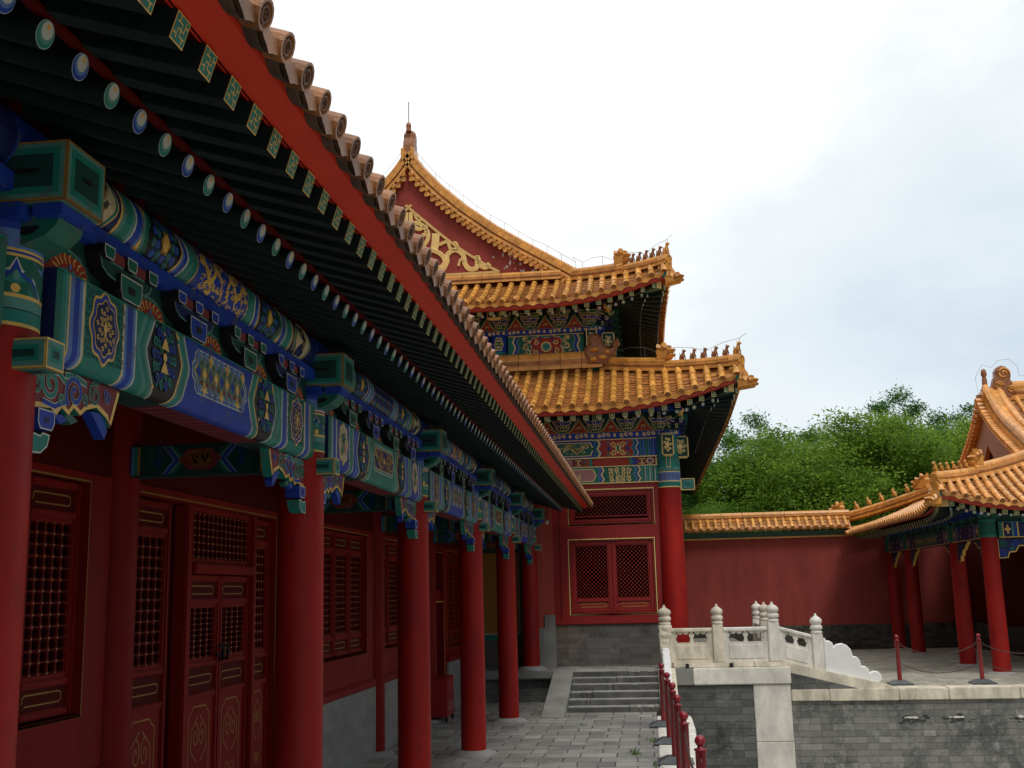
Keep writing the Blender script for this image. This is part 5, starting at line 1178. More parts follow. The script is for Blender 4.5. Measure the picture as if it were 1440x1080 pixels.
# eave geometry: front eave runs along X at y = ye, right eave along Y at x = xe; both turn up to the corner
def eave_z(s_, up, Lc): return up*max(0, (Lc-s_)/Lc)**2.1
def flare(s_, fl, Lc): return fl*max(0, (Lc-s_)/Lc)**2
class Eave:
    def __init__(s, xc, yc, z, up=.52, Lc=3.2, fl=.22): s.xc, s.yc, s.z, s.up, s.Lc, s.fl = xc, yc, z, up, Lc, fl
    def front(s, x, b=0, dz=0):
        d = s.xc - x; return V((x, s.yc + s.fl - flare(d, s.fl, s.Lc) + b, s.z + eave_z(d, s.up, s.Lc) + dz))
    def side(s, y, b=0, dz=0):
        d = y - s.yc; return V((s.xc - s.fl + flare(d, s.fl, s.Lc) - b, y, s.z + eave_z(d, s.up, s.Lc) + dz))
def build_eave(B_thing, ev, hip_top, zt, x_end, y_end, y_top, x_top, r, sp, tag_pal, rm, fm, wallx, wally, nraf, mt='tile', rz=.0, ridge_w=.30, beasts=5, bh=.26, head=.42, heads_at=.62, rl=1.0, fig='beast'):
    """one corner of a roof skirt: tiles, boards, rafters, corner beam and hip ridge"""
    E_, T_ = [], []
    n = int((ev.xc - .14 - x_end)/sp)
    xs = [ev.xc - .16 - k*sp for k in range(n)][::-1]
    hx, hy = hip_top
    tipp = V((ev.xc-.06, ev.yc+.06, ev.z+ev.up+.06)); topz = V((hx, hy, zt))
    def hipz(f, z_):
        f = max(0, f); p = tipp.lerp(V((hx, hy, z_)), f); p.z = tipp.z + (z_-tipp.z)*(.72*f + .28*f*f) + .10*(1-f)**3 + .03; return p
    for x in xs:
        e_ = ev.front(x); 
        if x > hx: t = hipz((ev.xc - .06 - x)/(ev.xc - .06 - hx), zt)
        else: t = V((x, y_top, zt))
        E_.append(e_); T_.append(t)
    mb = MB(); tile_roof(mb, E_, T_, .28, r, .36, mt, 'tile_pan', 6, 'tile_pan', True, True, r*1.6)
    ys = [ev.yc + .16 + k*sp for k in range(int((y_end-ev.yc)/sp))]
    E2, T2 = [], []
    for y in ys:
        e_ = ev.side(y)
        if y < hy: t = hipz((y - ev.yc - .06)/(hy - ev.yc - .06), zt)
        else: t = V((x_top, y, zt))
        E2.append(e_); T2.append(t)
    tile_roof(mb, E2, T2, .28, r, .36, mt, 'tile_pan', 6, 'tile_pan', True, False, r*1.5)
    mb.build('roof_tiles', B_thing)
    # boards: red eave board, soffit
    mb = MB(); sd = MB()
    def sweep(ptsf, m_, mbx):
        rs = []
        for p, inw in ptsf: rs.append(p)
        mbx.rings(rs, m_, False, False)
    xx = [x_end + (ev.xc-.02-x_end)*k/60 for k in range(61)]
    yy = [ev.yc+.02 + (y_end-ev.yc)*k/60 for k in range(61)]
    for fn, seq, ax in ((ev.front, xx, 1), (ev.side, yy, 0)):
        o_ = 0 if ax == 1 else .08; sec = lambda q: [fn(q, .03+o_, -.03), fn(q, .05+o_, -.135 if ax == 1 else -.05), fn(q, .15+o_, -.145 if ax == 1 else -.06), fn(q, .15+o_, -.02)]
        mb.rings([sec(q) for q in seq], 'red_paint', True, False)
        def inner(q, b, dz):
            p = fn(q, 0, 0); w = wally if ax == 1 else wallx
            tgt = V((min(p.x, wallx), wally, ev.z+rz)) if ax == 1 else V((wallx, max(p.y, wally), ev.z+rz))
            return p.lerp(tgt, b) + V((0,0,dz))
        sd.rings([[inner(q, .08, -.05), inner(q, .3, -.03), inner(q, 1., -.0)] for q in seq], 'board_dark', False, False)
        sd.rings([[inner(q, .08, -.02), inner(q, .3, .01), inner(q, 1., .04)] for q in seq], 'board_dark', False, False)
    mb.build('eave_board', B_thing); sd.build('roof_boarding', B_thing)
    # rafters: fly ends near the eave, round ends further in
    cnt = 0; rest = MB()
    for fn, seq, ax in ((ev.front, [ev.xc - .30 - k*sp*.96 for k in range(int((ev.xc-x_end)/sp))], 1), (ev.side, [ev.yc + .30 + k*sp*.96 for k in range(int((y_end-ev.yc)/sp))], 0)):
        done = 0
        for q in seq:
            p = fn(q, 0, 0)
            if (ax == 1 and q < x_end+.2) or (ax == 0 and q > y_end-.2): continue
            d = (ev.xc - q) if ax == 1 else (q - ev.yc)
            tgt = V((min(q, wallx + max(0, (q-wallx))*.15), wally, ev.z+rz+.02)) if ax == 1 else V((wallx, max(q, wally - max(0, wally-q)*.15), ev.z+rz+.02))
            dr = (p-tgt).normalized()
            e1 = p - dr*.16 + V((0,0,-.21)); e2 = p - dr*.62*rl + V((0,0,-.27))
            done += 1
            if done > (nraf*.42 if ax == 1 else nraf*.58):
                sw = V((.05, 0, 0)) if ax == 1 else V((0, .05, 0))
                for p0, p1, hh in ((e1 - dr*.7 + V((0,0,.10)), e1, .1), (tgt, e2, .1)):
                    rest.prism([p1 - sw, p1 + sw, p1 + sw + V((0,0,hh)), p1 - sw + V((0,0,hh))], p0 - p1, 'rafter_paint', 'teal')
                continue
            align(one(fm), e1 - dr*.7 + V((0,0,.10)), e1, B_thing)
            align(one(rm[cnt % 2]), tgt + V((0,0,-.0)), e2, B_thing); cnt += 1
    if rest.f:
        o = rest.build('rafter_row', B_thing); o['kind'] = 'stuff'
    # corner beam with animal head
    c = V((ev.xc-.02, ev.yc+.02, ev.z+ev.up-.16)); w0 = V((wallx, wally, ev.z+rz-.05)); d = (c-w0); d.z = 0; d.normalize(); sdv = V((-d.y, d.x, 0))
    mb = MB()
    for (s0, s1, zz, hh) in ((w0, c - d*.35 + V((0,0,-.22)), .0, .20), (w0 + V((0,0,.2)), c - d*.05 + V((0,0,-.02)), .0, .16)):
        dd = (s1-s0)
        mb.prism([s0 + sdv*.09, s0 - sdv*.09, s0 - sdv*.09 + V((0,0,hh)), s0 + sdv*.09 + V((0,0,hh))], dd, 'teal', 'gilt')
    mb.build('corner_beam', B_thing, w0)
    mb = MB(); inflated(mb, [(u*.40, v*.34) for u, v in DRAGON_HEAD], lambda u, v, h: c + d*(u+.05) + sdv*h + V((0,0,v-.22)), .20, 'tile_ridge'); mb.build('corner_head', B_thing, c)
    # hip ridge with its figures
    n = 14; pts = []
    for k in range(n+1):
        t = k/n; p = hipz(t, zt); p.z -= .05; pts.append(p)
    rr = MB(); kk = int(n*heads_at); ridge(rr, pts[:kk+1], ridge_w*.8, .26, mt if mt != 'tile' else 'tile_ridge', joints=.4); ridge(rr, pts[kk:], ridge_w, .33, mt if mt != 'tile' else 'tile_ridge', joints=.5)
    # rounded tile capping the tip
    q = pts[0]; dd = (pts[0]-pts[1]).normalized(); sdv2 = V((-dd.y, dd.x, 0)).normalized(); up = sdv2.cross(dd) * 1
    if up.z < 0: up = -up
    for zz, rr_ in ((.12, .11), (-.06, .10)):
        cc = q + up*zz; cir = lambda ra, o: [cc + sdv2*ra*math.cos(2*math.pi*i/12) + up*ra*math.sin(2*math.pi*i/12) + dd*o for i in range(12)]
        rr.rings([cir(rr_, -.25), cir(rr_, .02), cir(rr_*.8, .03), cir(rr_*.75, .015)], 'tile_ridge', True, False); rr.poly(cir(rr_*.75, .015), 'tile_ridge')
    hr = rr.build('hip_ridge', B_thing, tipp)
    def at(t): 
        f = t*n; i = min(int(f), n-1); return pts[i].lerp(pts[i+1], f-i)
    out_d = V((dd.x, dd.y, 0))
    for b in range(beasts+1):
        bb = MB(); t = heads_at*(.03 + .80*b/(beasts+.6)); beast(bb, at(t) + V((0,0,.24)), out_d, bh*(1.15 if b == 0 else 1.), 'tile_ridge' if b == 0 else fig, b); bb.build('ridge_figure', hr, at(t))
    bb = MB(); p = at(heads_at); s3 = V((-out_d.y, out_d.x, 0)).normalized(); inflated(bb, [(u*head, v*head) for u, v in DRAGON_HEAD], lambda u, v, h: p + out_d.normalized()*u + s3*h + V((0,0,v+.25)), .20, 'tile_ridge'); bb.build('ridge_head', hr, p)
    return pts
def small_rafter(c_out, side):
    mb = MB(); r = .052; n = 10; cir = lambda y, rr: [(rr*math.cos(2*math.pi*k/n), y, rr*math.sin(2*math.pi*k/n)) for k in range(n)]
    mb.rings([cir(0, r), cir(1.0, r)], side, True, True); mb.poly(cir(0, r), c_out); mb.poly(cir(-.002, r*.72), 'white'); mb.poly(cir(-.004, r*.3), 'gold'); return mb
def small_flyer():
    mb = MB(); w = .055; mb.box((-w, 0, -w), (w, .7, w), 'rafter_paint'); P = Paint(mb, lambda u, v, h: (u, -h, v)); P.star((0,0), [(-w,-w),(w,-w),(w,w),(-w,w)], 'gold', 0); g = w-.010; P.star((0,0), [(-g,-g),(g,-g),(g,g),(-g,g)], 'teal', 1); P.rib([(-g*.6, 0), (g*.6, 0)], .012, 'gold', 2); P.rib([(0, -g*.6), (0, g*.6)], .012, 'gold', 2); return mb
ra1, ra2, rf1 = small_rafter('teal', 'rafter_paint').build('rafter'), small_rafter('blue', 'rafter_paint').build('rafter'), small_flyer().build('flying_rafter')
for o in (ra1, ra2, rf1): use[o] = 1
low = Eave(2.20, 23.16, 6.08, .60, 3.4, .16)
build_eave(H, low, (-.85, 26.1), 7.46, -12.6, YB, 26.1, -.85, .078, .292, None, (ra1, ra2), rf1, HX+.35, HY-.40, 48, rz=.16, heads_at=.52)
upe = Eave(.84, 24.60, 8.86, .56, 3.4, .16)
PX_, PY_ = -1.55, 27.0
build_eave(H, upe, (PX_, PY_), 9.97, -11.6, YB-1.5, PY_, PX_, .078, .292, None, (ra1, ra2), rf1, UX+.35, UY-.45, 48, rz=.22, heads_at=.47)
# blue plates just under the rafters
mb = MB(); mb.bevbox((XL, YW-.50, 6.08), (HX+.35, YW-.36, 6.20), 'blue', .01); P = Paint(mb, lambda u, v, h: (u, YW-.50-h, 6.08+v))
for k in range(18): P.rib([(HX-.2-k*.3, .06), (HX-.08-k*.3, .06)], .02, 'gold_dull', 0); P.rib([(HX-.17-k*.3, .03), (HX-.11-k*.3, .03)], .015, 'gold_dull', 0)
mb.build('eave_plate', H, (-2, YW-.4, 6.1))
mb = MB(); mb.bevbox((-10.5, UY-.72, 9.00), (UX+.45, UY-.56, 9.13), 'blue', .01); mb.build('eave_plate', H, (-3, UY-.6, 9.))
# vase under the corner beam
for (x, y, z) in ((HX+.30, HY-.36, 5.98), (UX+.36, UY-.40, 8.82)):
    mb = MB(); mb.lathe([(.07,0),(.05,.03),(.10,.10),(.12,.17),(.09,.23),(.05,.26),(.07,.30)], 'gold', (x, y, z), 14); mb.build('corner_vase', H, (x, y, z))
# ridge against the upper wall, with corner dragon
mb = MB(); ridge(mb, [(-11., 26.02, 7.46), (-.85, 26.02, 7.46)], .34, .44, 'tile_ridge', joints=.5); mb.box((-11., 26.1, 7.4), (UX+.1, 26.3, 7.86), 'tile_ridge'); ridge(mb, [(-.80, 26.1, 7.46), (-.80, YB-1, 7.46)], .34, .44, 'tile_ridge'); mb.build('wall_ridge', H, (-4, 26, 7.5))
mb = MB(); cq = V((-.92, 25.98, 7.50)); inflated(mb, [(u*.62, v*.62) for u, v in [( -.5,0),(.40,0),(.46,.3),(.62,.42),(.66,.72),(.80,.86),(.72,1.06),(.56,.98),(.48,.78),(.30,.74),(.16,.86),(.10,1.12),(-.06,1.30),(-.30,1.30),(-.46,1.12),(-.40,.90),(-.56,.74),(-.62,.50),(-.52,.30)]], lambda u, v, h: cq + V((u, h, v)), .34, 'beast')
for (u, v, r) in ((-.18,.62,.11),(.12,.30,.12),(-.24,.24,.10),(.30,.52,.07)):
    mb.lathe([(0.01,-.06),(r*.8,-.04),(r,0),(r*.7,.05),(.01,.07)], 'tile_ridge', cq + V((u*.62, -.17, v*.62)), 8)
mb.build('corner_dragon', H, cq)
# ---- gable
GZ = 9.98
prof = [(0, 13.80), (.35, 13.28), (.85, 12.72), (1.5, 12.12), (2.33, 11.48), (3.0, 11.04), (3.42, 10.78), (4.0, 10.42), (4.40, 10.17)]   # ridge top right of the middle
prof2 = [(-dx, z) for dx, z in prof[::-1]] + prof[1:]
def at_x(dx):
    a = abs(dx)
    for (x0, z0), (x1, z1) in zip(prof, prof[1:]):
        if x0 <= a <= x1: return z0 + (z1-z0)*(a-x0)/(x1-x0)
    return prof[-1][1]
mb = MB(); xs_ = [-4.3+8.6*k/80 for k in range(81)]
mb.rings([[V((HC+x, PY_+.02, GZ-.3)) for x in xs_], [V((HC+x, PY_+.02, max(GZ-.2, at_x(x)-.30))) for x in xs_]], 'red_wall', False, False); 
# flaked plaster
P = Paint(mb, lambda u, v, h: (HC+u, PY_+.02-h, v))
for (u0, v0, n_, s_) in ((1.35, 11.72, 4, .10), (2.75, 10.62, 26, .22), (1.85, 11.40, 4, .09), (2.1, 10.3, 6, .2), (3.3, 10.3, 8, .3)):
    for q in range(n_):
        u, v = u0+rnd.gauss(0, s_), v0+rnd.gauss(0, s_*.55 if v0 > 10.4 else .03); w = rnd.uniform(.015, .05); P.star((u, v), [(u+w*rnd.uniform(.4, 1.2)*math.cos(a), v+w*rnd.uniform(.3, 1.4)*math.sin(a)) for a in (0, 1, 2, 3, 4, 5)], 'white', 0)
gb = mb.build('gable_wall', H, (HC, PY_, GZ))
# gilded ribbon ornament
mb = MB(); P = Paint(mb, lambda u, v, h: (HC+u, PY_-.02-h, v))
def bar(pts, w, t=.05):
    for i, (g, m_) in enumerate(((w, 'gold'), (w*.72, 'gold'), (w*.35, 'gold'))):
        P2 = Paint(mb, lambda u, v, h: (HC+u, PY_+.0-.012*i-h*.2, v)); P2.rib(pts, g, m_, i)
def sm(pts, n=8):   # smooth curve through points
    out_ = []
    for i in range(len(pts)-1):
        p0, p1, p2, p3 = pts[max(i-1,0)], pts[i], pts[i+1], pts[min(i+2, len(pts)-1)]
        for k in range(n):
            t = k/n; out_.append(tuple(.5*(2*p1[j] + (p2[j]-p0[j])*t + (2*p0[j]-5*p1[j]+4*p2[j]-p3[j])*t*t + (3*p1[j]-p0[j]-3*p2[j]+p3[j])*t**3) for j in (0, 1)))
    return out_ + [pts[-1]]
def ribbon3(pts, w, m_='gilt', z=0.):
    w *= .82
    """raised ribbon with a grooved section"""
    n = len(pts); rs = []
    for i, p in enumerate(pts):
        a, b = pts[max(i-1, 0)], pts[min(i+1, n-1)]; du, dv = b[0]-a[0], b[1]-a[1]; d = math.hypot(du, dv) or 1; nx, ny = -dv/d, du/d
        rs.append([V((HC+p[0]+nx*w*o, PY_+.015-hh-z, p[1]+ny*w*o)) for o, hh in ((-.5,0),(-.5,.03),(-.42,.035),(-.30,.035),(-.26,.02),(-.16,.02),(-.12,.035),(.12,.035),(.16,.02),(.26,.02),(.30,.035),(.42,.035),(.5,.03),(.5,0))])
    mb.rings(rs, m_, False, False)
for s_ in (-1, 1):
    f = lambda pts: sm([(s_*u, v) for u, v in pts])
    ribbon3(f([(-.08, 12.26), (.35, 11.86), (.85, 11.40), (1.35, 10.98), (2.0, 10.52), (2.36, 10.30)]), .075)
    ribbon3(f([(0, 10.30), (1.2, 10.30), (2.36, 10.30)]), .08)
    ribbon3(f([(.06,12.06),(.08,11.76),(.26,11.58),(.44,11.64),(.46,11.46),(.36,11.40)]), .12); ribbon3(f([(.0,11.76),(.30,11.72),(.52,11.44),(.42,11.16),(.18,11.19),(.10,11.39)]), .13)
    ribbon3(f([(.72,11.44),(.70,11.14),(.66,10.99)]), .24); ribbon3(f([(.60,11.00),(.85,10.86),(.95,10.66),(.82,10.50),(.60,10.56)]), .14, z=.01)
    ribbon3(f([(.80,11.12),(1.02,11.19),(1.10,11.00),(1.28,10.96),(1.26,11.12),(1.18,11.16)]), .10); ribbon3(f([(.86,10.38),(1.0,10.64),(1.02,10.84),(1.22,10.96),(1.42,10.82),(1.48,10.56),(1.60,10.42),(1.78,10.46),(1.80,10.74),(1.86,10.54),(2.0,10.44),(2.12,10.54)]), .15)
    ribbon3(f([(.30,11.30),(.45,11.05),(.62,11.0)]), .09); ribbon3(f([(1.30,10.52),(1.36,10.70),(1.46,10.62)]), .07); ribbon3(f([(.15,12.02),(.22,11.86),(.34,11.80)]), .07); ribbon3(f([(.1,10.44),(.2,10.74),(.45,10.84),(.55,10.64)]), .14); ribbon3(f([(.55,10.39),(.70,10.54),(.92,10.44)]), .11, z=.02)
mb.build('gilded_ornament', H, (HC, PY_, GZ))
# gable ridges with their tile fringe
mb = MB()
for s_ in (-1, 1):
    fine_ = []
    for k in range(33):
        dx = 4.32*k/32; fine_.append((s_*dx, at_x(dx)))
    pts = fine_
    # fringe of round end tiles projecting from the gable
    for k in range(31):
        dx = .36 + 3.9*k/30.; zz = at_x(dx); sl = (at_x(dx+.05)-at_x(max(0, dx-.05)))/.1; nrm = V((s_*(-sl), 0, 1)).normalized()
        for back, r in ((.33, .056),):
            c = V((HC+s_*dx, PY_-.16, zz)) - nrm*back; cir = lambda rr, o: [c + V((rr*math.cos(2*math.pi*i/12), o, rr*math.sin(2*math.pi*i/12))) for i in range(12)]
            mb.rings([cir(r, .25), cir(r, -.01), cir(r*.8, -.015), cir(r*.74, .0)], 'tile', True, False); mb.poly(cir(r*.74, .0), 'tile_ridge')
        tg = V((s_*1., 0, s_*sl*s_)).normalized(); c = V((HC+s_*(dx+.065), PY_-.12, at_x(dx+.065))) - nrm*.40
        sh = [(-.075,.06),(-.07,-.01),(-.04,-.06),(0,-.085),(.04,-.06),(.07,-.01),(.075,.06)]
        mb.prism([c + tg*u + nrm*v for u, v in sh], (0, .03, 0), 'tile', 'tile'); 
        mb.prism([c + tg*u*1.3 + nrm*(v*.7+.06) + V((0,.05,0)) for u, v in sh], (0, .12, 0), 'tile_pan', 'tile_pan')
    # body of the ridge in three courses
    for (o0, o1, y0, y1, m_) in ((-.29,-.22,-.12,.3,'tile_ridge'),(-.22,-.17,-.06,.3,'tile_pan'),(-.17,-.08,-.12,.3,'tile_ridge'),(-.08,.02,-.06,.28,'tile_ridge')):
        for k in range(0, 32):
            a, b = fine_[k], fine_[k+1]
            sec = []
            for (x, z) in (a, (b[0]-(b[0]-a[0])*.03, b[1]-(b[1]-a[1])*.03)):
                sl = (at_x(abs(x)+.05)-at_x(max(0, abs(x)-.05)))/.1; nr = V((s_*(-sl), 0, 1)).normalized(); p = V((HC+x, PY_, z)); sec.append([p + nr*o0 + V((0,y0,0)), p + nr*o1 + V((0,y0,0)), p + nr*o1 + V((0,y1,0)), p + nr*o0 + V((0,y1,0))])
            mb.rings(sec, m_, True, False)
    mb.tube([V((HC+x, PY_+.06, z+.0)) for x, z in fine_], .075, 'tile_ridge', 10)
mb.build('gable_ridge', H, (HC, PY_, GZ+2))
# skirt ridge at the foot of the gable
mb = MB(); ridge(mb, [(-9.4, PY_-.10, GZ-.02), (-1.85, PY_-.10, GZ-.02)], .34, .27, 'tile_ridge', joints=.5); mb.build('foot_ridge', H, (-5, PY_, GZ))
# main roof slopes behind the gable
mb = MB(); ys_ = [PY_+.25+.30*k for k in range(62)]
for s_ in (1, -1):
    ev_ = [V((HC+s_*(4.32), y, 10.02)) for y in ys_]; tp_ = [V((HC+s_*.1, y, 13.35)) for y in ys_]
    tile_roof(mb, ev_ if s_ == 1 else ev_[::-1], tp_ if s_ == 1 else tp_[::-1], .42, .078, .6, 'tile', 'tile_pan', 5, 'tile', False, False)
mb.build('roof_tiles', H, (HC, 35, 12))
mb = MB(); ridge(mb, [(HC, PY_+.1, 13.28), (HC, YB-1.5, 13.28)], .42, .62, 'tile_ridge', joints=.6); mb.build('main_ridge', H, (HC, 35, 13.3))
mb = MB(); cq = V((HC, PY_-.02, 13.45)); mb.bevbox(cq + V((-.17,-.05,-.1)), cq + V((.17,.55,.42)), 'tile_ridge', .03); inflated(mb, [(u*.62+.25, v*.66) for u, v in CHIWEN], lambda u, v, h: cq + V((h, u, v+.15)), .30, 'beast')
for s_ in (-1, 1): mb.box(cq + V((s_*.13-.05,-.08,.05)), cq + V((s_*.13+.05,-.05,.36)), 'tile_ridge')
mb.box(cq + V((-.07,-.09,.02)), cq + V((.07,-.05,.40)), 'beast'); mb.lathe([(.08,.9),(.06,1.0),(.075,1.04),(.06,1.12),(.02,1.16)], 'beast', cq + V((0,.1,0)), 10); cdr = mb.build('ridge_dragon', H, cq)
mb = MB(); mb.tube([cq + V((.0,.12,1.1)), cq + V((.0,.12,1.75))], .012, 'wire', 6); mb.build('lightning_rod', H, cq)
# lightning conductor wires on short stays
mb = MB(); pts = [V((HC+4.32*k/12, PY_+.05, at_x(4.32*k/12)+.26+.02*math.sin(k*2.))) for k in range(13)]; mb.tube(pts, .0045, 'wire', 4)
for p in pts[1:]: mb.tube([p, p + V((0,0,-.25))], .0045, 'wire', 4)
def on_hip(ev, top, zt, lift=.55, n=9):
    a = V((ev.xc-.06, ev.yc+.06, ev.z+ev.up+.06)); b = V((top[0], top[1], zt)); return [a.lerp(b, k/n) + V((0,0,lift + .08*math.sin(k*2.2) - .1*math.sin(math.pi*k/n) + (.12 if k == 0 else 0))) for k in range(n+1)]
p1 = on_hip(upe, (PX_, PY_), 9.97); mb.tube([p1[0] + V((.12,-.1,.08))] + p1 + [pts[-1]], .0045, 'wire', 4)
for p in p1[::2]: mb.tube([p, p + V((0,0,-.35))], .0045, 'wire', 4)
mb.build('lightning_wire', H, (HC, PY_, 12)); mb = MB()
p2 = on_hip(low, (-.85, 26.1), 7.46); mb.tube([p2[0] + V((.14,-.1,.08))] + p2, .0045, 'wire', 4)
for p in p2[::2]: mb.tube([p, p + V((0,0,-.35))], .0045, 'wire', 4)
mb.build('lightning_wire', H, (0, 25, 8)); mb = MB(); mb.tube([V((HC-4.32*k/12, PY_+.05, at_x(4.32*k/12)+.26)) for k in range(8)], .0045, 'wire', 4)
mb.build('lightning_wire', H, (HC, PY_, 12))
lamp = MB(); lamp.lathe([(.012,.05),(.03,.045),(.045,0),(.03,-.04),(.005,-.05)], 'white', (-2.16, 24.2, 3.72), 12); lamp.tube([(-2.16, 24.2, 3.76), (-2.16, 24.3, 4.25)], .008, 'iron', 6)
o = lamp.build('bulb', None, (-2.16, 24.2, 3.72)); tag(o, 'small white bulb hanging under the far end of the gallery eave', 'bulb')
# ================================================================ BOUNDARY WALL
WY = 37.9
Wl = thing('boundary_wall', 'plain red courtyard wall with a yellow tiled coping in front of the trees', 'wall', (5, WY, .16))
mb = MB(); mb.box((.4, WY, .95), (14, WY+.5, 3.80), 'red_wall'); mb.build('wall_face', Wl)
mb = MB(); mb.box((.4, WY-.04, .0), (14, WY+.54, .95), 'brick_wallfoot'); mb.build('dado', Wl)
mb = MB(); mb.bevbox((.4, WY-.06, 3.80), (6.75, WY+.5, 3.86), 'tile', .01); mb.bevbox((.4, WY-.10, 3.862), (6.7, WY+.5, 3.92), 'tile_green', .02); mb.bevbox((.4, WY-.16, 3.922), (6.7, WY+.5, 4.03), 'tile_green', .03); mb.build('cornice', Wl)
mb = MB(); n = 25; xs = [.55 + .25*k for k in range(n)]
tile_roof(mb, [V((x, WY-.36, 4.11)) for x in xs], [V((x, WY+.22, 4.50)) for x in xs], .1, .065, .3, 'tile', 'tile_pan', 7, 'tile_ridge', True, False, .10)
mb.prism([(.4, WY-.30, 4.05), (.4, WY+.25, 4.50), (.4, WY+.8, 4.10)], (6.3, 0, 0), 'tile_pan')
mb.build('coping_tiles', Wl)
mb = MB(); ridge(mb, [(.4, WY+.24, 4.40), (6.75, WY+.24, 4.40)], .36, .30, 'tile_ridge', joints=.7); mb.build('coping_ridge', Wl)
# ================================================================ PAVILION ON THE RIGHT
VB = thing('corner_pavilion', 'open red-pillared pavilion with a hipped yellow tile roof at the right edge', 'pavilion', (10, 32.2, .16))
rnd = random.Random(21)
VX = 7.88; VZ = .16
def pav_pillar(x, y, r=.20, zt=3.22):
    mb = MB(); mb.lathe([(r, VZ+.03), (r*.98, VZ+1.2), (r*.92, zt)], 'red_pillar', (x, y, 0), 28); p = mb.build('pillar', VB, (x, y, VZ))
    st = MB(); st.lathe([(.36, VZ-.02), (.35, VZ+.015), (.25, VZ+.04)], 'pedestal', (x, y, 0), 20); st.build('base_stone', p, (x, y, VZ))
    c = MB(); c.lathe([(r*.93+.004, zt), (r*.93+.004, zt+.42)], 'green', (x, y, 0), 28)
    for z, m_ in ((zt, 'teal'), (zt+.36, 'teal')): c.lathe([(r*.93+.007, z), (r*.93+.007, z+.05)], m_, (x, y, 0), 28)
    c.build('painted_collar', p, (x, y, VZ))
PY = [26.98, 29.72, 34.9, 37.45]
for y in PY: pav_pillar(VX, y)
for x in (11.6, 15.4): pav_pillar(x, PY[0])
def pav_lintel(a, b, z0, z1, dirx):
    mb = MB(); L_ = (b-a)
    if dirx: mb.bevbox((a, PY[0]-.14, z0), (b, PY[0]+.14, z1), 'blue_dark', .02); P = Paint(mb, lambda u, v, h: (a+u, PY[0]-.14-h, z0+v))
    else: mb.bevbox((VX-.14, a, z0), (VX+.14, b, z1), 'blue_dark', .02); P = Paint(mb, lambda u, v, h: (VX-.14-h, b-u, z0+v))
    Hh = z1-z0
    for f, rev in ((lambda u: u, False), (lambda u: L_-u, True)):
        for a_, b_, m_ in ((0,.05,'green'),(.05,.10,'teal'),(.10,.12,'gold'),(.30,.34,'teal_pale'),(.34,.42,'blue'),(.42,.45,'gold')):
            (P.band(f(b_), f(a_), .01, Hh-.01, m_, 0, 1) if rev else P.band(f(a_), f(b_), .01, Hh-.01, m_, 0, 1))
        P.oval((f(.21), Hh/2), .05, .08, 'gold', 1, 4, .4)
        for q in range(6): P.spiral((f(.60+.10*(q % 3)), Hh*(.3 if q < 3 else .7)), .05, 1.2, .014, ('teal','blue','gold')[q % 3], 1, q, 1, 10)
    zc = L_/2; w = L_/2-1.0
    if w > .3:
        P.star((zc, Hh/2), [(zc-w, Hh/2), (zc-w+.1, .05), (zc, .05), (zc+w-.1, .05), (zc+w, Hh/2), (zc+w-.1, Hh-.05), (zc, Hh-.05), (zc-w+.1, Hh-.05)], 'green', 1); P.dragon(zc-w+.1, zc, .07, Hh-.07, 'gold', 2, rnd); P.dragon(zc+w-.1, zc, .07, Hh-.07, 'gold', 2, rnd)
    P.band(0, L_, Hh-.03, Hh-.01, 'teal', 3, 1); P.band(0, L_, .0, .02, 'gold', 3, 1)
    mb.build('lintel', VB, (VX, a, z0) if not dirx else (a, PY[0], z0))
for a, b in zip(PY, PY[1:]): pav_lintel(a+.19, b-.19, 3.20, 3.58, False)
pav_lintel(VX+.19, 11.41, 3.20, 3.58, True); pav_lintel(11.79, 15.2, 3.2, 3.58, True)
mb = MB(); mb.box((VX-.10, PY[0]-.1, 3.58), (VX+.1, WY, 3.95), 'green_dark'); mb.box((VX+.1, PY[0]-.1, 3.58), (16, PY[0]+.1, 3.95), 'green_dark'); mb.bevbox((VX-.16, PY[0]-.2, 3.80), (VX-.101, WY, 3.92), 'blue', .01); mb.bevbox((VX-.1, PY[0]-.16, 3.80), (16, PY[0]-.101, 3.92), 'blue', .01); mb.build('eave_beam', VB, (VX, 30, 3.6))
pb = MB(); outlined(pb, [(-.06,0),(.06,0),(.08,.03),(.08,.08),(-.08,.08),(-.08,.03)], lambda u, v, h: (u, -.14-h, v), .12, 'green', 'teal_pale', .006); outlined(pb, [(-.1,.07),(.1,.07),(.22,.10),(.25,.15),(-.25,.15),(-.22,.10)], lambda u, v, h: (u, -.13-h, v), .08, 'green', 'teal_pale', .008)
for u in (-.2, 0, .2): outlined(pb, [(u-.035,.14),(u+.035,.14),(u+.045,.2),(u-.045,.2)], lambda u_, v, h: (u_, -.15-h, v), .1, 'blue', 'teal_pale', .006)
pbo = pb.build('bracket_set', VB, (0,0,0)); k_ = 0
for q in range(0, 14):
    w = (VX, PY[0] + .78*q, 3.58)
    (put(pbo, VB, w), setattr(pbo, 'rotation_euler', (0,0,R_(-90)))) if q == 0 else dup(pbo, VB, w, R_(-90))
for q in range(0, 6): dup(pbo, VB, (VX+.02+.78*q, PY[0], 3.58), 0)
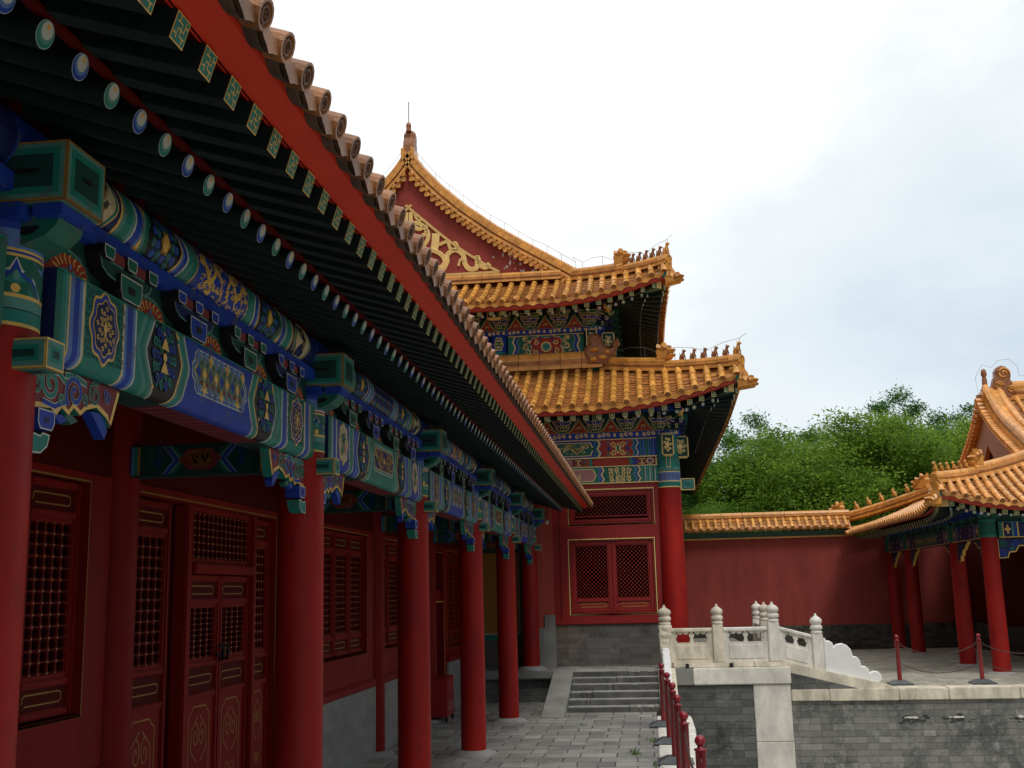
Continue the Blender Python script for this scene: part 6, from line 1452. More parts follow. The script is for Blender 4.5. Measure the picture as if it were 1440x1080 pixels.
# braces under the lintels
def pav_brace(x, y, ux, uy, big=1.):
    mb = MB(); F = lambda u, v, h: (x + ux*u + uy*h, y + uy*u + ux*h, 3.198 + v)
    o = [(0,0),(.95,0),(.90,-.07),(.74,-.10),(.62,-.20),(.48,-.20),(.40,-.33),(.26,-.34),(.22,-.46),(0,-.48)]
    a = [V(F(u, v, -.035)) for u, v in o]; mb.prism(a, V(F(0,0,.035)) - V(F(0,0,-.035)), 'gold', 'blue_dark')
    for s_ in (-1, 1):
        P = Paint(mb, lambda u, v, h: F(u, v, s_*(.036+h))); P.loop(inset(o, .015), .028, 'gold', 1)
        for (c, d, r, m_) in ((.15,-.14,.09,'green'),(.38,-.12,.08,'blue'),(.60,-.08,.06,'green'),(.12,-.34,.08,'blue'),(.32,-.24,.05,'teal')): P.spiral((c, d), r, 1.4, r*.34, m_, 2, c*9, 1, 18)
    mb.build('sparrow_brace', VB, (x, y, 3.2))
for y in PY:
    if y < 37: pav_brace(VX, y+.17, 0, 1)
    if y > 27: pav_brace(VX, y-.17, 0, -1)
pav_brace(VX+.17, PY[0], 1, 0); pav_brace(11.43, PY[0], -1, 0)
# inner walls
mb = MB(); mb.box((10.2, 29.72, .95), (10.5, WY, 5.2), 'red_dark'); mb.box((10.5, 29.72, .95), (17, 30, 5.2), 'red_dark'); mb.build('inner_wall', VB, (10.2, 33, .16))
mb = MB(); mb.box((10.15, 29.67, .0), (10.49, WY-.05, .95), 'brick_wallfoot'); mb.box((10.49, 29.67, 0), (17, 30, .95), 'brick_wallfoot'); mb.build('dado', VB, (10.2, 33, .16))
# roof, near corner (built mirrored so that the corner faces left)
r3, r4, r5 = small_rafter('teal', 'rafter_paint').build('rafter'), small_rafter('blue', 'rafter_paint').build('rafter'), small_flyer().build('flying_rafter')
for o in (r3, r4, r5): use[o] = 1
MIRX = True
pe = Eave(-6.40, 25.58, 3.87, .40, 2.6, .14)
hp = build_eave(VB, pe, (-9.75, 28.95), 5.22, -17, 37.35, 28.95, -9.75, .072, .262, None, (r3, r4), r5, -VX+.20, PY[0]-.22, 90, mt='tile_pale', rz=.12, heads_at=.40, bh=.22, head=.42, beasts=5, rl=.85, fig='tile_ridge')
MIRX = False
# far corner of the side eave, over the wall
mb = MB(); e0 = V((6.50, 38.75, 4.20)); pts = []
for k in range(11):
    t = k/10; p = e0.lerp(V((9.75, 35.4, 5.22)), t); p.z = e0.z + 1.02*(.75*t + .25*t*t) + .06*(1-t)**3; pts.append(p)
ridge(mb, pts, .30, .34, 'tile_ridge', joints=.5); fr_ = mb.build('hip_ridge', VB, e0)
od = V((-1, 1, 0)).normalized(); s3 = V((-od.y, od.x, 0))
for b in range(5):
    bb = MB(); p = pts[0].lerp(pts[10], .16 + .105*b) + V((0,0,.30)); beast(bb, p, od, .27, 'tile_ridge', b+20); bb.build('ridge_figure', fr_, p)
for (i, sc) in ((0, .48), (7, .52)):
    bb = MB(); p = pts[i]; inflated(bb, [(u*sc, v*sc) for u, v in DRAGON_HEAD], lambda u, v, h: p + od*u + s3*h + V((0,0,v+.28)), .22, 'tile_ridge'); bb.build('ridge_head', fr_, p)
mb = MB(); n = 9
E_, T_ = [], []
for k in range(16):
    y = 37.4 + .085*k*1.; 
    E_.append(V((6.52, y, 3.87 + .3*((y-37.4)/1.3)**2))); T_.append(V((6.52 + max(.3, (38.9-y)*1.05), y, 3.87 + max(.12, (38.9-y)*.36))))
E_, T_ = E_[::3], T_[::3]
tile_roof(mb, E_[::-1], T_[::-1], .1, .07, .36, 'tile_pale', 'tile_pan', 6, 'tile_ridge', True, False); mb.build('roof_tiles', VB)
# upper roof over the gable
GXp, GYc = 9.85, 32.2
def pz(d):   # height of the gable ridge at distance d from the middle
    return 5.30 + (7.40-5.30)*max(0, 1-d/3.25)**1.0*(1 - .34*(d/3.25)*(1-d/3.25)*2)
mb = MB(); xs = [GXp + .12 + .262*k for k in range(22)]
tile_roof(mb, [V((x, 28.95, 5.20)) for x in xs], [V((x, GYc-.05, 7.30)) for x in xs], .25, .072, .36, 'tile_pale', 'tile_pan', 6, 'tile_ridge', False, False)
tile_roof(mb, [V((x, 35.45, 5.20)) for x in xs][::-1], [V((x, GYc+.05, 7.30)) for x in xs][::-1], .25, .072, .5, 'tile_pale', 'tile_pan', 5, 'tile_ridge', False, False)
mb.build('roof_tiles', VB, (12, GYc, 6))
mb = MB(); ridge(mb, [(GXp+.35, GYc, 7.22), (17, GYc, 7.22)], .36, .56, 'tile_ridge', joints=.6); mb.build('main_ridge', VB, (12, GYc, 7.2))
mb = MB(); ys_ = [GYc-3.2+6.4*k/40 for k in range(41)]
mb.rings([[V((GXp, y, 5.0)) for y in ys_], [V((GXp, y, max(5.02, pz(abs(y-GYc))-.30))) for y in ys_]], 'red_plaster', False, False); 
P = Paint(mb, lambda u, v, h: (GXp-h, GYc-u, v)); P.star((0, 5.9), [(-1.35, 5.28), (1.35, 5.28), (.9, 5.62), (.45, 6.05), (.0, 6.55), (-.45, 6.05), (-.9, 5.62)], 'pink', 1)
for q in (-1, 1):
    P.rib([(q*.10, 5.95), (q*.16, 5.65)], .08, 'gold_dull', 2); P.rib([(q*.35, 5.75), (q*.45, 5.5)], .07, 'gold_dull', 2)
mb.build('gable_wall', VB, (GXp, GYc, 5))
mat('bargeboard', (.33, .12, .035), .5, .25, 5.)
mb = MB()
for s_ in (-1, 1):
    rs = []
    for k in range(21):
        d = 3.15*k/20; z = pz(d); y = GYc + s_*d; rs.append([V((GXp-.22, y, z-.32)), V((GXp-.10, y, z-.32)), V((GXp-.10, y, max(5.05, z-1.42+.3*k/20))), V((GXp-.22, y, max(5.05, z-1.42+.3*k/20)))])
    mb.rings(rs, 'bargeboard', True, False)
mb.build('bargeboard', VB, (GXp, GYc, 6))
mb = MB()
for s_ in (-1, 1):
    fine_ = [(3.3*k/24, pz(3.3*k/24)) for k in range(25)]
    for k in range(24):
        d, z = fine_[k]; d += .06; sl = (pz(d+.05)-pz(max(0, d-.05)))/.1; y = GYc + s_*d; nr = V((0, -sl*s_, 1)).normalized(); tg = V((0, 1, sl*s_)).normalized()
        c = V((GXp-.42, y, pz(d))) - nr*.12; cir = lambda r, o: [c + tg*r*math.cos(2*math.pi*i/12) + nr*r*math.sin(2*math.pi*i/12) + V((o,0,0)) for i in range(12)]
        mb.rings([cir(.075, .55), cir(.075, 0), cir(.06, -.01), cir(.055, .01)], 'tile_pale', True, False); mb.poly(cir(.055, .01), 'tile_ridge')
        sh = [(-.07,.03),(-.065,-.04),(0,-.11),(.065,-.04),(.07,.03)]; c2 = c + tg*.07 + V((.04,0,0)) - nr*.06
        mb.prism([c2 + tg*u + nr*v for u, v in sh], (.03,0,0), 'tile_pale')
    for (o0, o1, x0, x1, m_) in ((-.06,.06,-.24,.40,'tile_ridge'),(.06,.15,-.18,.22,'tile_pan'),(.15,.22,-.22,.30,'tile_ridge')):
        for k in range(24):
            sec = []
            for f in (0., .96):
                d = fine_[k][0] + (fine_[k+1][0]-fine_[k][0])*f; z = pz(d); sl = (pz(d+.05)-pz(max(0, d-.05)))/.1; nr = V((0, -sl*s_, 1)).normalized(); p = V((GXp, GYc+s_*d, z))
                sec.append([p + nr*o0 + V((x0,0,0)), p + nr*o1 + V((x0,0,0)), p + nr*o1 + V((x1,0,0)), p + nr*o0 + V((x1,0,0))])
            mb.rings(sec, m_, True, False, m_, m_)
    for dx in (-.12, .20):
        pts_ = [V((GXp+dx, GYc+s_*d, z+.27)) for d, z in fine_]
        for a, b in zip(pts_, pts_[1:]): mb.tube([a, a.lerp(b, .96)], .085, 'tile_pale', 9)
mb.build('gable_ridge', VB, (GXp, GYc, 6))
mb = MB(); ridge(mb, [(GXp-.12, 28.95, 5.12), (GXp-.12, 35.45, 5.12)], .30, .30, 'tile_ridge', joints=.5); mb.build('foot_ridge', VB, (GXp, GYc, 5.1))
mb = MB(); cq = V((GXp+.30, GYc, 7.22)); inflated(mb, [(u*.66, v*.80) for u, v in CHIWEN], lambda u, v, h: cq + V((u, h, v)), .40, 'beast')
mb.lathe([(.09,-.1),(.07,.3),(.05,.36),(.085,.42),(.07,.55),(.02,.6)], 'beast', cq + V((-.42, 0, .35)), 10); mb.bevbox(cq + V((-.56,-.2,-.1)), cq + V((-.30,.2,.3)), 'tile_ridge', .03); mb.box(cq + V((-.68,-.06,.10)), cq + V((-.56,.06,.2)), 'beast')
for s_ in (-1, 1):
    for (u, v, r) in ((.06,.76,.17),(-.10,.42,.12),(.22,.30,.11)):
        mb.tube([cq + V((u + r*(1-.8*k/16)*math.cos(k*.62), s_*.20, v + r*(1-.8*k/16)*math.sin(k*.62))) for k in range(17)], .028, 'tile_ridge', 6)
cd = mb.build('ridge_dragon', VB, cq)
mb = MB(); mb.tube([cq + V((-.62,0,.2)), cq + V((-.66,0,.7)), cq + V((-.45,0,1.08)), cq + V((-.20,0,.98)), cq + V((.0,0,1.18)), cq + V((.3,0,1.2)), cq + V((.5,0,1.0)), cq + V((.55,0,.7)), cq + V((.9,0,.72)), cq + V((2.5,0,.72))], .0045, 'wire', 4); mb.build('lightning_wire', VB, cq)
# ================================================================ GROUND, PLATFORM, STEPS, BALUSTRADES
def structure(o): o['kind'] = 'structure'; return o
mb = MB(); mb.poly([(-400, -400, -2.6), (400, -400, -2.6), (400, 600, -2.6), (-400, 600, -2.6)], 'paving_court'); structure(mb.build('ground'))
mb = MB(); mb.box((-60, -25, -2.62), (.03, 23.30, 0), 'paving'); structure(mb.build('path'))
mb = MB(); mb.box((2.72, 23.56, -2.62), (60, 160, .157), 'paving_court'); structure(mb.build('terrace'))
# white kerb beside the path, over a brick side wall
random.seed(5)
mb = MB(); y = -20.
while y < 20.35:
    l = random.uniform(1.2, 2.0); e_ = min(y+l, 20.4); mb.bevbox((.035, y+.006, -.18), (.62+random.uniform(-.015, .015), e_-.006, .012+random.uniform(-.006, .006)), 'marble', .012); y = e_
    if y >= 20.39: break
structure(mb.build('kerb'))
rw = thing('retaining_wall', 'long grey brick wall below the white coping of the right-hand court', 'wall', (7, 23.5, -2.6))
mb = MB(); mb.box((2.74, 23.50, -2.61), (40, 23.555, -.04), 'brick_far'); mb.box((2.74, 23.49, -2.61), (2.75, 23.5, -.04), 'brick_far'); mb.build('wall_face', rw)
mb = MB(); x = 2.74
while x < 40:
    l = random.choice((.75, .95, 1.35, 1.2)); mb.bevbox((x+.004, 23.44, -.06+random.uniform(-.008, .008)), (x+l-.004, 24.0, .163+random.uniform(-.004, .004)), random.choice(('marble_aged', 'marble_aged', 'marble')), .015); x += l
mb.build('coping', rw)
# weathered drain spouts in the wall
mb = MB()
for x in (5.05, 5.92, 7.25):
    rq = random.Random(int(x*10))
    for q in range(22):
        u, v, w = rq.gauss(0, .13), rq.gauss(0, .035), rq.uniform(.02, .05); mb.poly([(x+u+w*1.5*math.cos(a)*rq.uniform(.7, 1.3), 23.4985-.0002*q/26, -.44+v+w*.6*math.sin(a)*rq.uniform(.7, 1.3)) for a in (0, .9, 1.8, 2.7, 3.6, 4.5, 5.4)], 'stain')
    for q in range(7):
        u, w = rq.uniform(-.13, .13), rq.uniform(.02, .04); mb.poly([(x+u+w*1.6*math.cos(a)*rq.uniform(.7, 1.3), 23.496-.0002*q, -.40+w*.55*math.sin(a)*rq.uniform(.7, 1.3)) for a in (0, .9, 1.8, 2.7, 3.6, 4.5, 5.4)], 'marble')
mb.build('lime_patch', rw)
sw = thing('path_side_wall', 'brick side wall dropping from the white kerb to the sunken court', 'wall', (.55, 10, -2.6))
mb = MB(); mb.box((.04, -20, -2.61), (.55, 21.5, -.185), 'brick_near'); mb.build('wall_face', sw)
# platform (bastion) in front of the hall
bs = thing('brick_platform', 'raised brick platform with white stone corner and coping before the tall hall', 'platform', (1.2, 24, -2.6))
mb = MB(); mb.box((.45, 23.36, -2.61), (2.0, 23.7, .285), 'brick_near'); mb.build('brick_face', bs)
mb = MB(); mb.bevbox((1.99, 23.335, -.82), (2.72, 23.7, .287), 'marble', .012); mb.bevbox((1.985, 23.33, -2.61), (2.725, 23.7, -.824), 'marble', .012); mb.build('corner_stone', bs)
mb = MB(); mb.bevbox((.42, 23.31, .29), (.80, 24.6, .618), 'stone', .012); mb.bevbox((.806, 23.30, .29), (2.74, 23.75, .62), 'marble', .02); mb.build('coping_slab', bs)
mb = MB(); mb.box((-60, 23.55, -2.6), (.42, 48, .60), 'paving'); mb.box((.42, 23.8, -2.6), (2.66, 48, .601), 'paving'); mb.build('platform_floor', bs)
mb = MB(); mb.bevbox((-4.2, 23.22, .46), (-1.99, 23.60, .61), 'stone', .02); mb.bevbox((-1.62, 23.25, .50), (-.55, 23.8, .618), 'step_stone', .02); mb.bevbox((-.54, 23.25, .50), (.10, 23.8, .62), 'step_stone', .02); mb.build('edge_stone', bs)
mb = MB(); mb.box((-4.2, 23.34, .0), (-1.99, 23.54, .455), 'brick_near'); mb.build('brick_face', bs)
# steps
st = thing('stone_steps', 'worn grey stone steps climbing from the path to the hall platform', 'steps', (-.8, 22.2, 0))
for i in range(6):
    mb = MB(); z1 = .103*(i+1)-.004; y0 = 21.20 + .36*i; cut = random.uniform(-1.25, -.45)
    for a, b in ((-1.60, cut-.005), (cut+.005, .10)):
        dz = random.uniform(-.008, .006); dy = random.uniform(-.015, .015)
        bm = bmesh.new(); bmesh.ops.create_cube(bm, size=1)
        for v in bm.verts: v.co = V(((a+b)/2+v.co.x*(b-a), (y0+dy+y0+.46)/2+v.co.y*(y0+.46-y0-dy), z1+dz-.13/2+v.co.z*.13))
        bmesh.ops.subdivide_edges(bm, edges=[e for e in bm.edges if abs(e.verts[0].co.x-e.verts[1].co.x) > .1], cuts=14)
        for v in bm.verts: v.co += V((0, random.uniform(-.004, .004), random.uniform(-.003, .002)))
        bmesh.ops.bevel(bm, geom=[e for e in bm.edges if min(e.verts[0].co.z, e.verts[1].co.z) > z1-.03 and max(e.verts[0].co.y, e.verts[1].co.y) < y0+.05], offset=.014, segments=2, affect='EDGES')
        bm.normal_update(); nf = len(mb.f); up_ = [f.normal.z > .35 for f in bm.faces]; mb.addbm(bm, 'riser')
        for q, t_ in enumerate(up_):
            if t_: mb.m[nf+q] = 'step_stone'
    mb.box((-1.60, y0+.04, max(0, z1-.22)-.001), (.10, y0+.1, z1-.128), 'riser')
    mb.build('step', st, (-.8, y0, z1))
for (x0, x1, m_, nm) in ((-2.02, -1.61, 'stone', 'side_slab'), (.105, .45, 'marble_aged', 'side_slab')):
    mb = MB(); yk = 22.0
    ya_, yb_ = (20.30, 23.50) if x0 < -1 else (20.75, 23.35)
    zz = lambda y: .015 + .62*(y-ya_)/(yb_-.15-ya_) if y < yb_-.15 else .635
    for a, b in ((ya_, yk-.006), (yk+.006, yb_-.15), (yb_-.144, yb_)):
        mb.prism([(x0, a, -.05 if x0 < -1 else -.2), (x0, b, -.05 if x0 < -1 else -.2), (x0, b, zz(b)), (x0, a, zz(a))], (x1-x0, 0, 0), m_)
    mb.build(nm, st, ((x0+x1)/2, yk, 0))
# ---- balustrades
def post(parent, x, y, z0, zs, w=.22, m_='marble', carved=False):
    mb = MB(); h = w/2; mb.bevbox((x-h, y-h, z0), (x+h, y+h, zs), m_, .015); p = mb.build('post', parent, (x, y, z0))
    f = MB(); r = w*.53
    prof = [(r*.9, 0), (r*1.02, .015), (r*1.02, .05), (r*.80, .062), (r*.74, .075), (r*1.0, .09), (r*1.08, .125), (r*.98, .165), (r*.78, .18), (r*.80, .19), (r*.98, .215), (r*1.08, .25), (r*1.0, .29), (r*.72, .325), (r*.36, .35), (r*.20, .375), (r*.22, .395), (r*.08, .41)]
    n = 20; rs = []
    for q, (rr, z) in enumerate(prof): rs.append([(x+rr*(1+(.035 if 4 < q < 13 else 0)*math.cos(8*2*math.pi*k/n*1.25))*math.cos(2*math.pi*k/n), y+rr*(1+(.035 if 4 < q < 13 else 0)*math.cos(8*2*math.pi*k/n*1.25))*math.sin(2*math.pi*k/n), zs+z) for k in range(n)])
    f.rings(rs, m_, True, True, m_, m_)
    if carved:
        for z, rr in ((-.02, 1.05), (-.17, 1.1), (-.30, 1.0)):
            f.lathe([(r*rr*.9, z-.10), (r*rr*1.12, z-.05), (r*rr*1.12, z+.0), (r*rr*.9, z+.03)], m_, (x, y, zs), 14)
    f.build('finial', p, (x, y, zs)); return p
def panel(parent, a, b, y_or, along, za, zb, m_, th=.13, zbase=.72, ztop=1.42):
    """pierced slab between two posts; za/zb offset the height at each end (sloping on stairs)"""
    L_ = b-a; mb = MB()
    def F(u, v, h): 
        dz = za + (zb-za)*u/L_
        return V((a+u, y_or+h, v+dz)) if along == 'x' else V((y_or+h, a+u, v+dz))
    def slab(u0, u1, v0, v1, t, c=.0): 
        pts = [(u0, v0), (u1, v0), (u1, v1), (u0, v1)]; A = [F(u, v, -t/2) for u, v in pts]; B_ = [F(u, v, t/2) for u, v in pts]
        if c:
            pi_ = inset(pts, c); A2 = [F(u, v, -t/2-c) for u, v in pi_]; B2 = [F(u, v, t/2+c) for u, v in pi_]; mb.rings([A2, A, B_, B2], m_, True, False); mb.poly(A2[::-1], m_); mb.poly(B2, m_)
        else: mb.rings([A, B_], m_, True, False); mb.poly(A[::-1], m_); mb.poly(B_, m_)
    H = ztop-zbase; zo = zbase + H*.56; zt = zbase + H*.86
    slab(0, L_, zbase, zo, th*.9); slab(.10, L_-.10, zbase+.07, zo-.05, th*.9+.012, .008)
    slab(0, L_, zt, ztop-.02, th, .02)
    slab(0, .08, zo, zt, th*.85); slab(L_-.08, L_, zo, zt, th*.85)
    # vase in the middle, half vases at the sides, hanging lobes
    for u, half in ((L_/2, 0), (.08, 1), (L_-.08, -1)):
        for k in range(6):
            v0, v1 = zo+(zt-zo)*k/6, zo+(zt-zo)*(k+1)/6; w = (.045, .03, .025, .045, .055, .03)[k]
            slab(u-w if half <= 0 else u-.01, u+w if half >= 0 else u+.01, v0, v1, th*(.55 + w*2))
        if not half:
            pass
    for u in (L_*.22, L_*.36, L_*.64, L_*.78):
        pts = [(u+.06*math.cos(q), zt+.002-.055*abs(math.sin(q))) for q in [math.pi*k/8 for k in range(9)]]
        A = [F(p, q, -th*.35) for p, q in pts]; B_ = [F(p, q, th*.35) for p, q in pts]; mb.rings([A, B_], m_, True, False); mb.poly(A[::-1], m_); mb.poly(B_, m_)
    return mb.build('panel', parent, F(L_/2, zbase, 0))
def drum(parent, pts, F, th, m_):
    mb = MB(); i2 = inset(pts, .02)
    rs = [[F(u, v, -th/2) for u, v in i2], [F(u, v, -th/2+.025) for u, v in pts], [F(u, v, th/2-.025) for u, v in pts], [F(u, v, th/2) for u, v in i2]]
    mb.rings(rs, m_, True, False); mb.poly(rs[0][::-1], m_); mb.poly(rs[-1], m_); return mb.build('drum_stone', parent, F(pts[0][0], pts[0][1], 0))
BY = 23.64
b1 = thing('marble_balustrade', 'level white marble balustrade with lotus-bud posts along the platform edge', 'balustrade', (1.4, BY, .62), 'marble balustrades')
mb = MB(); mb.bevbox((.42, BY-.17, .622), (1.62, BY+.17, .715), 'marble_aged', .012); mb.bevbox((1.63, BY-.17, .622), (2.05, BY+.17, .715), 'marble_aged', .012); mb.bevbox((2.06, BY-.17, .622), (2.63, BY+.17, .715), 'marble_aged', .012); mb.build('base_rail', b1)
post(b1, .285, BY, .62, 1.48, .235, 'marble_aged', True); post(b1, 1.36, BY, .716, 1.48, .215, 'marble_aged'); post(b1, 2.485, BY, .716, 1.50, .23, 'marble')
panel(b1, .40, 1.25, BY, 'x', 0, 0, 'marble_aged', .13, .718, 1.43); panel(b1, 1.47, 2.37, BY, 'x', 0, 0, 'marble', .13, .718, 1.43)
mb = MB()
for x in (.70, 1.58): mb.lathe([(.035,-.05),(.035,.05)], 'iron', (x, BY-.24, .66), 10)
mb.build('iron_knob', b1)
SQ = [(0,-.02),(1.12,-.28),(1.20,-.20),(1.19,-.10),(1.12,-.03),(1.02,-.02),(.95,-.06),(.93,.02),(.86,.08),(.78,.09),(.76,.20),(.70,.28),(.62,.30),(.58,.44),(.50,.53),(.40,.57),(.28,.55),(.22,.50),(.20,.58),(.13,.63),(.06,.63),(.05,.68),(0,.69)]
def sloping(y, label, mth):
    b = thing('stair_balustrade', label, 'balustrade', (3.4, y, .16), 'marble balustrades')
    mb = MB(); mb.prism([(2.60, y-.17, .16), (4.74, y-.17, .16), (4.74, y-.17, .20), (2.60, y-.17, .73)], (0, .34, 0), 'marble_aged'); mb.build('base_rail', b)
    mb = MB(); mb.prism([(2.66, y-.12, .163), (4.1, y-.12, .163), (2.66, y-.12, .52)], (0, -.055, 0), 'brick_near'); mb.build('cheek_bricks', b)
    post(b, 3.35, y, .50, 1.245, .215, mth)
    panel(b, 2.60, 3.24, y, 'x', 0.0, -.175, mth, .13, .735, 1.43)
    drum(b, [(u, v) for u, v in SQ], lambda u, v, h: V((3.46+u*.92, y+h, .515+v*.94)), .15, 'marble_new'); return b
s1 = sloping(BY+.02, 'sloping marble stair rail with a scrolled drum stone, nearest the brick wall', 'marble')
b2 = thing('marble_balustrade', 'short marble balustrade at the back, two bud-topped posts behind the corner post', 'balustrade', (2.5, 26.3, .62), 'marble balustrades')
post(b2, 2.50, 25.42, .62, 1.48, .22, 'marble_aged'); post(b2, 2.50, 27.2, .62, 1.48, .22, 'marble'); panel(b2, 25.54, 27.08, 2.50, 'y', 0, 0, 'marble', .13, .64, 1.42)
cs = thing('court_stairs', 'short flight of stone stairs from the platform down to the right-hand court', 'steps', (3.4, 24.6, .16))
for i in range(3):
    mb = MB(); mb.bevbox((2.66+.42*i, BY+.2, .158), (2.66+.42*(i+1)+.02, 25.24, .62-.115*(i+1)), 'stone', .012); mb.build('step', cs, (2.9+.42*i, 24.5, .3))
d3 = thing('step_balustrade', 'white cloud-shaped drum stone sloping down beside the worn grey steps', 'balustrade', (.28, 22.2, 0), 'marble balustrades')
drum(d3, [(u, v) for u, v in SQ], lambda u, v, h: V((.275+h, 23.50-u*2.15, .60+v*.62 - (.25 if v < -.05 else 0)*u*0 - .12*u)), .15, 'marble_new')
# ---- chain posts
def chain_post_mesh(h, r, ball):
    root = thing('chain_post', 'x', 'chain post', (0,0,0))
    mb = MB(); mb.prism([(-.23,-.23,.0),(.23,-.23,.0),(.23,.23,.0),(-.23,.23,.0)], (0,0,.02), 'plate_steel')
    mb.rings([[(-.23,-.23,.02),(.23,-.23,.02),(.23,.23,.02),(-.23,.23,.02)], [(-.10,-.10,.085),(.10,-.10,.085),(.10,.10,.085),(-.10,.10,.085)]], 'plate_steel', True, False, None, 'plate_steel'); mb.build('base_plate', root)
    mb = MB(); mb.lathe([(r, .086), (r, h-.10), (r*1.22, h-.098), (r*1.22, h-.088), (r*.6, h-.086), (r*.55, h-.06)], 'post_red', (0,0,0), 18); mb.build('pole', root)
    mb = MB(); mb.lathe([(ball*math.sin(math.pi*k/10), h-.02-ball*1.0+ball-ball*math.cos(math.pi*k/10)-ball*.1) for k in range(11)], 'post_red', (0,0,0), 18, True, False); mb.build('ball', root)
    mb = MB(); 
    for a in (0, math.pi): mb.tube([(r*math.cos(a)*0+ .0, r*math.sin(a+1.57)*1.0, h-.16), (0, r*1.6*math.sin(a+1.57), h-.16), (0, r*1.6*math.sin(a+1.57), h-.19)], .006, 'chain_steel', 5)
    mb.build('hook', root)
    return root
def chain(p, q, sag, label, group):
    p, q = V(p), V(q); mb = MB(); n = max(20, int((q-p).length/.035)); pts = []
    for k in range(n+1):
        t = k/n; r = p.lerp(q, t); r.z -= sag*4*t*(1-t); pts.append(r)
    d = (q-p); d.z = 0; d.normalize(); sd = V((-d.y, d.x, 0))
    for k in range(n):     # links turned alternately
        a, b = pts[k], pts[k+1]; t = (b-a).normalized(); nn = sd if k % 2 else sd.cross(t).normalized(); c = (a+b)/2; ll = (b-a).length*.72
        loop = [c + t*ll*math.cos(2*math.pi*i/8) + nn*.011*math.sin(2*math.pi*i/8) for i in range(8)]; mb.tube(loop + [loop[0]], .0042, 'chain_steel', 4, True, False)
    o = mb.build('barrier_chain', None, p); return tag(o, label, 'chain', group)
LP = [(.14, 18.95), (.20, 16.85), (.24, 15.0), (.26, 13.25), (.28, 11.45), (.36, 9.62)]
names = ['farthest dark red chain post on the white kerb, next to the drum stone', 'second farthest dark red chain post on the white kerb', 'third farthest dark red chain post in the kerb row', 'third nearest dark red chain post in the kerb row', 'second nearest dark red chain post on the white kerb', 'nearest dark red chain post, its ball top at the bottom edge']
proto = chain_post_mesh(.98, .045, .046)
for i, ((x, y), lb) in enumerate(zip(LP, names)):
    if i == 0: put(proto, None, (x, y, .012)); tag(proto, lb, 'chain post', 'chain posts along the kerb')
    else: dup(proto, None, (x, y, .012), None, lb, 'chain posts along the kerb')
for i in range(5):
    (x0, y0), (x1, y1) = LP[i], LP[i+1]
    for z, s_, w in ((.83, .22, 'upper'), (.50, .16, 'lower')): chain((x0, y0-.07, z), (x1, y1+.07, z), s_, '%s steel chain sagging between the %s kerb posts' % (w, ('farthest two', 'second and third farthest', 'middle two', 'third and second nearest', 'nearest two')[i]), 'chains between the kerb posts')
RPp = [(5.08, 24.42), (6.70, 24.34), (8.35, 24.26)]
rl_ = ['left dark red chain post at the edge of the right-hand court', 'right dark red chain post at the edge of the right-hand court']
for i in range(2): dup(proto, None, (RPp[i][0], RPp[i][1], .165), R_(90), rl_[i], 'chain posts of the court')
for i in range(2):
    (x0, y0), (x1, y1) = RPp[i], RPp[i+1]
    for z, s_, w in ((.95, .20, 'upper'), (.56, .18, 'lower')): chain((x0+.07, y0, z), (x1-.07, y1, z), s_, '%s steel chain %s at the edge of the right-hand court' % (w, ('between the two posts', 'running out of the picture')[i]), 'chains of the court')
# weeds in the joints of the paving
mb = MB(); rnd = random.Random(4)
for (cx, cy, n_) in ((-.04, 17.1, 26), (-.30, 15.9, 40), (-.32, 13.9, 26), (.02, 14.8, 16), (-1.2, 19.2, 6)):
    for q in range(n_):
        x, y = cx+rnd.gauss(0, .045), cy+rnd.gauss(0, .14); a = rnd.uniform(0, 6.28); h = rnd.uniform(.02, .07); dx, dy = .012*math.cos(a), .012*math.sin(a)
        mb.poly([(x-dx, y-dy, .001), (x+dx, y+dy, .001), (x+dy*2, y-dx*2, h)], 'leaf_pale')
o = mb.build('weeds'); o['kind'] = 'stuff'; o['label'] = 'small green weeds in the paving joints'; o['category'] = 'weeds'
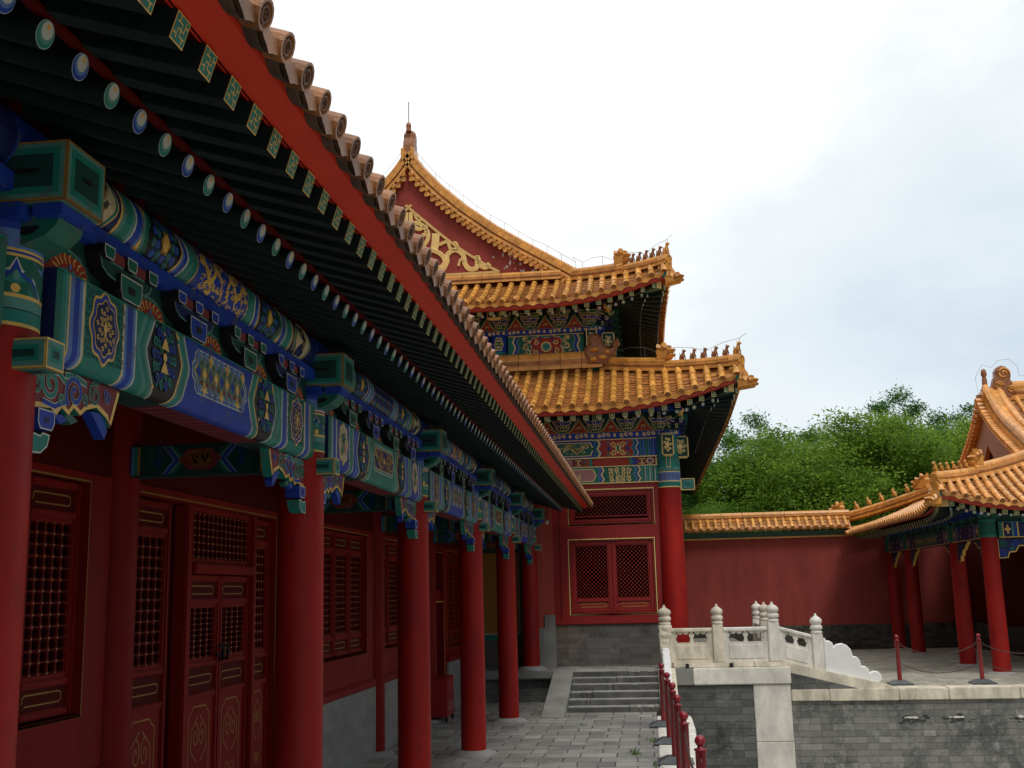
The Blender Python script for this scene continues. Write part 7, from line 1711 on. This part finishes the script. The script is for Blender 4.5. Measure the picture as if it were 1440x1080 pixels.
# ================================================================ TREES
def make_tree(name, seed, h, cr, leafm, nleaf, trunk_h, loose=1., lsize=.13, rz=.8, nclump=60):
    rn = random.Random(seed); t = thing(name, 'x', 'tree', (0,0,0))
    mb = MB(); tips = []
    def branch(p, d, ln, r, lev):
        n = 5; pts = [p]; q = p.copy(); dd = d.copy()
        for k in range(n):
            dd = (dd + V((rn.gauss(0,.16), rn.gauss(0,.16), rn.gauss(.03,.10)))).normalized(); q = q + dd*ln/n; pts.append(q.copy())
        mb.tube(pts, [r*(1-.55*k/n) for k in range(n+1)], 'bark', 7 if lev < 2 else 5, True, False)
        if lev >= 2: tips.extend(pts[2:])
        if lev < 4:
            for k in range(3 if lev else 5):
                i = rn.choice((2, 3, 4, 5)) if lev else rn.choice((3, 4, 5)); a = rn.uniform(0, 6.28); tilt = rn.uniform(.5, 1.1)
                s_ = V((math.cos(a), math.sin(a), 0)); nd = (dd*math.cos(tilt) + s_*math.sin(tilt)).normalized(); branch(pts[i], nd, ln*rn.uniform(.55, .8), r*.5, lev+1)
    branch(V((0,0,0)), V((rn.gauss(0,.06), rn.gauss(0,.06), 1)).normalized(), trunk_h, cr*.05+.05, 0)
    mb.build('trunk', t)
    lf = MB()
    # leaf clumps: some along the twigs, some filling the crown envelope
    cl = []
    for k in range(nclump):
        while True:
            u = V((rn.uniform(-1, 1), rn.uniform(-1, 1), rn.uniform(-1, 1)))
            if .30 < u.length < 1: break
        c = V((u.x*cr, u.y*cr, trunk_h + (h-trunk_h)*.48 + u.z*(h-trunk_h)*.5*rz)); cl.append((c, rn.uniform(.5, 1.0)*cr*.26*loose))
    env = lambda p: (p.x/cr)**2 + (p.y/cr)**2 + ((p.z - trunk_h - (h-trunk_h)*.48)/((h-trunk_h)*.56))**2
    for p in tips:
        if env(p) < 1.15: cl.append((p, rn.uniform(.35, .7)*cr*.17))
    W = sum(r**2 for _, r in cl)
    for c, r in cl:
        for q in range(int(nleaf*r**2/W)):
            o_ = V((rn.gauss(0, .5), rn.gauss(0, .5), rn.gauss(0, .32)))*r; 
            if o_.length > 1.3*r: continue
            p = c + o_
            if env(p) > 1.12: continue
            s_ = lsize*rn.uniform(.6, 1.35); a = V((rn.gauss(0,1), rn.gauss(0,1), rn.gauss(0,.5))).normalized(); b = a.cross(V((rn.gauss(0,.5), rn.gauss(0,.5), 1))).normalized()
            lf.poly([p - a*s_*.55, p - b*s_*.26, p + a*s_*.55 - V((0,0,s_*.12)), p + b*s_*.26], leafm)
    lf.build('crown', t); return t
tA = make_tree('leafy_tree', 1, 9.6, 5.6, 'leaf_mid', 190000, 2.6, 1.0, .165, 1., 170)
tB = make_tree('leafy_tree', 2, 9.2, 4.6, 'leaf_pale', 140000, 2.6, 1.0, .16, 1., 140)
tC = make_tree('sparse_tree', 3, 10.8, 3.4, 'leaf_dark', 48000, 4.2, .8, .13, 1., 46)
use_t = {tA: 1, tB: 1, tC: 1}
def tree(o, x, y, rz_, sc, label, z=.157):
    if use_t[o]: use_t[o] = 0; t = o; put(t, None, (x, y, z)); t.rotation_euler = (0, 0, rz_)
    else: t = dup(o, None, (x, y, z), rz_)
    t.scale = sc if isinstance(sc, tuple) else (sc, sc, sc); tag(t, label, 'tree', 'trees behind the courtyard wall')
tree(tA, 8.2, 50, .4, (1.0, 1.0, .98), 'broad leafy tree with a wide round crown, largest behind the red wall')
tree(tB, 3.8, 53, 1.2, 1.0, 'pale green leafy tree close behind the eave corner of the tall hall')
tree(tA, 3.0, 47, 2.6, (.62, .62, .58), 'low bushy tree right beside the tall hall, just over the wall coping')
tree(tC, 14.2, 60, .2, 1.16, 'thin see-through tree standing highest against the sky near the pavilion roof')
tree(tC, 4.4, 60, 2.0, 1.12, 'thin tree far back against the sky beside the tall hall')
tree(tB, 15.6, 54, 3.3, 1.08, 'leafy tree behind the gable of the pavilion roof')
tree(tA, 12.6, 52, 4.4, (.9, .9, 1.0), 'mid green tree between the broad tree and the pavilion roof')
tree(tC, 17.5, 60, 4.0, 1.0, 'thin tree behind the ridge dragon of the pavilion, at the right')
tree(tB, 9.9, 58, 5.0, (1.0, 1.0, 1.10), 'pale leafy tree at the back, its top showing over the broad tree')
tree(tA, 20.5, 53, 1.9, (.9, .9, .9), 'leafy tree hidden behind the pavilion roof at the right edge')
